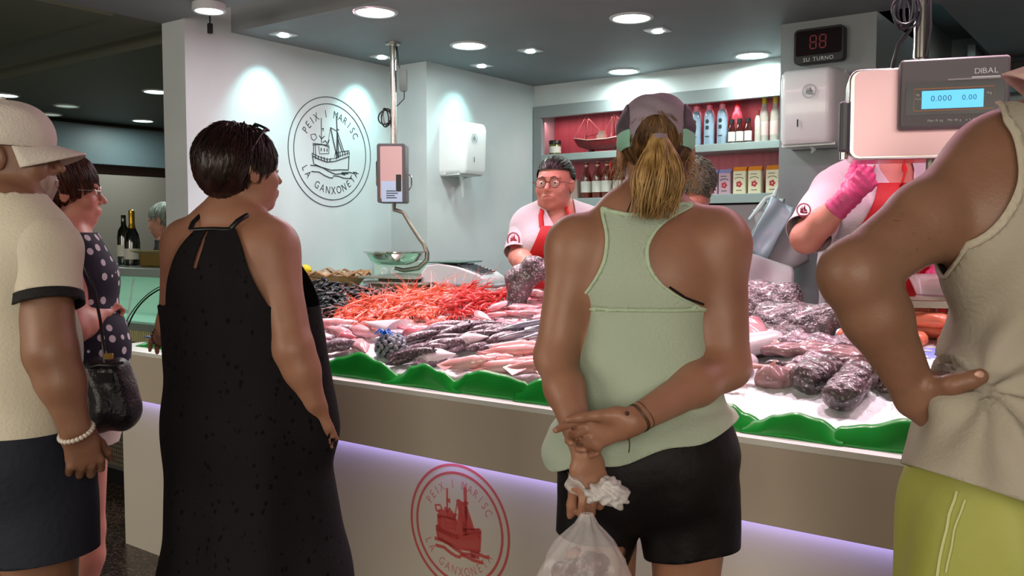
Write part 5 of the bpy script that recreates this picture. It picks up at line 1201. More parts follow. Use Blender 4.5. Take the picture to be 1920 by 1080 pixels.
# ---------------------------------------------------------------- the man on the right in the grey tank top
def tank_man():
    D0 = 1.38; c = P(1985, 700, D0)
    me = person(c, 'big man at the right edge in grey tank top and lime shorts, hand on hip')
    B = Frame(A(c[0], c[1], 0), -22); Hd = Frame(P(2098, 128, 1.40), -72, 4); s = 1.02; PS = lambda x, y, d=D0: P(x, y, d)
    torso = [ecap(PS(2010, 290, 1.40), PS(2010, 440, 1.40), (.16, .095), (.200, .130), B.r, .05), ecap(PS(2010, 440, 1.40), PS(1990, 700, 1.40), (.200, .13), (.172, .125), B.r, .06), ecap(PS(1990, 700, 1.40), PS(1975, 960, 1.40), (.172, .125), (.188, .14), B.r, .06), ell(PS(1890, 420, 1.34), (.08, .06, .12), B, .06)]
    neck = [ecap(PS(2085, 165, 1.41), PS(2040, 270, 1.41), .062, .07, None, .03), ecap(PS(2020, 250, 1.41), PS(1895, 305, 1.40), .055, .060, None, .06), ecap(PS(2020, 250, 1.41), PS(2140, 300, 1.42), .055, .060, None, .06)]
    shL, elL, wrL = PS(1868, 318, 1.38), PS(1603, 512, 1.30), PS(1718, 742, 1.33); shR, elR, wrR = PS(2160, 330, 1.45), PS(2230, 600, 1.5), PS(2200, 830, 1.5)
    hl = []; dL = nrm(P(1800, 722, 1.285)-wrL)
    arms = [ell(shL, (.068, .070, .070), B, .04), ecap(shL, shL*.5+elL*.5, .064, .058, None, .05), ecap(shL*.5+elL*.5, elL, .058, .047, None, .02), ell(elL+nrm(elL-shL)*.0+A(0, 0, -.008), (.042, .042, .042), B, .03), ecap(elL, elL*.66+wrL*.34, .047, .0475, None, .02), ecap(elL*.66+wrL*.34, wrL, .0475, .030, None, .02),
            ell(shR, (.066, .068, .072), B, .04), ecap(shR, elR, .060, .048, None, .04), ecap(elR, wrR, .046, .03, None, .02)]
    # hand on the hip: thumb to the back (visible), fingers round to the front
    w = wrL; d = nrm(P(1812, 728, 1.37)-w); bk = nrm(A(0, 0, 1)*.5-HF*.9+CR*-.2); th = nrm(A(0, 0, 1)*.6-HF*.6)
    hl = [ecap(w, P(1745, 752, 1.33), (.031, .026), (.038, .022), A(0, 0, 1), .02), ecap(P(1745, 750, 1.335), P(1782, 752, 1.375), (.040, .02), (.042, .018), A(0, 0, 1), .02)]
    t0, t1, t2, t3 = P(1740, 735, 1.315), P(1785, 722, 1.272), P(1818, 713, 1.262), P(1838, 706, 1.262)
    hl += [ecap(t0, t1, .021, .016, None, .015), ecap(t1, t2, .0150, .0128, None, .006), ecap(t2, t3, .0128, .0120, None, .006)]
    for i in range(4):
        a = P(1775, 736+i*12, 1.385); b_ = P(1793-i*2, 742+i*14, 1.425); e_ = P(1822-i*5, 752+i*14, 1.465); g_ = P(1850-i*6, 756+i*14, 1.48)
        hl += [ecap(a, b_, .0105, .0095, None, .004), ecap(b_, e_, .0095, .0085, None, .004), ecap(e_, g_, .0085, .007, None, .004)]
    lg1, a1 = leg_prims(PS(1905, 1080, 1.38), -B.r, B.f, r=(.105, .066, .062, .038)); lg2, a2 = leg_prims(PS(2070, 1080, 1.42), B.r, B.f, r=(.105, .066, .062, .038))
    skin('body', torso+neck+head_prims(Hd, s, .006)+arms+lg1+lg2+hl+hand_prims(wrR, A(0, 0, -1), B.r, B.f, 1.05), M_skin_c, me, .0085, [bb([Hd.p(0, 0, 0)], .13), (np.minimum(w, t3)-.08, np.maximum(w, t3)+.09)], .0045)
    eyes(Hd, s, me, M_eye, M_iris)
    # thumb nail
    n = MB(); n.M = wmat(me).inverted(); n.sphere(P(1836, 703, 1.2515), (.0075, .0025, .006), 10, 6, rot=Matrix((CR, HF, (0, 0, 1))).transposed()); n.build('nail', mat('nail', '#c89a88', .3), me)
    hair_shell(me, Hd, s, lambda x, y, z: np.maximum(np.maximum(-.075-z, z-.03), y-.02), hair_mat('hair_short_brown', '#4a382a', '#2c2018', .5), off=.004, n=300, ln=.02, lr=.0009, seed=4)
    Mc = mat('faded_pink_cap', '#cfa9a2', .8, bump=.3, bscale=140); H2 = Frame(Hd.p(0, 0, .008), -72, -4)
    cloth('cap', [ell(H2.p(0, -.016, .042), (.088, .108, .09), H2, .02)], .006, lambda V: .012-H2.l(V)[2], Mc, me, .007, None, .003)
    b = MB(); b.M = wmat(me).inverted(); b.grid(lambda u, v: Vector(H2.p((u-.5)*2*(.080-.012*v), .072*math.cos((u-.5)*2)+.018+v*.075*(1-.32*(2*u-1)**2), .022-.045*(2*u-1)**2-v*.018)), 22, 8); o = b.build('cap_visor', Mc, me, smooth=180); o.modifiers.new('s', 'SOLIDIFY').thickness = .004
    # tank top
    zz = lambda y, d=1.3: P(1900, y, d)[2]; uu = lambda x, y, d=1.28: float((P(x, y, d)-B.o) @ B.r)
    tl = [(zz(225, 1.4), uu(1845, 245, 1.34)), (zz(262, 1.38), uu(1860, 262, 1.32)), (zz(340), uu(1885, 335, 1.28)), (zz(420), uu(1872, 420, 1.26)), (zz(470), uu(1838, 470, 1.26)), (zz(510), uu(1790, 512, 1.27)), (zz(535), uu(1740, 525, 1.27))]
    tab = smooth_tab
    def keep(V):
        u, v, z = B.l(V); w_ = np.clip((v-.0)/.05, 0, 1); l = (-.095-.10*np.clip((zz(400)-z)/.1, 0, 1))*w_+tab(tl, z)*(1-w_)-u; r = u-(.115+.10*np.clip((zz(420)-z)/.12, 0, 1)); f = np.maximum(l, r); f = np.where(z < zz(530), -1, f)
        neck_ = np.where(np.abs(u-.02) < .11, z-(zz(265)-.03*np.cos((u-.02)/.11*1.5)), -1); f = np.maximum(f, neck_); hem = zz(900, 1.25)-(np.minimum(u, .0)-uu(1735, 880, 1.3))*.36-z
        return np.maximum(f, hem+.0*u)
    tt = torso+neck[1:]+[arms[0], ecap(shL, shL*.8+elL*.2, .064, .062, None, .05), ecap(PS(1940, 820, 1.33), PS(1925, 900, 1.33), (.185, .10), (.20, .11), B.r, .08)]
    fo = folds(B, .006, 18, 7, 5)
    pinch = P(1838, 712, 1.26)
    def dsp(V):
        u, v, z = B.l(V); r = np.linalg.norm(V-pinch, axis=1); a = np.arctan2(z-pinch[2], (V-pinch) @ CR); return fo(V)*np.clip((1.5-z)/.25, .25, 1.3)+.010*np.sin(a*9)*np.exp(-((r-.10)/.09)**2)-.018*np.exp(-(r/.05)**2)+.010*np.clip((zz(760)-z)/.12, 0, 1)
    cloth('tank_top', tt, .010, keep, mat('warm_grey_cotton', '#aaa094', .85, c2='#a09685', nscale=5, bump=.2, bscale=150), me, .0085, dsp, .003, cuts=[('binding', lambda V: -(keep(V)+.009)+np.where(B.l(V)[2] > zz(545), 0, 1.), mat('warm_grey_binding', '#b3a998', .85))])
    sh = [ecap(PS(1970, 880, 1.40), PS(1970, 980, 1.40), (.195, .14), (.20, .145), B.r, .05), ecap(PS(1885, 980, 1.37), PS(1862, 1330, 1.36), .140, .145, None, .06), ecap(PS(2085, 980, 1.43), PS(2110, 1330, 1.44), .140, .145, None, .06)]
    def ds2(V): u, v, z = B.l(V); return .008*np.sin(u*38+v*12+.7*np.sin(z*6))+.003*np.sin(u*90+z*7)
    so = cloth('shorts', sh, .010, lambda V: np.maximum(V[:, 2]-(zz(880, 1.3)-.0), zz(1300)-V[:, 2]), mat('lime_nylon', '#a8a85a', .55, bump=.15, bscale=40, c2='#989a3e', nscale=4), me, .0085, ds2, .0025)
    b = MB(); b.M = wmat(me).inverted(); b.tube(on_surface(so, [P(1752+(1724-1752)*t, 905+185*t, 1.27) for t in np.linspace(0, 1, 12)]), .0022, 6); b.tube(on_surface(so, [P(1775-40*t, 925+150*t, 1.25) for t in np.linspace(0, 1, 12)]), .0016, 6); b.build('piping', mat('piping_pale', '#c8c890', .6), me)
    # forearm hair
    rnd = np.random.RandomState(3); paths = []; rad = []
    for i in range(420):
        t = rnd.rand(); up = rnd.rand() < .45
        a, b_ = (shL, elL) if up else (elL, wrL); q = a+(b_-a)*t; ax = nrm(b_-a); R_ = (.062-.012*t) if up else (.049-.015*t); u1 = nrm(np.cross(ax, A(0, 0, 1))); u2 = np.cross(ax, u1); an = rnd.rand()*6.28; n_ = u1*math.cos(an)+u2*math.sin(an); p0 = q+n_*R_*.93; L0 = .012+.010*rnd.rand()
        paths.append([p0+(n_*.55+ax*.7+rnd.randn(3)*.12)*L0*k for k in (0, .4, .8, 1.)]); rad.append(.00022)
    strand_mesh('arm_hair', paths, mat('arm_hair', '#8a6a4c', .6), me, rad)
    shoes((a1, a2), B.r, B.f, M_shoe, M_sole, me)
tank_man()

# ---------------------------------------------------------------- fishmongers
M_uni = mat('uniform_white', '#c4c0c6', .8, bump=.15, bscale=120); M_apron = mat('apron_red', '#b3040e', .62, bump=.12, bscale=90, c2='#a3030c', nscale=4)
M_badge = mat('badge_red', '#a83a4a', .7)
def apron(me, B, prims, off, top, wtop, wmid, bot, zmid, straps, disp=None):
    def keep(V):
        u, v, z = B.l(V); wz = np.interp(z, [bot, zmid, top], [wmid, wmid, wtop]); return np.maximum(np.maximum(np.abs(u)-wz, np.maximum(z-top, bot-z)), -v+.0)
    cloth('apron', prims, off, keep, M_apron, me, .009, disp, .002)
    for st_ in straps:
        b = MB(); b.M = wmat(me).inverted(); b.tube(st_, .011, 8, flat=.25); b.build('apron_strap', M_apron, me)
def fishmonger_one():
    D0 = 3.9; c = P(1042, 560, D0)
    me = person(c, 'woman fishmonger in round glasses, white shirt and red apron, holding a dark fish')
    B = Frame(A(c[0], c[1], 0), 174); Hd = Frame(P(1040, 345, 3.86), -160, 3); s = .98; PS = lambda x, y, d=D0: P(x, y, d)
    torso = [ecap(PS(1045, 410), PS(1046, 450), (.12, .085), (.175, .125), B.r, .05), ecap(PS(1046, 450), PS(1046, 540), (.175, .13), (.165, .135), B.r, .05), ecap(PS(1046, 540), PS(1046, 640), (.165, .135), (.19, .145), B.r, .06),
             ell(PS(1020, 462, 3.79), (.075, .065, .075), B, .05), ell(PS(1072, 462, 3.79), (.075, .065, .075), B, .05)]
    neck = [ecap(PS(1045, 370, 3.88), PS(1046, 405, 3.9), .056, .066, None, .03), ecap(PS(1046, 402), PS(998, 420), .045, .055, None, .05), ecap(PS(1046, 402), PS(1095, 418), .045, .055, None, .05)]
    shL, elL, wrL = PS(990, 428, 3.9), PS(975, 482, 3.82), PS(992, 500, 3.62); shR, elR, wrR = PS(1102, 425, 3.9), PS(1118, 500, 3.85), PS(1060, 510, 3.62)
    dL = nrm(P(1020, 496, 3.52)-wrL); dR = nrm(P(1030, 505, 3.55)-wrR); arms = []
    for a, b, w in ((shL, elL, wrL), (shR, elR, wrR)): arms += [ell(a, (.060, .062, .062), B, .04), ecap(a, b, .056, .047, None, .04), ecap(b, b*.6+w*.4, .046, .042, None, .02), ecap(b*.6+w*.4, w, .042, .028, None, .02)]
    lg1, a1 = leg_prims(PS(1020, 700), B.r, B.f, kz=.62, base=.12); lg2, a2 = leg_prims(PS(1072, 700), -B.r, B.f, kz=.62, base=.12)
    a1 = a1; skin('body', torso+neck+head_prims(Hd, s, .010)+arms+lg1+lg2+hand_prims(wrL, dL, A(0, 0, 1), CR, .95, curl=(.6, .6, .7, .7))+hand_prims(wrR, dR, A(0, 0, 1), -HF, .95, curl=(.6, .6, .7, .7)), M_skin_d, me, .009, [bb([Hd.p(0, 0, 0)], .14), hand_box(wrL, dL), hand_box(wrR, dR)], .004)
    eyes(Hd, s, me, M_eye, M_iris); brows(Hd, s, me, M_brow, .002)
    b = MB(); b.M = wmat(me).inverted()
    b.sphere(Hd.p(0, .1035*s, -.0635*s), (.019, .006, .0045), 14, 8, rot=Matrix((Hd.r, Hd.f, Hd.u)).transposed()); b.sphere(Hd.p(0, .1015*s, -.074*s), (.0165, .0065, .0055), 14, 8, rot=Matrix((Hd.r, Hd.f, Hd.u)).transposed()); b.build('lips', M_lips, me)
    hk = lambda x, y, z: np.maximum(np.maximum(np.where(y > .015, .056-.0*y, np.where(y > -.03, -.0, -.07))-z, np.where((np.abs(x) > .05) & (y > -.03) & (y < .03), .03-z, -1)), y-.088)
    hair_shell(me, Hd, s, hk, hair_mat('hair_black_grey', '#26221f', '#15110f', .4), off=.009, n=900, ln=.08, lr=.0012, seed=21, flow=lambda x, y, z: A(-x*.4, -1, .1-.5*max(0, .05-z)), jitter=.15, extra=[ell(Hd.p(0, -.11, -.03), (.03, .03, .035), Hd, .03)])
    glasses(Hd, s, me, mat('brown_frame', '#5a2c26', .3), M_lens, r=.023, th=.0018)
    # shirt
    tee = torso+neck[1:]+[ell(shL, (.060, .062, .062), B, .05), ell(shR, (.060, .062, .062), B, .05)]; sleeve(me, shL, elL, B, .062, .064, .92, M_uni, .012, None, .004, 1); sleeve(me, shR, elR, B, .062, .064, .92, M_uni, .012, None, .004, 2)
    zz = lambda y, d=3.85: P(1040, y, d)[2]; axs = [(shL, nrm(elL-shL), np.linalg.norm(elL-shL)*.80), (shR, nrm(elR-shR), np.linalg.norm(elR-shR)*.80)]; nk = Frame(PS(1046, 400, 3.9), 174)
    def keep(V):
        f = np.full(len(V), -1.)
        for q, ax, L_ in axs:
            pass
        a, b2, z = nk.l(V); vneck = np.where(b2 > 0, np.maximum(np.abs(a)-.055-.45*z, -(z+.16))*1.0, 1.); hole = np.where(z > -.16, -(np.abs(a)-(.062+.40*np.minimum(z, 0.0))), -1.); hole = np.where(b2 > .0, hole, .07-np.sqrt(a*a+b2*b2)); hole = np.where(z > -.03, np.maximum(hole, .068-np.sqrt(a*a+b2*b2)), hole)
        hole = np.where((b2 <= 0) & (z < -.05), -1, hole); return np.maximum(np.maximum(f, hole), zz(640)-V[:, 2])
    fo = folds(B, .006, 20, 9, 6)
    cloth('shirt', tee, .012, keep, M_uni, me, .009, fo, .0025)
    prA = torso+[ecap(PS(1046, 540), PS(1046, 760, 3.9), (.19, .15), (.21, .16), B.r, .05)]
    apron(me, B, prA, .026, zz(424), .085, .165, .75, zz(500), [[P(1016, 426, 3.735), P(1014, 405, 3.76), P(1018, 388, 3.83), P(1028, 378, 3.90)], [P(1074, 420, 3.735), P(1068, 400, 3.76), P(1062, 386, 3.83), P(1056, 378, 3.90)]], folds(B, .003, 12, 4, 2))
    e = MB(); emblem(e, P(963, 450, 3.785), nrm(CR*.8-HF*.55)*1.0, (0, 0, 1), -nrm(HF*.8+CR*.6), .032, lw=.003, text=False); e.M = None
    q = mesh_obj('sleeve_badge', np.array(e.v), [tuple(f) for f in e.f], M_badge, me, False)
    shoes((a1, a2), B.r, B.f, M_shoe, M_sole, me)
    o = MB().box((-.30, -.30, 0), (.55, .35, .12)).build('duckboard', mat('duckboard_grey', '#55555a', .8), smooth=None); o.location = (c[0], c[1], 0); tag(o, 'low grey duckboard the bespectacled fishmonger stands on', 'platform')
    return me
fishmonger_one()
def fishmonger_two():
    P0 = P.__globals__['P']; return _fm2(lambda x, y, d: P0(x, y, d*1.035))
def _fm2(P):
    D0 = 2.98; c = P(1655, 560, D0)
    me = person(c, 'fishmonger in pink gloves and red apron, face hidden behind the big scale')
    B = Frame(A(c[0], c[1], 0), 178); Hd = Frame(P(1652, 238, 2.98), 170, -6); s = .98; PS = lambda x, y, d=D0: P(x, y, d)
    torso = [ecap(PS(1655, 335), PS(1652, 390), (.13, .09), (.185, .13), B.r, .05), ecap(PS(1652, 390), PS(1648, 500), (.185, .135), (.18, .14), B.r, .05), ecap(PS(1648, 500), PS(1645, 640), (.18, .14), (.205, .15), B.r, .06), ell(PS(1620, 410, 2.87), (.08, .07, .08), B, .05), ell(PS(1685, 410, 2.87), (.08, .07, .08), B, .05)]
    neck = [ecap(PS(1655, 275, 2.97), PS(1657, 325, 2.98), .056, .066, None, .03), ecap(PS(1657, 322), PS(1588, 345), .045, .055, None, .05), ecap(PS(1657, 322), PS(1725, 345), .045, .055, None, .05)]
    shL, elL, wrL = PS(1566, 358, 2.97), PS(1512, 446, 2.84), PS(1588, 372, 2.74); shR, elR, wrR = PS(1745, 358, 2.97), PS(1785, 460, 2.92), PS(1770, 500, 2.78)
    dL = nrm(P(1640, 318, 2.74)-wrL); dR = nrm(P(1755, 520, 2.70)-wrR); arms = []
    for a, b, w in ((shL, elL, wrL), (shR, elR, wrR)): arms += [ell(a, (.060, .062, .062), B, .04), ecap(a, b, .058, .050, None, .04), ecap(b, b*.6+w*.4, .049, .045, None, .02), ecap(b*.6+w*.4, w, .045, .032, None, .02)]
    hL = hand_prims(wrL, dL, -HF-CR*.3, -CR+A(0, 0, .6), 1.02, curl=(.7, .8, .9, 1.0), tcurl=.4, tspread=.4); hR = hand_prims(wrR, dR, A(0, 0, 1), CR, 1.0, curl=(.5, .6, .7, .8))
    lg1, a1 = leg_prims(PS(1610, 760), B.r, B.f, kz=.62, base=.12); lg2, a2 = leg_prims(PS(1695, 760), -B.r, B.f, kz=.62, base=.12)
    skin('body', torso+neck+head_prims(Hd, s, .006)+arms+lg1+lg2+hL+hR, M_skin_d, me, .009, [bb([Hd.p(0, 0, 0)], .14), hand_box(wrL, dL), hand_box(wrR, dR)], .0045)
    eyes(Hd, s, me, M_eye, M_iris)
    hair_shell(me, Hd, s, lambda x, y, z: np.maximum(np.where(y > .02, .05, -.06)-z, y-.085), MATS['hair_dark_brown'], off=.012, n=400, ln=.07, seed=31)
    M_glove = mat('pink_glove', '#c4487a', .35, bump=.25, bscale=60, sss=.1)
    for hp, w, d, e_ in ((hL, wrL, dL, elL), (hR, wrR, dR, elR)):
        ax = nrm(w-e_); cutp = (w-ax*.055) @ ax
        pr = hp+[ecap(w-ax*.075, w, .040, .032, None, .02)]
        cloth('glove', pr, .0032, lambda V, cutp=cutp, ax=ax: cutp-V @ ax, M_glove, me, .0045, lambda V, ax=ax: .0012*np.sin(V @ ax*300), .0015)
    tee = torso+neck[1:]+[ell(shL, (.060, .062, .062), B, .05), ell(shR, (.060, .062, .062), B, .05)]; sleeve(me, shL, elL, B, .064, .068, .92, M_uni, .012, None, .005, 1); sleeve(me, shR, elR, B, .064, .068, .92, M_uni, .012, None, .005, 2)
    zz = lambda y, d=2.93: P(1650, y, d)[2]; axs = [(shL, nrm(elL-shL), np.linalg.norm(elL-shL)*.74, 1), (shR, nrm(elR-shR), np.linalg.norm(elR-shR)*.74, -1)]; nk = Frame(PS(1657, 322, 2.98), 178)
    def keep(V):
        f = np.full(len(V), -1.)
        for q, ax, L_, sd in axs:
            pass
        a, b2, z = nk.l(V); r = np.sqrt(a*a+b2*b2); hole = np.where(b2 > 0, np.where(z > -.15, -(np.abs(a)-(.062+.40*np.minimum(z, 0))), -1), np.where(z > -.04, .07-r, -1)); return np.maximum(np.maximum(f, hole), zz(700)-V[:, 2])
    fo = folds(B, .006, 20, 9, 8); cloth('shirt', tee, .012, keep, M_uni, me, .009, fo, .0025)
    prA = torso+[ecap(PS(1640, 500), PS(1640, 760, 2.98), (.21, .15), (.22, .16), B.r, .05)]
    apron(me, B, prA, .026, zz(346), .085, .205, .75, zz(470), [[P(1632, 348, 2.80), P(1634, 325, 2.84), P(1642, 300, 2.95)], [P(1690, 346, 2.80), P(1698, 322, 2.84), P(1690, 298, 2.95)]], folds(B, .004, 12, 4, 3))
    e = MB(); emblem(e, P(1507, 394, 2.775), nrm(CR*.85-HF*.45), (0, 0, 1), -nrm(HF*.85+CR*.45), .022, lw=.0022, text=False); mesh_obj('sleeve_badge', np.array(e.v), [tuple(f) for f in e.f], M_badge, me, False)
    shoes((a1, a2), B.r, B.f, M_shoe, M_sole, me)
    o = MB().box((-.5, -.3, 0), (.5, .3, .12)).build('duckboard', mat('duckboard_grey', '#55555a', .8), smooth=None); o.location = (c[0], c[1]+.05, 0); tag(o, 'low grey duckboard under the pink-gloved fishmonger', 'platform')
fishmonger_two()
def curly_person():
    D0 = 4.1; c = P(1300, 560, D0); me = person(c, 'grey curly-haired person bending forward, mostly hidden by the woman in the mauve cap')
    B = Frame(A(c[0], c[1], 0), 12); Hd = Frame(P(1303, 352, 4.05), 25, -24); s = .98; PS = lambda x, y, d=D0: P(x, y, d)
    torso = [ecap(PS(1300, 430, 4.08), PS(1300, 480), (.12, .08), (.17, .12), B.r, .05), ecap(PS(1300, 480), PS(1300, 640), (.17, .13), (.18, .14), B.r, .06)]
    neck = [ecap(PS(1303, 380, 4.02), PS(1300, 425, 4.08), .052, .06, None, .03), ecap(PS(1300, 420), PS(1255, 440), .045, .055, None, .05), ecap(PS(1300, 420), PS(1345, 440), .045, .055, None, .05)]
    lg1, a1 = leg_prims(PS(1275, 690), B.r, B.f, kz=.5); lg2, a2 = leg_prims(PS(1325, 690), -B.r, B.f, kz=.5); arms = []
    for x, sg in ((1250, -1), (1350, 1)):
        a, b, w = PS(x, 445), PS(x+sg*8, 530, 4.15), PS(1300+sg*20, 545, 4.35); arms += [ell(a, (.058, .058, .06), B, .04), ecap(a, b, .054, .045, None, .04), ecap(b, w, .042, .028, None, .02)]+hand_prims(w, HF, A(0, 0, 1), CR*-sg, .95)
    skin('body', torso+neck+head_prims(Hd, s)+arms+lg1+lg2, M_skin_d, me, .010, [bb([Hd.p(0, 0, 0)], .13)], .005)
    eyes(Hd, s, me, M_eye, M_iris)
    hair_shell(me, Hd, s, lambda x, y, z: np.maximum(np.where(y > .02, .035, -.05)-z, y-.085), hair_mat('hair_grey_green', '#8d9181', '#5c6054', .5), off=.018, n=2600, ln=.030, lr=.0024, seed=41, curl=1.6, jitter=.9, lift=.03)
    zz = lambda y: P(1300, y, 4.05)[2]
    cloth('shirt', torso+neck[1:]+[p for i, p in enumerate(arms) if i in (0, 1)]+arms[3+len(hand_prims(A(0,0,0), -HF, A(0, 0, 1), CR)):5+len(hand_prims(A(0,0,0), -HF, A(0, 0, 1), CR))], .012, lambda V: np.maximum(np.maximum(zz(650)-V[:, 2], zz(515)-V[:, 2]+np.where(np.abs(B.l(V)[0]) > .2, 0, -9)), V[:, 2]-zz(405)), M_uni, me, .010, folds(B, .005), .0025)
    cloth('apron', torso, .03, lambda V: np.maximum(np.maximum(np.abs(B.l(V)[0])-.14, V[:, 2]-zz(450)), -B.l(V)[1]), M_apron, me, .010, None, .002)
    shoes((a1, a2), B.r, B.f, M_shoe, M_sole, me)
curly_person()
def far_person(): P0 = P; return _far(lambda x, y, d: P0(x, y, d*1.07))
def _far(P):
    D0 = 6.1; c = P(312, 520, D0); me = person(c, 'grey-haired person in black behind the cardboard box, at the edge of the column')
    B = Frame(A(c[0], c[1], 0), -100); Hd = Frame(P(305, 412, 6.05), -85, -12); PS = lambda x, y, d=D0: P(x, y, d)
    torso = [ecap(PS(318, 455), PS(320, 500), (.13, .085), (.19, .125), B.r, .05), ecap(PS(320, 500), PS(320, 640), (.18, .13), (.18, .13), B.r, .06)]
    neck = [ecap(PS(310, 425), PS(316, 455), .05, .06, None, .03), ecap(PS(316, 450), PS(318, 465, 5.95), .05, .055, None, .05), ecap(PS(316, 450), PS(318, 465, 6.25), .05, .055, None, .05)]
    lg1, a1 = leg_prims(PS(320, 690, 6.0), B.r, B.f); lg2, a2 = leg_prims(PS(320, 690, 6.2), -B.r, B.f); arms = []
    for d_ in (5.93, 6.27): a, b, w = PS(318, 470, d_), PS(312, 540, d_), PS(285, 550, d_); arms += [ecap(a, b, .055, .045, None, .04), ecap(b, w, .042, .03, None, .02)]+hand_prims(w, -CR, A(0, 0, 1), HF, .95)
    skin('body', torso+neck+head_prims(Hd, 1.)+arms+lg1+lg2, M_skin_d, me, .011, [bb([Hd.p(0, 0, 0)], .13)], .006)
    hair_shell(me, Hd, 1., lambda x, y, z: np.maximum(np.where(y > .02, .03, -.05)-z, y-.085), hair_mat('hair_silver', '#9aa09a', '#70766f', .5), off=.010, n=500, ln=.05, lr=.0016, seed=51)
    cloth('shirt', torso+neck[1:]+[arms[0]]+[ecap(PS(318, 470, 6.27), PS(312, 540, 6.27), .055, .045, None, .04)], .012, lambda V: np.maximum(1.0-V[:, 2], V[:, 2]-P(312, 450, 6.1)[2]), mat('black_cotton', '#131214', .8), me, .011, folds(B, .005), .0025)
    cloth('trousers', [torso[1]]+lg1[:4]+lg2[:4], .012, lambda V: np.maximum(V[:, 2]-1.02, .12-V[:, 2]), MATS['navy_cotton'], me, .011, None, .0025)
    shoes((a1, a2), B.r, B.f, M_shoe, M_sole, me)
far_person()
# ================================================================== the fish display
RN = random.Random(11)
def speck(name, base, dark, light, sc=45, rough=.3, thr=.62):
    """wet mottled fish skin: dark blotches and fine pale speckles"""
    if name in MATS: return MATS[name]
    m = mat(name, base, rough, c2=dark, nscale=sc*.35, bump=.5, bscale=sc*1.6, spec=.7, coat=.4); nt = m.node_tree; N = nt.nodes; Lk = nt.links; b = N['Principled BSDF']
    old = b.inputs['Base Color'].links[0].from_socket; tc = N.new('ShaderNodeTexCoord'); n = N.new('ShaderNodeTexNoise'); n.inputs['Scale'].default_value = sc*2.2; n.inputs['Detail'].default_value = 5
    Lk.new(tc.outputs['Object'], n.inputs['Vector']); r = N.new('ShaderNodeValToRGB'); r.color_ramp.elements[0].position = thr-.04; r.color_ramp.elements[1].position = thr+.03; Lk.new(n.outputs['Fac'], r.inputs[0])
    mx = N.new('ShaderNodeMix'); mx.data_type = 'RGBA'; Lk.new(r.outputs[0], mx.inputs[0]); Lk.new(old, mx.inputs[6]); mx.inputs[7].default_value = (*hexc(light), 1); Lk.new(mx.outputs[2], b.inputs['Base Color']); return m
M_mus = mat('mussel_black', '#09090b', .32, c2='#101216', nscale=30, spec=.4)
M_orange = mat('prawn_orange', '#c8401f', .3, c2='#dc6c4c', nscale=40, spec=.6, sss=.1); M_redp = mat('prawn_red', '#b21c24', .3, c2='#cc4840', nscale=40, spec=.6, sss=.1); M_pinkp = mat('prawn_pink', '#dc7a70', .3, c2='#e8a49c', nscale=40, sss=.1)
M_pink = mat('wet_pink', '#c88a90', .2, c2='#dcb0b2', nscale=22, sss=.15, spec=.7, coat=.4, bump=.15, bscale=50); M_salmonp = mat('wet_squid', '#cf8a86', .18, c2='#e4bcb8', nscale=12, sss=.15, spec=.7, coat=.5, bump=.1, bscale=40)
M_silver = mat('silver_skin', '#b4b4bc', .16, metal=.5, c2='#6c6c78', nscale=16, stretch=(.4, 3, 3), coat=.5); M_whitef = mat('white_belly', '#dcd6d8', .22, c2='#c4b4ba', nscale=14, coat=.4)
M_darkf = speck('dark_mottle', '#5c464e', '#332830', '#a08c94', 60, thr=.60); M_mauve = speck('mauve_mottle', '#8e7480', '#5e4852', '#c0aeb8', 50, thr=.60)
M_blk = speck('black_speckle', '#6e5c60', '#2e292b', '#a89ea0', 60, thr=.60); M_blk2 = speck('monk_black', '#5c4a4c', '#141213', '#b4a8a8', 52, thr=.63); M_fleshy = mat('monk_flesh', '#a88482', .25, c2='#7a5c5e', nscale=14, coat=.5, bump=.3, bscale=40)
M_fisheye = mat('fish_eye', '#0c0c0e', .08, coat=1)
def fish_mb(L_=.2, H=.05, W=.03, prof=None, bend=0., n=18, m=14, wob=0., seed=0):
    prof = prof or [(0, .12), (.06, .5), (.2, .9), (.4, 1), (.6, .8), (.8, .42), (.95, .18), (1, .14)]
    b = MB(); ps = [p[0] for p in prof]; hs = [p[1] for p in prof]; r = random.Random(seed)
    ph = [r.random()*6 for _ in range(4)]
    def fn(u, v):
        a = u*2*PI; k = float(np.interp(v, ps, hs)); x = (v-.5)*L_; q = 1+wob*(math.sin(3*a+ph[0]+v*7)+.6*math.sin(5*a+ph[1]-v*11))
        return (x, W/2*k*q*math.cos(a)+bend*L_*math.sin(v*PI), H/2*k*q*math.sin(a)+.0)
    b.grid(fn, m, n, wrapu=True)
    e0 = b.v[0:1]; return b
def fin(pts, th=.0015): b = MB(); b.poly([Vector(p) for p in pts], th, (0, 1, 0)); return b
def place(o, x, y, dz=0, rz=0, rx=0, ry=0, sc=1):
    z = ice_h(min(max(x, -3.4), CX1), y); base = Matrix.Rotation(math.atan(.25), 3, 'X'); rot = base @ (Matrix.Rotation(rz, 3, 'Z') @ Matrix.Rotation(ry, 3, 'Y') @ Matrix.Rotation(rx, 3, 'X'))
    o.rotation_euler = rot.to_euler(); o.location = (x, y, z+dz); o.scale = (sc, sc, sc); return o
def inpoly(x, y, pg):
    c = False; n = len(pg)
    for i in range(n):
        (x1, y1), (x2, y2) = pg[i], pg[(i+1) % n]
        if (y1 > y) != (y2 > y) and x < (x2-x1)*(y-y1)/(y2-y1)+x1: c = not c
    return c
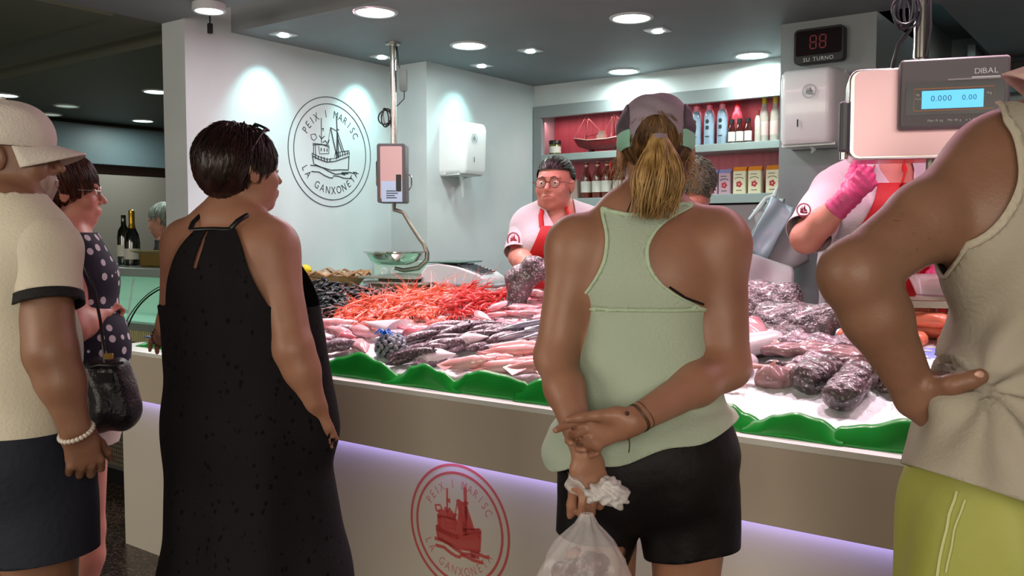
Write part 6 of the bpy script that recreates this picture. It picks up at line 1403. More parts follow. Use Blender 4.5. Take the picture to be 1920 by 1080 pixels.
def scatter(pg, n, dmin, seed=0, tries=40000):
    r = random.Random(seed); out = []; xs = [p[0] for p in pg]; ys = [p[1] for p in pg]
    d = dmin
    for t in range(tries):
        if len(out) >= n: break
        if t % 3000 == 2999: d *= .85
        x = r.uniform(min(xs), max(xs)); y = r.uniform(min(ys), max(ys))
        if inpoly(x, y, pg) and all((x-a)**2+(y-b)**2 > d*d for a, b in out): out.append((x, y))
    return out

# mussels
def mussel_mb(sc=1):
    b = MB()
    def sh(s):
        def fn(u, v):
            a = u*PI; t = v; w_ = .0135*math.sin(min(t*1.15, 1)*PI*.5+.02)**.8*(1-.75*max(0, t-.72)/.28)**.5*(1 if t < .99 else .3); x = -.029+.058*t
            return (x, w_*math.cos(a)*1.0, s*(.0088*math.sin(a)*math.sin(min(1, t*1.1+.05)*PI*.86)+.0006))
        b.grid(fn, 7, 8)
    sh(1); sh(-1); return b
mu = mussel_mb().mesh('mussel', 60); mu.materials.append(M_mus)
PG_MUS = [(-3.36, 2.50), (-3.38, 2.93), (-3.02, 2.94), (-2.76, 2.94), (-2.78, 2.80), (-2.82, 2.72), (-2.80, 2.52), (-2.80, 2.42), (-3.2, 2.42)]
def heap(x, y, cx, cy, rx, ry, h): return h*math.exp(-((x-cx)/rx)**2-((y-cy)/ry)**2)
for i, (x, y) in enumerate(scatter(PG_MUS, 300, .030, 3)):
    o = bpy.data.objects.new('mussel', mu); COL.objects.link(o)
    place(o, x, y, .026+heap(x, y, -3.15, 2.80, .3, .25, .012)+RN.uniform(-.004, .010), RN.uniform(0, 6.3), RN.uniform(-.9, .9), RN.uniform(-.5, .5), RN.uniform(.8, 1.12))
    tag(o, 'shiny black mussel in the big heap behind the black dress', 'mussel', 'black mussels heaped at the left end of the ice')
b = MB(); mb0 = mussel_mb()
for x, y in scatter(PG_MUS, 330, .026, 9):
    M = Matrix.Translation((x, y, bedz(y)+.018)) @ Matrix.Rotation(RN.uniform(0, 6.3), 4, 'Z') @ Matrix.Rotation(RN.uniform(-.5, .5), 4, 'X'); b.M = M; b.add(mb0.v, mb0.f)
o = b.build('mussels', M_mus, smooth=60); tag(o, 'lower layer of black mussels under the heap', 'mussels', kind='stuff')

# prawns and langoustines
def prawn_mb(L_=.12, curl=.9):
    b = MB(); pts = []; rs = []
    for i in range(9):
        t = i/8; a = curl*t*1.6; pts.append(Vector((L_*(.5*math.sin(a)/max(curl*.8, .1)-.25), 0, -L_*.30*(1-math.cos(a)))))
    rs = [.003, .0085, .0098, .0092, .0085, .0075, .0062, .005, .0035]
    b.tube(pts, rs, 8, flat=.8)
    for i in range(2, 8): b.tube([pts[i]+Vector((-.0015, 0, 0)), pts[i]+Vector((.0015, 0, 0))], [rs[i]*1.12, rs[i]*1.04], 8, flat=.8)
    e = pts[-1]; d = (pts[-1]-pts[-2]).normalized()
    for s in (-1, -.35, .35, 1): b.tube([e, e+d*.010+Vector((0, .005*s, 0)), e+d*.020+Vector((0, .009*s, 0))], [.0015, .004, .002], 5, flat=.3)
    for i in range(2, 6):
        for s in (-1, 1): b.tube([pts[i]+Vector((0, .005*s, -.004)), pts[i]+Vector((-.008, .010*s, -.018)), pts[i]+Vector((-.014, .008*s, -.026))], .001, 4)
    h = pts[0]
    for s in (-1, 1): b.tube([h, h+Vector((-.02, .007*s, .002)), h+Vector((-.036, .004*s, -.004))], [.002, .0032, .001], 5)
    return b, h
def prawn(m, L_, curl, label, group):
    b, h = prawn_mb(L_, curl); o = b.build('prawn', m, smooth=60); a = MB()
    for s in (-1, 1): a.tube([h+Vector((0, .002*s, .002)), h+Vector((-.03, .014*s, .018)), h+Vector((-.07, .034*s, .016)), h+Vector((-.10, .05*s, .004))], [.0008, .0006, .0005, .0003], 4); a.sphere(h+Vector((.004, .005*s, .005)), .0022, 6, 4)
    a.build('antennae', m, o); return tag(o, label, 'prawn', group)
PGS = [('orange', M_orange, [(-2.80, 2.56), (-2.78, 2.74), (-2.72, 2.86), (-2.62, 2.95), (-2.40, 2.95), (-2.38, 2.80), (-2.38, 2.68), (-2.46, 2.58), (-2.58, 2.48), (-2.74, 2.46)], 175, .038, 'orange langoustine-like prawn in the tangled heap on the ice', 'orange prawns heaped in front of the white scale', -2.68, 2.74, .022),
       ('red', M_redp, [(-2.40, 2.74), (-2.42, 2.96), (-2.17, 2.95), (-2.10, 2.86), (-2.16, 2.76), (-2.26, 2.70)], 66, .034, 'deep red prawn at the right end of the prawn heap', 'red prawns beside the patch of bare ice', -2.28, 2.80, .012),
       ('pink', M_pinkp, [(-2.46, 2.52), (-2.30, 2.66), (-2.20, 2.60), (-2.24, 2.48), (-2.38, 2.45)], 11, .045, 'small pinkish prawn lying loose on bare ice', 'loose prawns below the heap', -2.3, 2.6, .0)]
for kind, m, pg, n, dm, label, group, cx, cy, hh in PGS:
    protos = [prawn(m, .135, .9, label, group), prawn(m, .12, .5, label, group), prawn(M_pinkp if kind == 'orange' else m, .11, 1.2, label, group)]
    for i, (x, y) in enumerate(scatter(pg, n, dm, 21)):
        p = protos[i % 3]; o = p if i < 3 else copy_tree(p)
        place(o, x, min(y, 2.93), .016+heap(x, y, cx, cy, .28, .2, hh)+RN.uniform(0, .014), RN.uniform(0, 6.3), RN.uniform(-1.2, 1.2), RN.uniform(-.4, .4), RN.uniform(.85, 1.25))
# three upright tails at the top of the heap
for (x, y) in ((-2.72, 2.94), (-2.68, 2.94), (-2.52, 2.94)):
    o = copy_tree(protos[0]); o.data = bpy.data.objects['prawn'].data; o['label'] = 'orange prawn standing up at the top edge of the heap'; o['group'] = 'prawns propped up at the back of the heap'; place(o, x, y-.03, .03, RN.uniform(0, 3), 0, 1.1, .9)

# generic soft bodies
def put(mesh_b, name, cat, m, x, y, dz, rz, label, group=None, rx=0, ry=0, sc=1, parts=()):
    o = mesh_b.build(name, m, smooth=70); place(o, x, y, dz, rz, rx, ry, sc); tag(o, label, cat, group)
    for nm, mb_, mm in parts: mb_.build(nm, mm, o, smooth=60)
    return o
def squid(L_=.20, m=None, **k):
    b = fish_mb(L_, .046, .056, [(0, .05), (.08, .35), (.3, .85), (.6, 1), (.7, .95), (.72, .7), (.78, .75), (.84, .5), (.85, .3), (1, .25)], k.pop('bend', 0), wob=.04, seed=k.get('seed', 0)); k.pop('seed', None)
    f = MB(); f.poly([Vector(p) for p in ((-.5*L_, 0, .004), (-.33*L_, .045, .0), (-.18*L_, .022, .004), (-.18*L_, -.022, .004), (-.33*L_, -.045, .0))], .003, (0, 0, 1))
    t = MB()
    for i in range(6): a = i/5-.5; t.tube([(L_*.34, a*.022, 0), (L_*.46, a*.04+.004*math.sin(i*3), -.004), (L_*.58+.012*math.sin(i*5), a*.06+.008*math.cos(i*4), -.010)], [.005, .0035, .0012], 6)
    return b, [('fin', f, m), ('tentacles', t, m)]
# pink cuttlefish and squid pile at the left front
specs = [(-2.62, 2.44, .3), (-2.56, 2.36, 2.9), (-2.66, 2.36, .1), (-2.60, 2.29, .6), (-2.50, 2.43, .0), (-2.70, 2.44, .5), (-2.72, 2.34, 2.8), (-2.78, 2.42, .4), (-2.80, 2.32, .1), (-2.44, 2.24, .4), (-2.36, 2.26, 2.7), (-2.52, 2.24, .3), (-2.30, 2.40, .2), (-2.24, 2.46, .5), (-2.38, 2.50, .2), (-2.90, 2.38, .3), (-2.72, 2.24, .2), (-2.85, 2.24, .4), (-2.62, 2.20, .6)]
for i, (x, y, a) in enumerate(specs):
    b = fish_mb(.15+.03*(i % 3), .048, .060, [(0, .08), (.1, .5), (.35, 1), (.65, .92), (.8, .55), (.86, .62), (1, .25)], .05*math.sin(i), wob=.06, seed=i)
    f = MB(); f.poly([Vector(p) for p in ((.055, 0, 0), (.09, .02, .0), (.105, .0, -.004), (.09, -.018, 0))], .006, (0, 0, 1))
    put(b, 'cuttlefish', 'cuttlefish', M_pink if i % 3 else M_mauve, x, y, .026+.012*(i % 2), a+RN.uniform(-.25, .25), 'wet pink cuttlefish in the pile left of the netted bag', 'pink cuttlefish at the front left', RN.uniform(-.3, .3), RN.uniform(-.12, .12), 1, [('head', f, M_pink)])
b = MB(); b.grid(lambda u, v: (-.10+.20*v, (v*.062)*math.cos(u*2*PI), .004+(v*.030+.002)*math.sin(u*2*PI)*(1-.3*v)), 20, 12, wrapu=True); b.add([(.10, .062*math.cos(i*PI/10), .004+.0224*math.sin(i*PI/10)) for i in range(20)], [tuple(range(20))])
put(b, 'squid_tube', 'squid', M_whitef, -2.42, 2.43, .055, -.08, 'pale cone-shaped cleaned squid tube lying on the pink pile')
for i, (x, y, a) in enumerate(((-2.46, 2.30, .1), (-2.34, 2.44, -.3), (-2.22, 2.40, .1), (-2.16, 2.44, -.2))):
    put(fish_mb(.09, .045, .05, wob=.08, seed=i+50), 'fish_roe', 'fish roe', mat('wet_red_pink', '#cf5a6c', .18, c2='#e08c98', nscale=18, coat=.5, sss=.15), x, y, .045, a, ('reddish lobe of roe on the cuttlefish near the counter front', 'reddish lobe of roe behind the netted bag', 'reddish lobe of roe right of the cone-shaped tube', 'reddish lobe of roe nearest the dark squid')[i])
# netted bag of clams with a blue tie
nb = empty('net_bag', (-2.205, 2.275, 1.02), label='round netted bag of grey clams with a blue tag tied on top', cat='net bag')
cl = MB(); rr = random.Random(4)
for i in range(90):
    t = math.acos(1-2*(i+.5)/90); p = i*2.39996; c_ = Vector((math.sin(t)*math.cos(p)*.062, math.sin(t)*math.sin(p)*.055, math.cos(t)*.046)); q = c_.normalized().to_track_quat('Z', 'Y').to_matrix() @ Matrix.Rotation(rr.random()*6, 3, 'Z'); cl.sphere(c_, (.0125, .0085, .0055), 8, 6, rot=q)
cl.build('clams', mat('clam_grey', '#6f747c', .25, c2='#a8a6a2', nscale=60, coat=.4), nb)
cl = MB(); cl.sphere((0, 0, 0), (.056, .050, .042), 16, 10); cl.build('clam_core', mat('clam_dark', '#3a3c42', .5), nb)
nt_ = MB()
for k in range(14):
    a = k*PI/7
    for sg in (-1, 1): nt_.tube([(.070*math.sin(t)*math.cos(a+sg*t*.8), .062*math.sin(t)*math.sin(a+sg*t*.8), .053*math.cos(t)) for t in np.linspace(.15, 3.0, 14)], .0006, 4)
nt_.build('net', mat('net_blue_grey', '#7d93b4', .4), nb)
tg = MB()
for k in range(9): a = k*.7; tg.tube([(-.018, -.02, .05), (-.018+.02*math.cos(a), -.02+.018*math.sin(a), .058+.004*(k % 3)), (-.018+.036*math.cos(a+.3), -.024+.030*math.sin(a+.3), .048)], [.005, .004, .002], 6, flat=.4)
tg.build('blue_tie', mat('tie_blue', '#1f6fd0', .4), nb)
# dark mottled small squid / fish in the middle
k = 0
for (x, y) in scatter([(-2.14, 2.26), (-2.16, 2.52), (-1.98, 2.60), (-1.86, 2.50), (-1.84, 2.40), (-2.0, 2.30), (-1.96, 2.22), (-2.08, 2.20)], 34, .05, 5):
    m = M_darkf if k % 4 else M_whitef; b = fish_mb(.12+.02*(k % 3), .034, .038, [(0, .1), (.08, .5), (.3, .95), (.6, 1), (.8, .7), (.95, .3), (1, .1)], .03, wob=.03, seed=k)
    put(b, 'small_squid', 'squid', m if k % 4 else M_mauve, x, y, .022+.014*(k % 3), .75+RN.uniform(-.35, .35), 'dark mottled little squid in the pile right of the netted bag', 'dark little squid in the middle', RN.uniform(-.3, .3), RN.uniform(-.15, .15), 1, [('tail_fin', fin([(.05, 0, 0), (.075, 0, .016), (.07, 0, 0), (.075, 0, -.014)], .003), M_darkf)] if k % 2 else ())
    k += 1
put(fish_mb(.15, .05, .09, wob=.05, seed=3), 'white_cuttlefish', 'cuttlefish', M_whitef, -1.99, 2.26, .030, .35, 'plump white cuttlefish at the front, by the green sheet valley')
put(fish_mb(.11, .04, .06, wob=.05, seed=6), 'white_cuttlefish', 'cuttlefish', M_whitef, -1.93, 2.39, .05, .5, 'smaller white cuttlefish among the dark little squid')
# squid with pink tubes
for i, (x, y, a, l) in enumerate(((-1.78, 2.42, .35, .26), (-1.72, 2.35, .25, .28), (-1.80, 2.30, .42, .25), (-1.70, 2.26, .30, .26), (-1.62, 2.33, .28, .27), (-1.82, 2.22, .5, .2), (-1.60, 2.42, .2, .25), (-1.55, 2.26, .3, .26), (-1.50, 2.36, .2, .26), (-1.45, 2.28, .35, .25))):
    b, parts = squid(l, M_salmonp, bend=.03*math.sin(i*2), seed=i); put(b, 'squid', 'squid', M_salmonp, x, y, .030+.012*(i % 2), a, 'long salmon-pink squid laid beside its neighbours left of the green tank top', 'salmon-pink squid in a slanting row', RN.uniform(-.3, .3), -.05, 1, parts)
# silver fish
for i, (x, y, a) in enumerate(((-1.84, 2.62, .75), (-1.80, 2.58, .80), (-1.77, 2.52, .72), (-1.70, 2.58, .78), (-1.74, 2.66, .7), (-1.66, 2.52, .75), (-1.64, 2.64, .8), (-1.60, 2.56, .7), (-1.56, 2.64, .75))):
    b = fish_mb(.27, .045, .024, [(0, .08), (.05, .5), (.18, .9), (.4, 1), (.7, .62), (.9, .2), (1, .12)], .02)
    put(b, 'silver_fish', 'fish', M_silver, x, y, .026+.014*(i % 2), a, 'slender silver fish in the shining stack beside the pink squid', 'slender silver fish by the green tank top', 1.2+RN.uniform(-.3, .3), 0, 1, [('tail_fin', fin([(.125, 0, 0), (.165, 0, .03), (.15, 0, 0), (.165, 0, -.028)]), M_silver), ('eye', MB().sphere((-.108, .0, .004), (.005, .0105, .005), 8, 6), M_fisheye)])
# pink fillets at the back
k = 0
for (x, y) in scatter([(-2.14, 2.66), (-2.12, 2.80), (-2.06, 2.92), (-1.5, 2.93), (-1.4, 2.8), (-1.5, 2.72), (-1.86, 2.68), (-2.0, 2.60)], 60, .05, 15):
    b = fish_mb(.13, .022, .040, [(0, .15), (.1, .6), (.3, 1), (.7, .8), (1, .12)], .05*math.sin(k), wob=.08, seed=k)
    put(b, 'red_mullet', 'fish', M_pink if k % 3 else mat('rosy_fish', '#cc6478', .22, c2='#dc9aa4', nscale=25, coat=.4), x, y, .018+.012*(k % 3), RN.uniform(-.5, 1.0), 'small pink fish in the loose layer behind the silver fish', 'small pink fish at the back of the ice', RN.uniform(-.4, .4), RN.uniform(-.15, .15), 1, [('tail_fin', fin([(.06, 0, 0), (.085, 0, .014), (.08, 0, 0), (.085, 0, -.014)], .002), M_pink)]); k += 1
# ---------------------------------------------------------------- right side: big black flatfish, monkfish, salmon
def blob(name, cat, m, pr, label, disp=.004, fq=60, h=.007, parent=None, group=None, parts=()):
    c0 = pr[0][1]; t = empty(name, (c0[0], c0[1], c0[2]-.03), 0, label, cat, group) if parts else None
    ax, D = field(pr, h); V, F_ = nets(ax, D); N_ = vnormals(V, F_); V = V+N_*(disp*(np.sin(V[:, 0]*fq+3*np.sin(V[:, 1]*fq*.6))*np.sin(V[:, 1]*fq*.8+V[:, 2]*fq*.7)))[:, None]
    if t: mesh_obj('body', V, F_, m, t); return t
    o = mesh_obj(name, V-np.array(c0), F_, m, None); o.location = c0; return tag(o, label, cat, group)
def BP(x, y, h=0.): return A(x, y, bedz(y)+h)
upv = A(0, 0, 1)
blob('turbot', 'fish', M_blk, [ecap(BP(-1.20, 2.86, .05), BP(-.98, 2.88, .05), (.115, .03), (.095, .03), nrm(A(0, .5, .9)), .03), ecap(BP(-1.30, 2.82, .03), BP(-1.15, 2.86, .03), (.09, .03), (.1, .03), nrm(A(0, .6, .8)), .03)], 'big speckled grey flatfish standing highest at the back, right of the green tank top', .003, 70)
blob('turbot', 'fish', M_blk, [ecap(BP(-1.04, 2.74, .045), BP(-.84, 2.76, .05), (.085, .032), (.075, .032), nrm(A(.2, .6, .7)), .03), ell(BP(-.80, 2.79, .07), (.045, .045, .035), None, .03)], 'second speckled grey flatfish with a pale blue-lit head, just below the highest one', .003, 70)
blob('turbot', 'fish', M_blk, [ecap(BP(-1.0, 2.64, .03), BP(-.88, 2.66, .03), (.075, .028), (.07, .028), nrm(A(.1, .8, .5)), .03)], 'speckled flatfish lying lowest, above the folded mauve fish skins', .003, 70)
for i, (x, y, l, a, hh) in enumerate(((-.80, 2.60, .22, .1, .05), (-.74, 2.54, .24, -.1, .045), (-.70, 2.47, .26, -.25, .04), (-.86, 2.55, .16, .0, .04), (-.66, 2.60, .2, -.1, .05))):
    d = A(math.cos(a), math.sin(a), 0)*l/2; blob('ray_fillet', 'fish', M_fleshy if i % 2 else M_mauve, [ecap(BP(x, y, hh)-d, BP(x, y, hh)+d, (.035, .018), (.028, .014), A(-d[1], d[0], 0), .02), ecap(BP(x, y, hh+.016)-d*.8+A(0, .02, 0), BP(x, y, hh+.012)+d*.7+A(0, .02, 0), .014, .010, None, .02)], ('folded mauve fish skin nearest the flatfish', 'long folded fish skin running right above the black monkfish', 'long folded brownish skin edging the bare ice', 'short folded fish skin at the left of its row', 'folded fish skin touching the salmon tray')[i], .004, 80)
mk = [((-.90, 2.46), (-.80, 2.52), .024, .020, M_blk2, 'thin black monkfish tail pointing left over the others'), ((-.87, 2.36), (-.79, 2.42), .042, .030, M_fleshy, 'pinkish monkfish lobe at the left front of the black group'), ((-.765, 2.37), (-.72, 2.44), .052, .040, M_blk2, 'black and silver monkfish in the middle of the dark group'), ((-.655, 2.29), (-.635, 2.38), .046, .050, M_blk2, 'front-most black speckled monkfish, lying on bare ice'), ((-.70, 2.48), (-.60, 2.44), .042, .034, mat('monk_brown', '#6b5452', .25, c2='#3a2e2e', nscale=30, coat=.5, bump=.4), 'brownish monkfish tail at the right of the dark group'), ((-.78, 2.48), (-.72, 2.50), .035, .03, M_blk2, 'small black monkfish piece on top of the dark group'), ((-.58, 2.42), (-.52, 2.38), .022, .014, M_blk2, 'dark monkfish tip beside the empty ice on the right')]
for (a, b_, r1, r2, m, lb) in mk:
    p0, p1 = BP(*a, r1*.75), BP(*b_, r2*.85+.01); t = blob('monkfish', 'fish', m, [ecap(p0, p1, (r1, r1*.8), (r2, r2*.8), A(p1[1]-p0[1], p0[0]-p1[0], 0), .02), ell(p0+A(.01, -.005, .008), (r1*.8, r1*.7, r1*.6), None, .02)], lb, .005, 75, .006, parts=(1,))
    e_ = MB(); e_.M = wmat(t).inverted(); e_.poly([p1+A(0, 0, r2*.4), p1+(p1-p0)*.35+A(.01, .01, .006), p1+(p1-p0)*.25-A(0, .02, 0)], .004, (0, 0, 1)); e_.build('tail_fin', m, t)
blob('white_fish', 'fish', M_whitef, [ecap(BP(-1.02, 2.52, .05), BP(-.94, 2.60, .05), (.05, .035), (.035, .03), A(1, 0, 0), .03), ell(BP(-.98, 2.44, .04), (.05, .05, .03), None, .03)], 'smooth white fish belly showing right beside the green tank top', .0, 60)
blob('gurnard', 'fish', mat('rose_gills', '#c06a74', .18, c2='#e0a8ac', nscale=12, coat=.6), [ecap(BP(-1.04, 2.64, .07), BP(-.95, 2.56, .05), (.05, .03), (.02, .012), A(.5, .7, .5), .02), ecap(BP(-1.10, 2.60, .06), BP(-1.0, 2.52, .04), (.05, .03), (.03, .02), A(.5, .7, .5), .02)], 'glossy rose-coloured fish cheek above the white belly', .002, 60)
for i, (x, y) in enumerate(((-1.02, 2.36), (-1.0, 2.30), (-1.08, 2.27), (-.94, 2.34))):
    put(fish_mb(.16, .03, .045, wob=.05, seed=i), 'gurnard', 'fish', M_salmonp if i % 2 else MATS['rosy_fish'], x, y, .026+.008*i, -.35+.2*i, 'rosy fish lying by the front edge right of the green tank top', 'rosy fish at the front right of the tank top', 0, 0, 1, [('tail_fin', fin([(.07, 0, 0), (.10, 0, .018), (.09, 0, 0), (.10, 0, -.018)], .002), M_salmonp)])
for i, (x, y) in enumerate(scatter([(-1.42, 2.2), (-1.44, 2.8), (-1.14, 2.75), (-1.12, 2.2)], 26, .09, 19)):
    put(fish_mb(.18, .035, .04, wob=.04, seed=i), 'sea_bream', 'fish', (M_pink, M_silver, M_salmonp)[i % 3], x, y, .026, .3+RN.uniform(-.3, .3), 'whole fish on the ice directly behind the woman in the green top', 'fish hidden behind the green tank top', 0, 0, 1, [('tail_fin', fin([(.08, 0, 0), (.11, 0, .02), (.1, 0, 0), (.11, 0, -.02)], .002), M_silver)])
# salmon on a tray
M_sal = mat('salmon_flesh', '#e46e50', .28, c2='#f09a7c', nscale=6, stretch=(1, 8, 1), sss=.2, coat=.3, bump=.12, bscale=25)
t = empty('salmon_tray', (-.42, 2.765, bedz(2.765)+.018), 0, 'white tray edged with blue film that carries the salmon pieces', 'tray'); t.rotation_euler = (math.atan(.25), 0, 0)
MB().box((-.35, -.125, 0), (.42, .14, .018)).build('tray', M_white, t, smooth=None, bevel=.003)
b = MB(); b.grid(lambda u, v: (-.355+u*.78, -.150+v*.035, .006+.012*v+.004*math.sin(u*30+v*4)), 50, 4); b.build('blue_film', mat('blue_film', '#5a6ed8', .25, c2='#b8c4f0', nscale=20), t, smooth=180).modifiers.new('s', 'SOLIDIFY').thickness = .001
k = 0
for row, (yy, zz_) in enumerate(((-.085, .018), (-.02, .022), (.06, .024), (-.05, .062), (.02, .066))):
    for j in range(5):
        x = -.42-.30+j*.135+(row % 2)*.05; l = .06
        c_ = A(x, 2.765+yy, bedz(2.765+yy)+.018+zz_+.016)
        o = blob('salmon_fillet', 'salmon', M_sal, [ecap(c_-A(l*.6, 0, 0), c_+A(l*.6, .0, .0), (.034, .021), (.032, .020), A(0, 1, .25), .01), ecap(c_-A(l*.5, .012, -.004), c_+A(l*.5, -.012, .004), (.024, .019), (.024, .017), A(0, 1, .2), .01)], 'thick orange salmon piece in the '+('front row on the blue-edged tray' if row in (0,) else 'upper layer seen between arm and body' if row > 2 else 'back rows on the blue-edged tray'), .0015, 90, .006, group=('salmon pieces, front row' if row == 0 else 'salmon pieces, upper layer' if row > 2 else 'salmon pieces, back rows')); k += 1
# small price flag colours left of the salmon
put(MB().box((-.03, -.02, 0), (.03, .02, .002)), 'plastic_slip', 'packaging', mat('lilac_plastic', '#a9a8ee', .3), -.74, 2.70, .07, .5, 'lilac plastic slip poking out between the flatfish and the salmon')
# crushed loose ice heap, smooth white mound behind
for i, (x, y, r_) in enumerate(((-2.16, 2.86, .045), (-2.24, 2.54, .04), (-2.42, 2.55, .025), (-2.12, 2.60, .03), (-1.86, 2.20, .05))):
    pass
# basket of oysters and lemon, left back
bk = empty('oyster_basket', (-3.50, 3.16, 1.145), R(8), 'flat wicker basket behind the mussels, heaped with oysters', 'basket')
b = MB()
b.grid(lambda u, v: ((.10+.05*v)*1.5*math.cos(u*2*PI), (.10+.05*v)*math.sin(u*2*PI), .075*v+.012*v*math.sin(u*12)), 48, 6, wrapu=True); b.lathe([(.001, .002), (.10, .002)], 30, cap=False, sx=1.5); o = b.build('wicker', mat('wicker', '#b08c5e', .7, c2='#7c5a36', nscale=60, stretch=(1, 1, 6), bump=.6, bscale=90), bk, smooth=60); o.modifiers.new('s', 'SOLIDIFY').thickness = .006
b = MB(); b.tube([(.152*1.5*math.cos(a), .152*math.sin(a), .077+.012*math.sin(a*12/6.283*6.283)) for a in np.linspace(0, 2*PI, 49)], .006, 6); b.build('rim', MATS['wicker'], bk)
M_oy = mat('oyster_shell', '#a8977c', .5, c2='#6e6250', nscale=50, bump=.8, bscale=70)
pr0 = None
for i in range(26):
    t_ = i*2.4; r_ = .028*math.sqrt(i); b = None
    if pr0 is None:
        b = MB(); b.grid(lambda u, v: (.04*v*math.cos(u*2*PI)*(1+.12*math.sin(u*19)), .026*v*math.sin(u*2*PI)*(1+.12*math.sin(u*13)), .012*(1-v*v)+.003*math.sin(u*25)*v), 24, 6, wrapu=True); b.grid(lambda u, v: (.04*v*math.cos(u*2*PI)*(1+.12*math.sin(u*19)), .026*v*math.sin(u*2*PI)*(1+.12*math.sin(u*13)), -.010*(1-v*v)), 24, 4, wrapu=True); pr0 = b.mesh('oyster', 60); pr0.materials.append(M_oy)
    o = bpy.data.objects.new('oyster', pr0); COL.objects.link(o); o.location = (-3.50+r_*1.35*math.cos(t_), 3.16+r_*.9*math.sin(t_), 1.145+.085-.25*r_+RN.uniform(0, .01)); o.rotation_euler = (RN.uniform(-.5, .5), RN.uniform(-.5, .5), RN.uniform(0, 6)); tag(o, 'rough beige oyster in the wicker basket behind the mussels', 'oyster', 'oysters in the wicker basket')
b = MB(); b.sphere((0, 0, 0), (.036, .028, .028), 14, 10).sphere((.034, 0, 0), (.008, .006, .006), 8, 6); o = b.build('lemon', mat('lemon_yellow', '#c8b820', .4, bump=.2, bscale=120)); o.location = (-3.66, 3.13, 1.235); tag(o, 'yellow lemon at the left edge of the oyster basket', 'lemon')
o = MB().rbox((-.33, -.16, 0), (.10, .16, .045), .02, axis=2).build('display_block', mat('pale_mint', '#bccdc6', .35), smooth=50); o.location = (-3.46, 3.17, 1.10); tag(o, 'low pale block under the oyster basket', 'stand')
# dark fish held by the fishmonger
hf = empty('held_fish', tuple(P(985, 525, 3.52)), 0, 'floppy dark speckled fish held up by the bespectacled fishmonger', 'fish')
ax, D = field([ecap(P(970, 560, 3.47), P(975, 525, 3.48), (.040, .03), (.062, .04), CR, .03), ecap(P(975, 525, 3.48), P(1000, 500, 3.46), (.055, .036), (.045, .03), nrm(A(0, 0, 1)-CR*.3), .03), ecap(P(1000, 500, 3.46), P(1035, 512, 3.46), (.045, .03), (.035, .03), A(0, 0, 1), .03)], .007); V, F_ = nets(ax, D); V = V+vnormals(V, F_)*(.004*np.sin(V[:, 0]*80)*np.sin(V[:, 2]*90))[:, None]; mesh_obj('body', V, F_, M_blk, hf)
b = MB(); b.M = wmat(hf).inverted(); b.tube([P(962, 560, 3.46), P(965, 575, 3.45)], [.02, .035], 8, flat=.3); b.build('tail_fin', M_darkf, hf)
# little tub with red lid contents on the right scale pan
t = empty('plastic_tub', (-.50, 2.84, 1.246), R(19), 'clear plastic tub of reddish fish standing on the right-hand scale pan', 'tub')
b = MB(); b.lathe([(.075, 0), (.092, .05), (.098, .055), (.094, .057), (.072, .004)], 28, sx=1.3, sy=.9); b.build('tub', mat('clear_tub', '#f0e4e8', .12, alpha=.45, spec=.8), t)
b = MB(); b.sphere((-.02, 0, .026), (.065, .06, .022), 16, 8); b.build('contents', mat('red_contents', '#b83a44', .4, c2='#5868b0', nscale=14, sharp=(.55, .6)), t)
t = empty('clear_bag', (-.41, 2.80, 1.31), 0, 'crumpled clear bag held above the tub by the pink-gloved fishmonger', 'bag')
b = MB(); b.grid(lambda u, v: ((.05+.03*math.sin(v*3))*math.cos(u*2*PI)*(1+.2*math.sin(u*31+v*9)), (.04+.02*math.sin(v*3))*math.sin(u*2*PI), v*.13+.01*math.sin(u*19)), 40, 14, wrapu=True); b.build('film', mat('clear_film', '#e8dce2', .2, alpha=.4, spec=.9), t, smooth=180)

# ================================================================== shelf goods
def sbottle(x, y, z, prof, m, label, cat, group, name='bottle', parts=(), n=20):
    o = MB().lathe(prof, n).build('glass' if parts else name, m)
    t = empty(name, (x, y, z), 0, label, cat, group); o.parent = t
    for nm, pf, mm in parts: MB().lathe(pf, n, cap=nm != 'label').build(nm, mm, t)
    return t
# model ship
t = empty('model_ship', (-3.10, 5.24, 1.971), R(-4), 'dark red wooden model sailing ship on the top shelf', 'model ship')
MB().box((-.10, -.02, 0), (-.08, .02, .03)).build('stand', M_dark, t, smooth=None); MB().box((.10, -.02, 0), (.12, .02, .03)).build('stand', M_dark, t, smooth=None)
b = MB(); ps = [(-.24, .098, .004), (-.20, .052, .026), (-.10, .022, .040), (.05, .018, .042), (.16, .030, .034), (.235, .065, .018), (.255, .094, .004)]
def hull(u, v):
    i = min(int(u*6), 5); q = u*6-i; x = ps[i][0]+(ps[i+1][0]-ps[i][0])*q; zb = ps[i][1]+(ps[i+1][1]-ps[i][1])*q; w_ = ps[i][2]+(ps[i+1][2]-ps[i][2])*q; a = (v-.5)*PI; top = .092+.028*(2*u-1)**2; return (x, w_*math.sin(a), top-(top-zb)*math.cos(a)**.8)
b.grid(hull, 36, 14); b.grid(lambda u, v: (-.24+.495*u, (v-.5)*2*.038*math.sin(min(1, max(.02, u))*PI)**.5, .088+.028*(2*u-1)**2), 24, 2); b.build('hull', mat('ship_red', '#6a1218', .3, c2='#4c0c12', nscale=20), t, smooth=60)
b = MB(); b.tube([(-.22, -.03, .112), (-.1, -.043, .092), (.05, -.044, .090), (.2, -.03, .108)], .004, 6, flat=.6); b.build('white_stripe', mat('cream_paint', '#c8a8a0', .5), t)
b = MB(); b.box((-.04, -.018, .09), (.02, .018, .125)).box((-.03, -.014, .125), (.015, .014, .15)); b.build('deckhouse', MATS['cream_paint'], t, smooth=None)
for x, h in ((-.14, .26), (.09, .255)):
    b = MB().tube([(x, 0, .09), (x, 0, h)], [.0035, .002], 6).tube([(x, 0, .12), (x+.09, 0, .13)], .002, 5); b.build('mast', MATS['ship_red'], t)
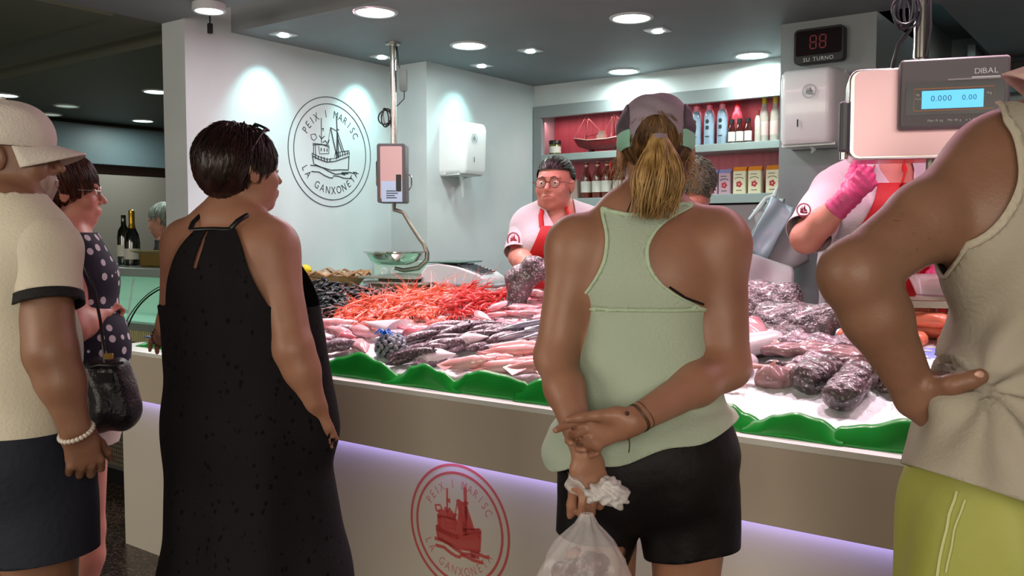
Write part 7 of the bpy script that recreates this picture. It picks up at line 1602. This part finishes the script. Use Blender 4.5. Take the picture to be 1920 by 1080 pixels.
b = MB(); 
for a_, b_ in (((-.14, 0, .26), (-.24, 0, .12)), ((-.14, 0, .26), (-.02, 0, .15)), ((.09, 0, .255), (.24, 0, .12)), ((.09, 0, .255), (.0, 0, .13)), ((.09, .03, .1), (.09, 0, .25)), ((.09, -.04, .1), (.09, 0, .25)), ((.07, 0, .24), (.07, 0, .1)), ((.11, 0, .24), (.115, 0, .1)), ((-.12, 0, .25), (-.13, -.03, .1))): b.tube([a_, b_], .0012, 4)
b.build('rigging', MATS['cream_paint'], t)
sbottle(-3.475, 5.22, 1.971, [(.040, 0), (.042, .01), (.042, .07), (.038, .078)], mat('olive_jar', '#4e5a28', .15, coat=.6), 'small olive jar with black lid on the top shelf left of the model ship', 'jar', None, 'jar', [('label', [(.0425, .018), (.0425, .062)], MATS['paper_white']), ('lid', [(.041, .078), (.043, .08), (.043, .10), (.041, .104)], M_black)])
M_wine = mat('rose_bottle', '#5c2418', .1, coat=.8)
for i, x in enumerate((-3.205, -3.117, -3.043, -2.955)):
    sbottle(x, 5.20, 1.666, [(.036, 0), (.038, .01), (.038, .13), (.030, .165), (.016, .19), (.013, .225), (.016, .228), (.016, .238), (.013, .242)], M_wine, 'brown bottle with round cream label on the lower shelf, front row', 'bottle', 'labelled bottles on the lower shelf', 'bottle', [('label', [(.0384, .04), (.0386, .06), (.0386, .10), (.0384, .115)], MATS['paper_white']), ('cap', [(.0145, .215), (.0148, .245)], mat('copper_cap', '#b88878', .4))])
    sbottle(x+.042, 5.29, 1.666, [(.036, 0), (.038, .01), (.038, .13), (.030, .165), (.016, .19), (.013, .225), (.014, .242)], mat('red_bottle', '#7a1c1c', .12, coat=.7), 'reddish bottle in the second row behind the cream-labelled ones', 'bottle', 'second row bottles on the lower shelf', 'bottle', [('cap', [(.0145, .215), (.0148, .245)], M_red)])
M_pale = mat('frosted_bottle', '#8ea0b4', .25, coat=.4, c2='#7c90a4', nscale=5)
for i, x in enumerate((-2.50, -2.395, -2.31, -2.225)):
    t = sbottle(x, 5.19, 1.971, [(.030, 0), (.033, .008), (.033, .175), (.028, .20), (.018, .215), (.015, .235)], M_pale, 'tall frosted blue-grey bottle with red cap on the top shelf, front row', 'bottle', 'tall frosted bottles on the top shelf', 'bottle', [('neck', [(.0185, .212), (.018, .245)], mat('pink_neck', '#d8788a', .3)), ('cap', [(.0155, .245), (.0155, .262), (.012, .264)], M_red)])
    b = MB(); b.sphere((0, -.033, .145), (.012, .0015, .014), 10, 6).box((-.010, -.0345, .095), (.010, -.0325, .118)).box((-.014, -.0345, .05), (.014, -.0325, .056)); b.build('emblem', M_ink, t)
for i, x in enumerate((-2.44, -2.35, -2.265, -2.175)):
    sbottle(x, 5.30, 1.971, [(.030, 0), (.033, .008), (.033, .175), (.028, .20), (.018, .215), (.015, .24)], mat('pink_bottle', '#b86a78', .25, coat=.4), 'tall pinkish bottle with red cap in the back row of the top shelf', 'bottle', 'back row tall bottles on the top shelf', 'bottle', [('cap', [(.0165, .235), (.0165, .262), (.012, .264)], M_red)])
for i, x in enumerate((-2.155, -2.105, -2.052)):
    sbottle(x, 5.17, 1.971, [(.020, 0), (.022, .006), (.022, .085), (.014, .105), (.012, .125)], mat('sauce_dark', '#33100e', .15, coat=.6), 'little dark sauce bottle with white label and black cap', 'bottle', 'three little sauce bottles', 'bottle', [('label', [(.0224, .012), (.0224, .07)], MATS['paper_white']), ('cap', [(.014, .12), (.014, .145), (.012, .147)], M_black)])
for i, (x, lb) in enumerate(((-1.965, 'clear bottle with yellow cap, farther from the grey pillar'), (-1.90, 'clear bottle with yellow cap, right beside the grey pillar'))):
    sbottle(x, 5.20+.05*i*0, 1.971, [(.026, 0), (.028, .006), (.028, .17), (.016, .20), (.013, .235)], mat('clear_bottle', '#b8b0a8', .08, alpha=.55, spec=.8, c2='#d8d4cc', nscale=10), lb, 'bottle', 'yellow-capped bottles', 'bottle', [('label', [(.0284, .04), (.0284, .12)], mat('pale_red_label', '#b89a98', .5)), ('cap', [(.0145, .225), (.0145, .262), (.012, .264)], mat('yellow_cap', '#c0a428', .4))])
sbottle(-1.99, 5.16, 1.971, [(.015, 0), (.017, .005), (.017, .13), (.010, .155), (.009, .175)], MATS['clear_bottle'], 'small slim clear bottle with dark red stopper in front of the yellow-capped one', 'bottle', None, 'bottle', [('cap', [(.0105, .155), (.0105, .185)], mat('maroon_cap', '#5c1418', .4))])
def packet(x, w_, h, body, top, label, group, rz=0):
    t = empty('packet', (x, 5.20, 1.666), rz, label, 'packet', group)
    MB().rbox((-w_/2, -.028, 0), (w_/2, .028, h*.84), .008, axis=2).build('bag', body, t, bevel=.003)
    b = MB(); b.add([(-w_/2, -.026, h*.84), (w_/2, -.026, h*.84), (w_/2, .026, h*.84), (-w_/2, .026, h*.84), (-w_/2, -.004, h), (w_/2, -.004, h), (w_/2, .004, h), (-w_/2, .004, h)], [(0, 1, 5, 4), (1, 2, 6, 5), (2, 3, 7, 6), (3, 0, 4, 7), (4, 5, 6, 7), (0, 3, 2, 1)]); b.build('top_fold', top, t, smooth=None)
    b = MB(); 
    for k in range(5): a = k*1.256; b.sphere((.012*math.cos(a), -.0285, h*.36+.012*math.sin(a)), (.0085, .001, .0085), 8, 4)
    b.build('flower_print', mat('flower_red', '#b02a38', .5), t)
    b = MB(); b.ribbon([(w_*.34*math.cos(a), -.0283, h*.52+w_*.18*math.sin(a)) for a in np.linspace(.2, 2.94, 8)], .004, (0, -1, 0)); b.box((-.018, -.029, h*.12), (.018, -.0282, h*.15)).box((-w_*.3, -.029, h*.70), (w_*.2, -.0282, h*.725)); b.build('print', M_ink if top.name != 'orange_top' else mat('brown_print', '#6a5a48', .6), t, smooth=None)
mo = mat('orange_top', '#e0862a', .5); mc_ = mat('cream_pack', '#d8cdb0', .5); mb_ = mat('lilac_top', '#8a88b8', .45); mp_ = mat('pink_pack', '#b894a4', .4)
for x, l in ((-2.105, 'left one, beside the lilac packets'), (-2.01, 'middle one'), (-1.90, 'right one, by the hanging papers')): packet(x, .082, .165, mc_, mo, 'cream packet with orange top and red flower print, '+l, 'orange-topped packets on the lower shelf')
for x, l in ((-2.20, 'right one next to the cream packets'), (-2.285, 'middle one'), (-2.37, 'left one, nearest the grey curls')): packet(x, .078, .155, mp_, mb_, 'lilac-topped clear pink packet with flower print, '+l, 'lilac-topped packets on the lower shelf')
o = MB().box((-.10, -.05, 0), (.10, .05, .13)).build('carton', mat('beige_carton', '#a89088', .7), smooth=None, bevel=.003); o.location = (-3.36, 5.22, 1.666); tag(o, 'plain beige carton on the lower shelf behind the bespectacled fishmonger', 'carton')
# hanging sheets and bags by the pillar
def sheet_q(name, pts, m, label, cat, parent=None, th=.004, n=14):
    a, b_, c_, d_ = [np.asarray(p) for p in pts]; c0 = (a+b_+c_+d_)/4; q = MB()
    def fn(u, v): p = (a*(1-u)+b_*u)*(1-v)+(d_*(1-u)+c_*u)*v; return Vector(p-c0-HF*(.012*math.sin(u*7+v*3)+.008*math.sin(v*9)))
    q.grid(fn, n, n); o = q.build(name, m, parent, smooth=180); o.location = Vector(c0) if not parent else wmat(parent).inverted() @ Vector(c0); s_ = o.modifiers.new('s', 'SOLIDIFY'); s_.thickness = th
    if label: tag(o, label, cat)
    return o
dd = 4.30
t = empty('hanging_bags', tuple(P(1462, 372, dd)), 0, 'large grey carrier bags hung by the corner of the grey pillar', 'bags')
sheet_q('grey_bag', [P(1412, 395, dd), P(1500, 400, dd), P(1512, 488, dd), P(1432, 530, dd)], mat('grey_bag', '#a4a8a8', .5), None, None, t, .02)
sheet_q('back_bag', [P(1440, 372, dd+.03), P(1470, 372, dd+.03), P(1425, 480, dd+.03), P(1396, 470, dd+.03)], mat('grey_bag_dark', '#7f8a88', .5), None, None, t, .01)
b = MB(); b.M = wmat(t).inverted(); b.tube([P(1404, 412, dd-.02), P(1425, 388, dd-.02), P(1436, 372, dd-.02), P(1452, 368, dd-.02), P(1458, 350, dd-.02)], [.006, .014, .01, .014, .008], 8); b.build('handles', mat('pale_handle', '#c4d4d2', .4), t)
sheet_q('blue_sheet', [P(1446, 368, dd-.10), P(1488, 390, dd-.10), P(1438, 490, dd-.10), P(1398, 465, dd-.10)], mat('pale_blue_plastic', '#b9dce6', .35, coat=.15), 'shiny pale blue plastic sheet hanging in front of the grey carrier bags', 'sheet', None, .003)
o = sheet_q('white_board', [P(1395, 470, 4.1), P(1485, 500, 4.1), P(1492, 560, 4.0), P(1395, 580, 4.0)], mat('white_board', '#d2d8da', .35), 'white board leaning behind the highest speckled flatfish', 'board', None, .012)
b = MB(); b.tube([P(1460, 300, dd+.06), P(1462, 350, dd)], .003, 6);
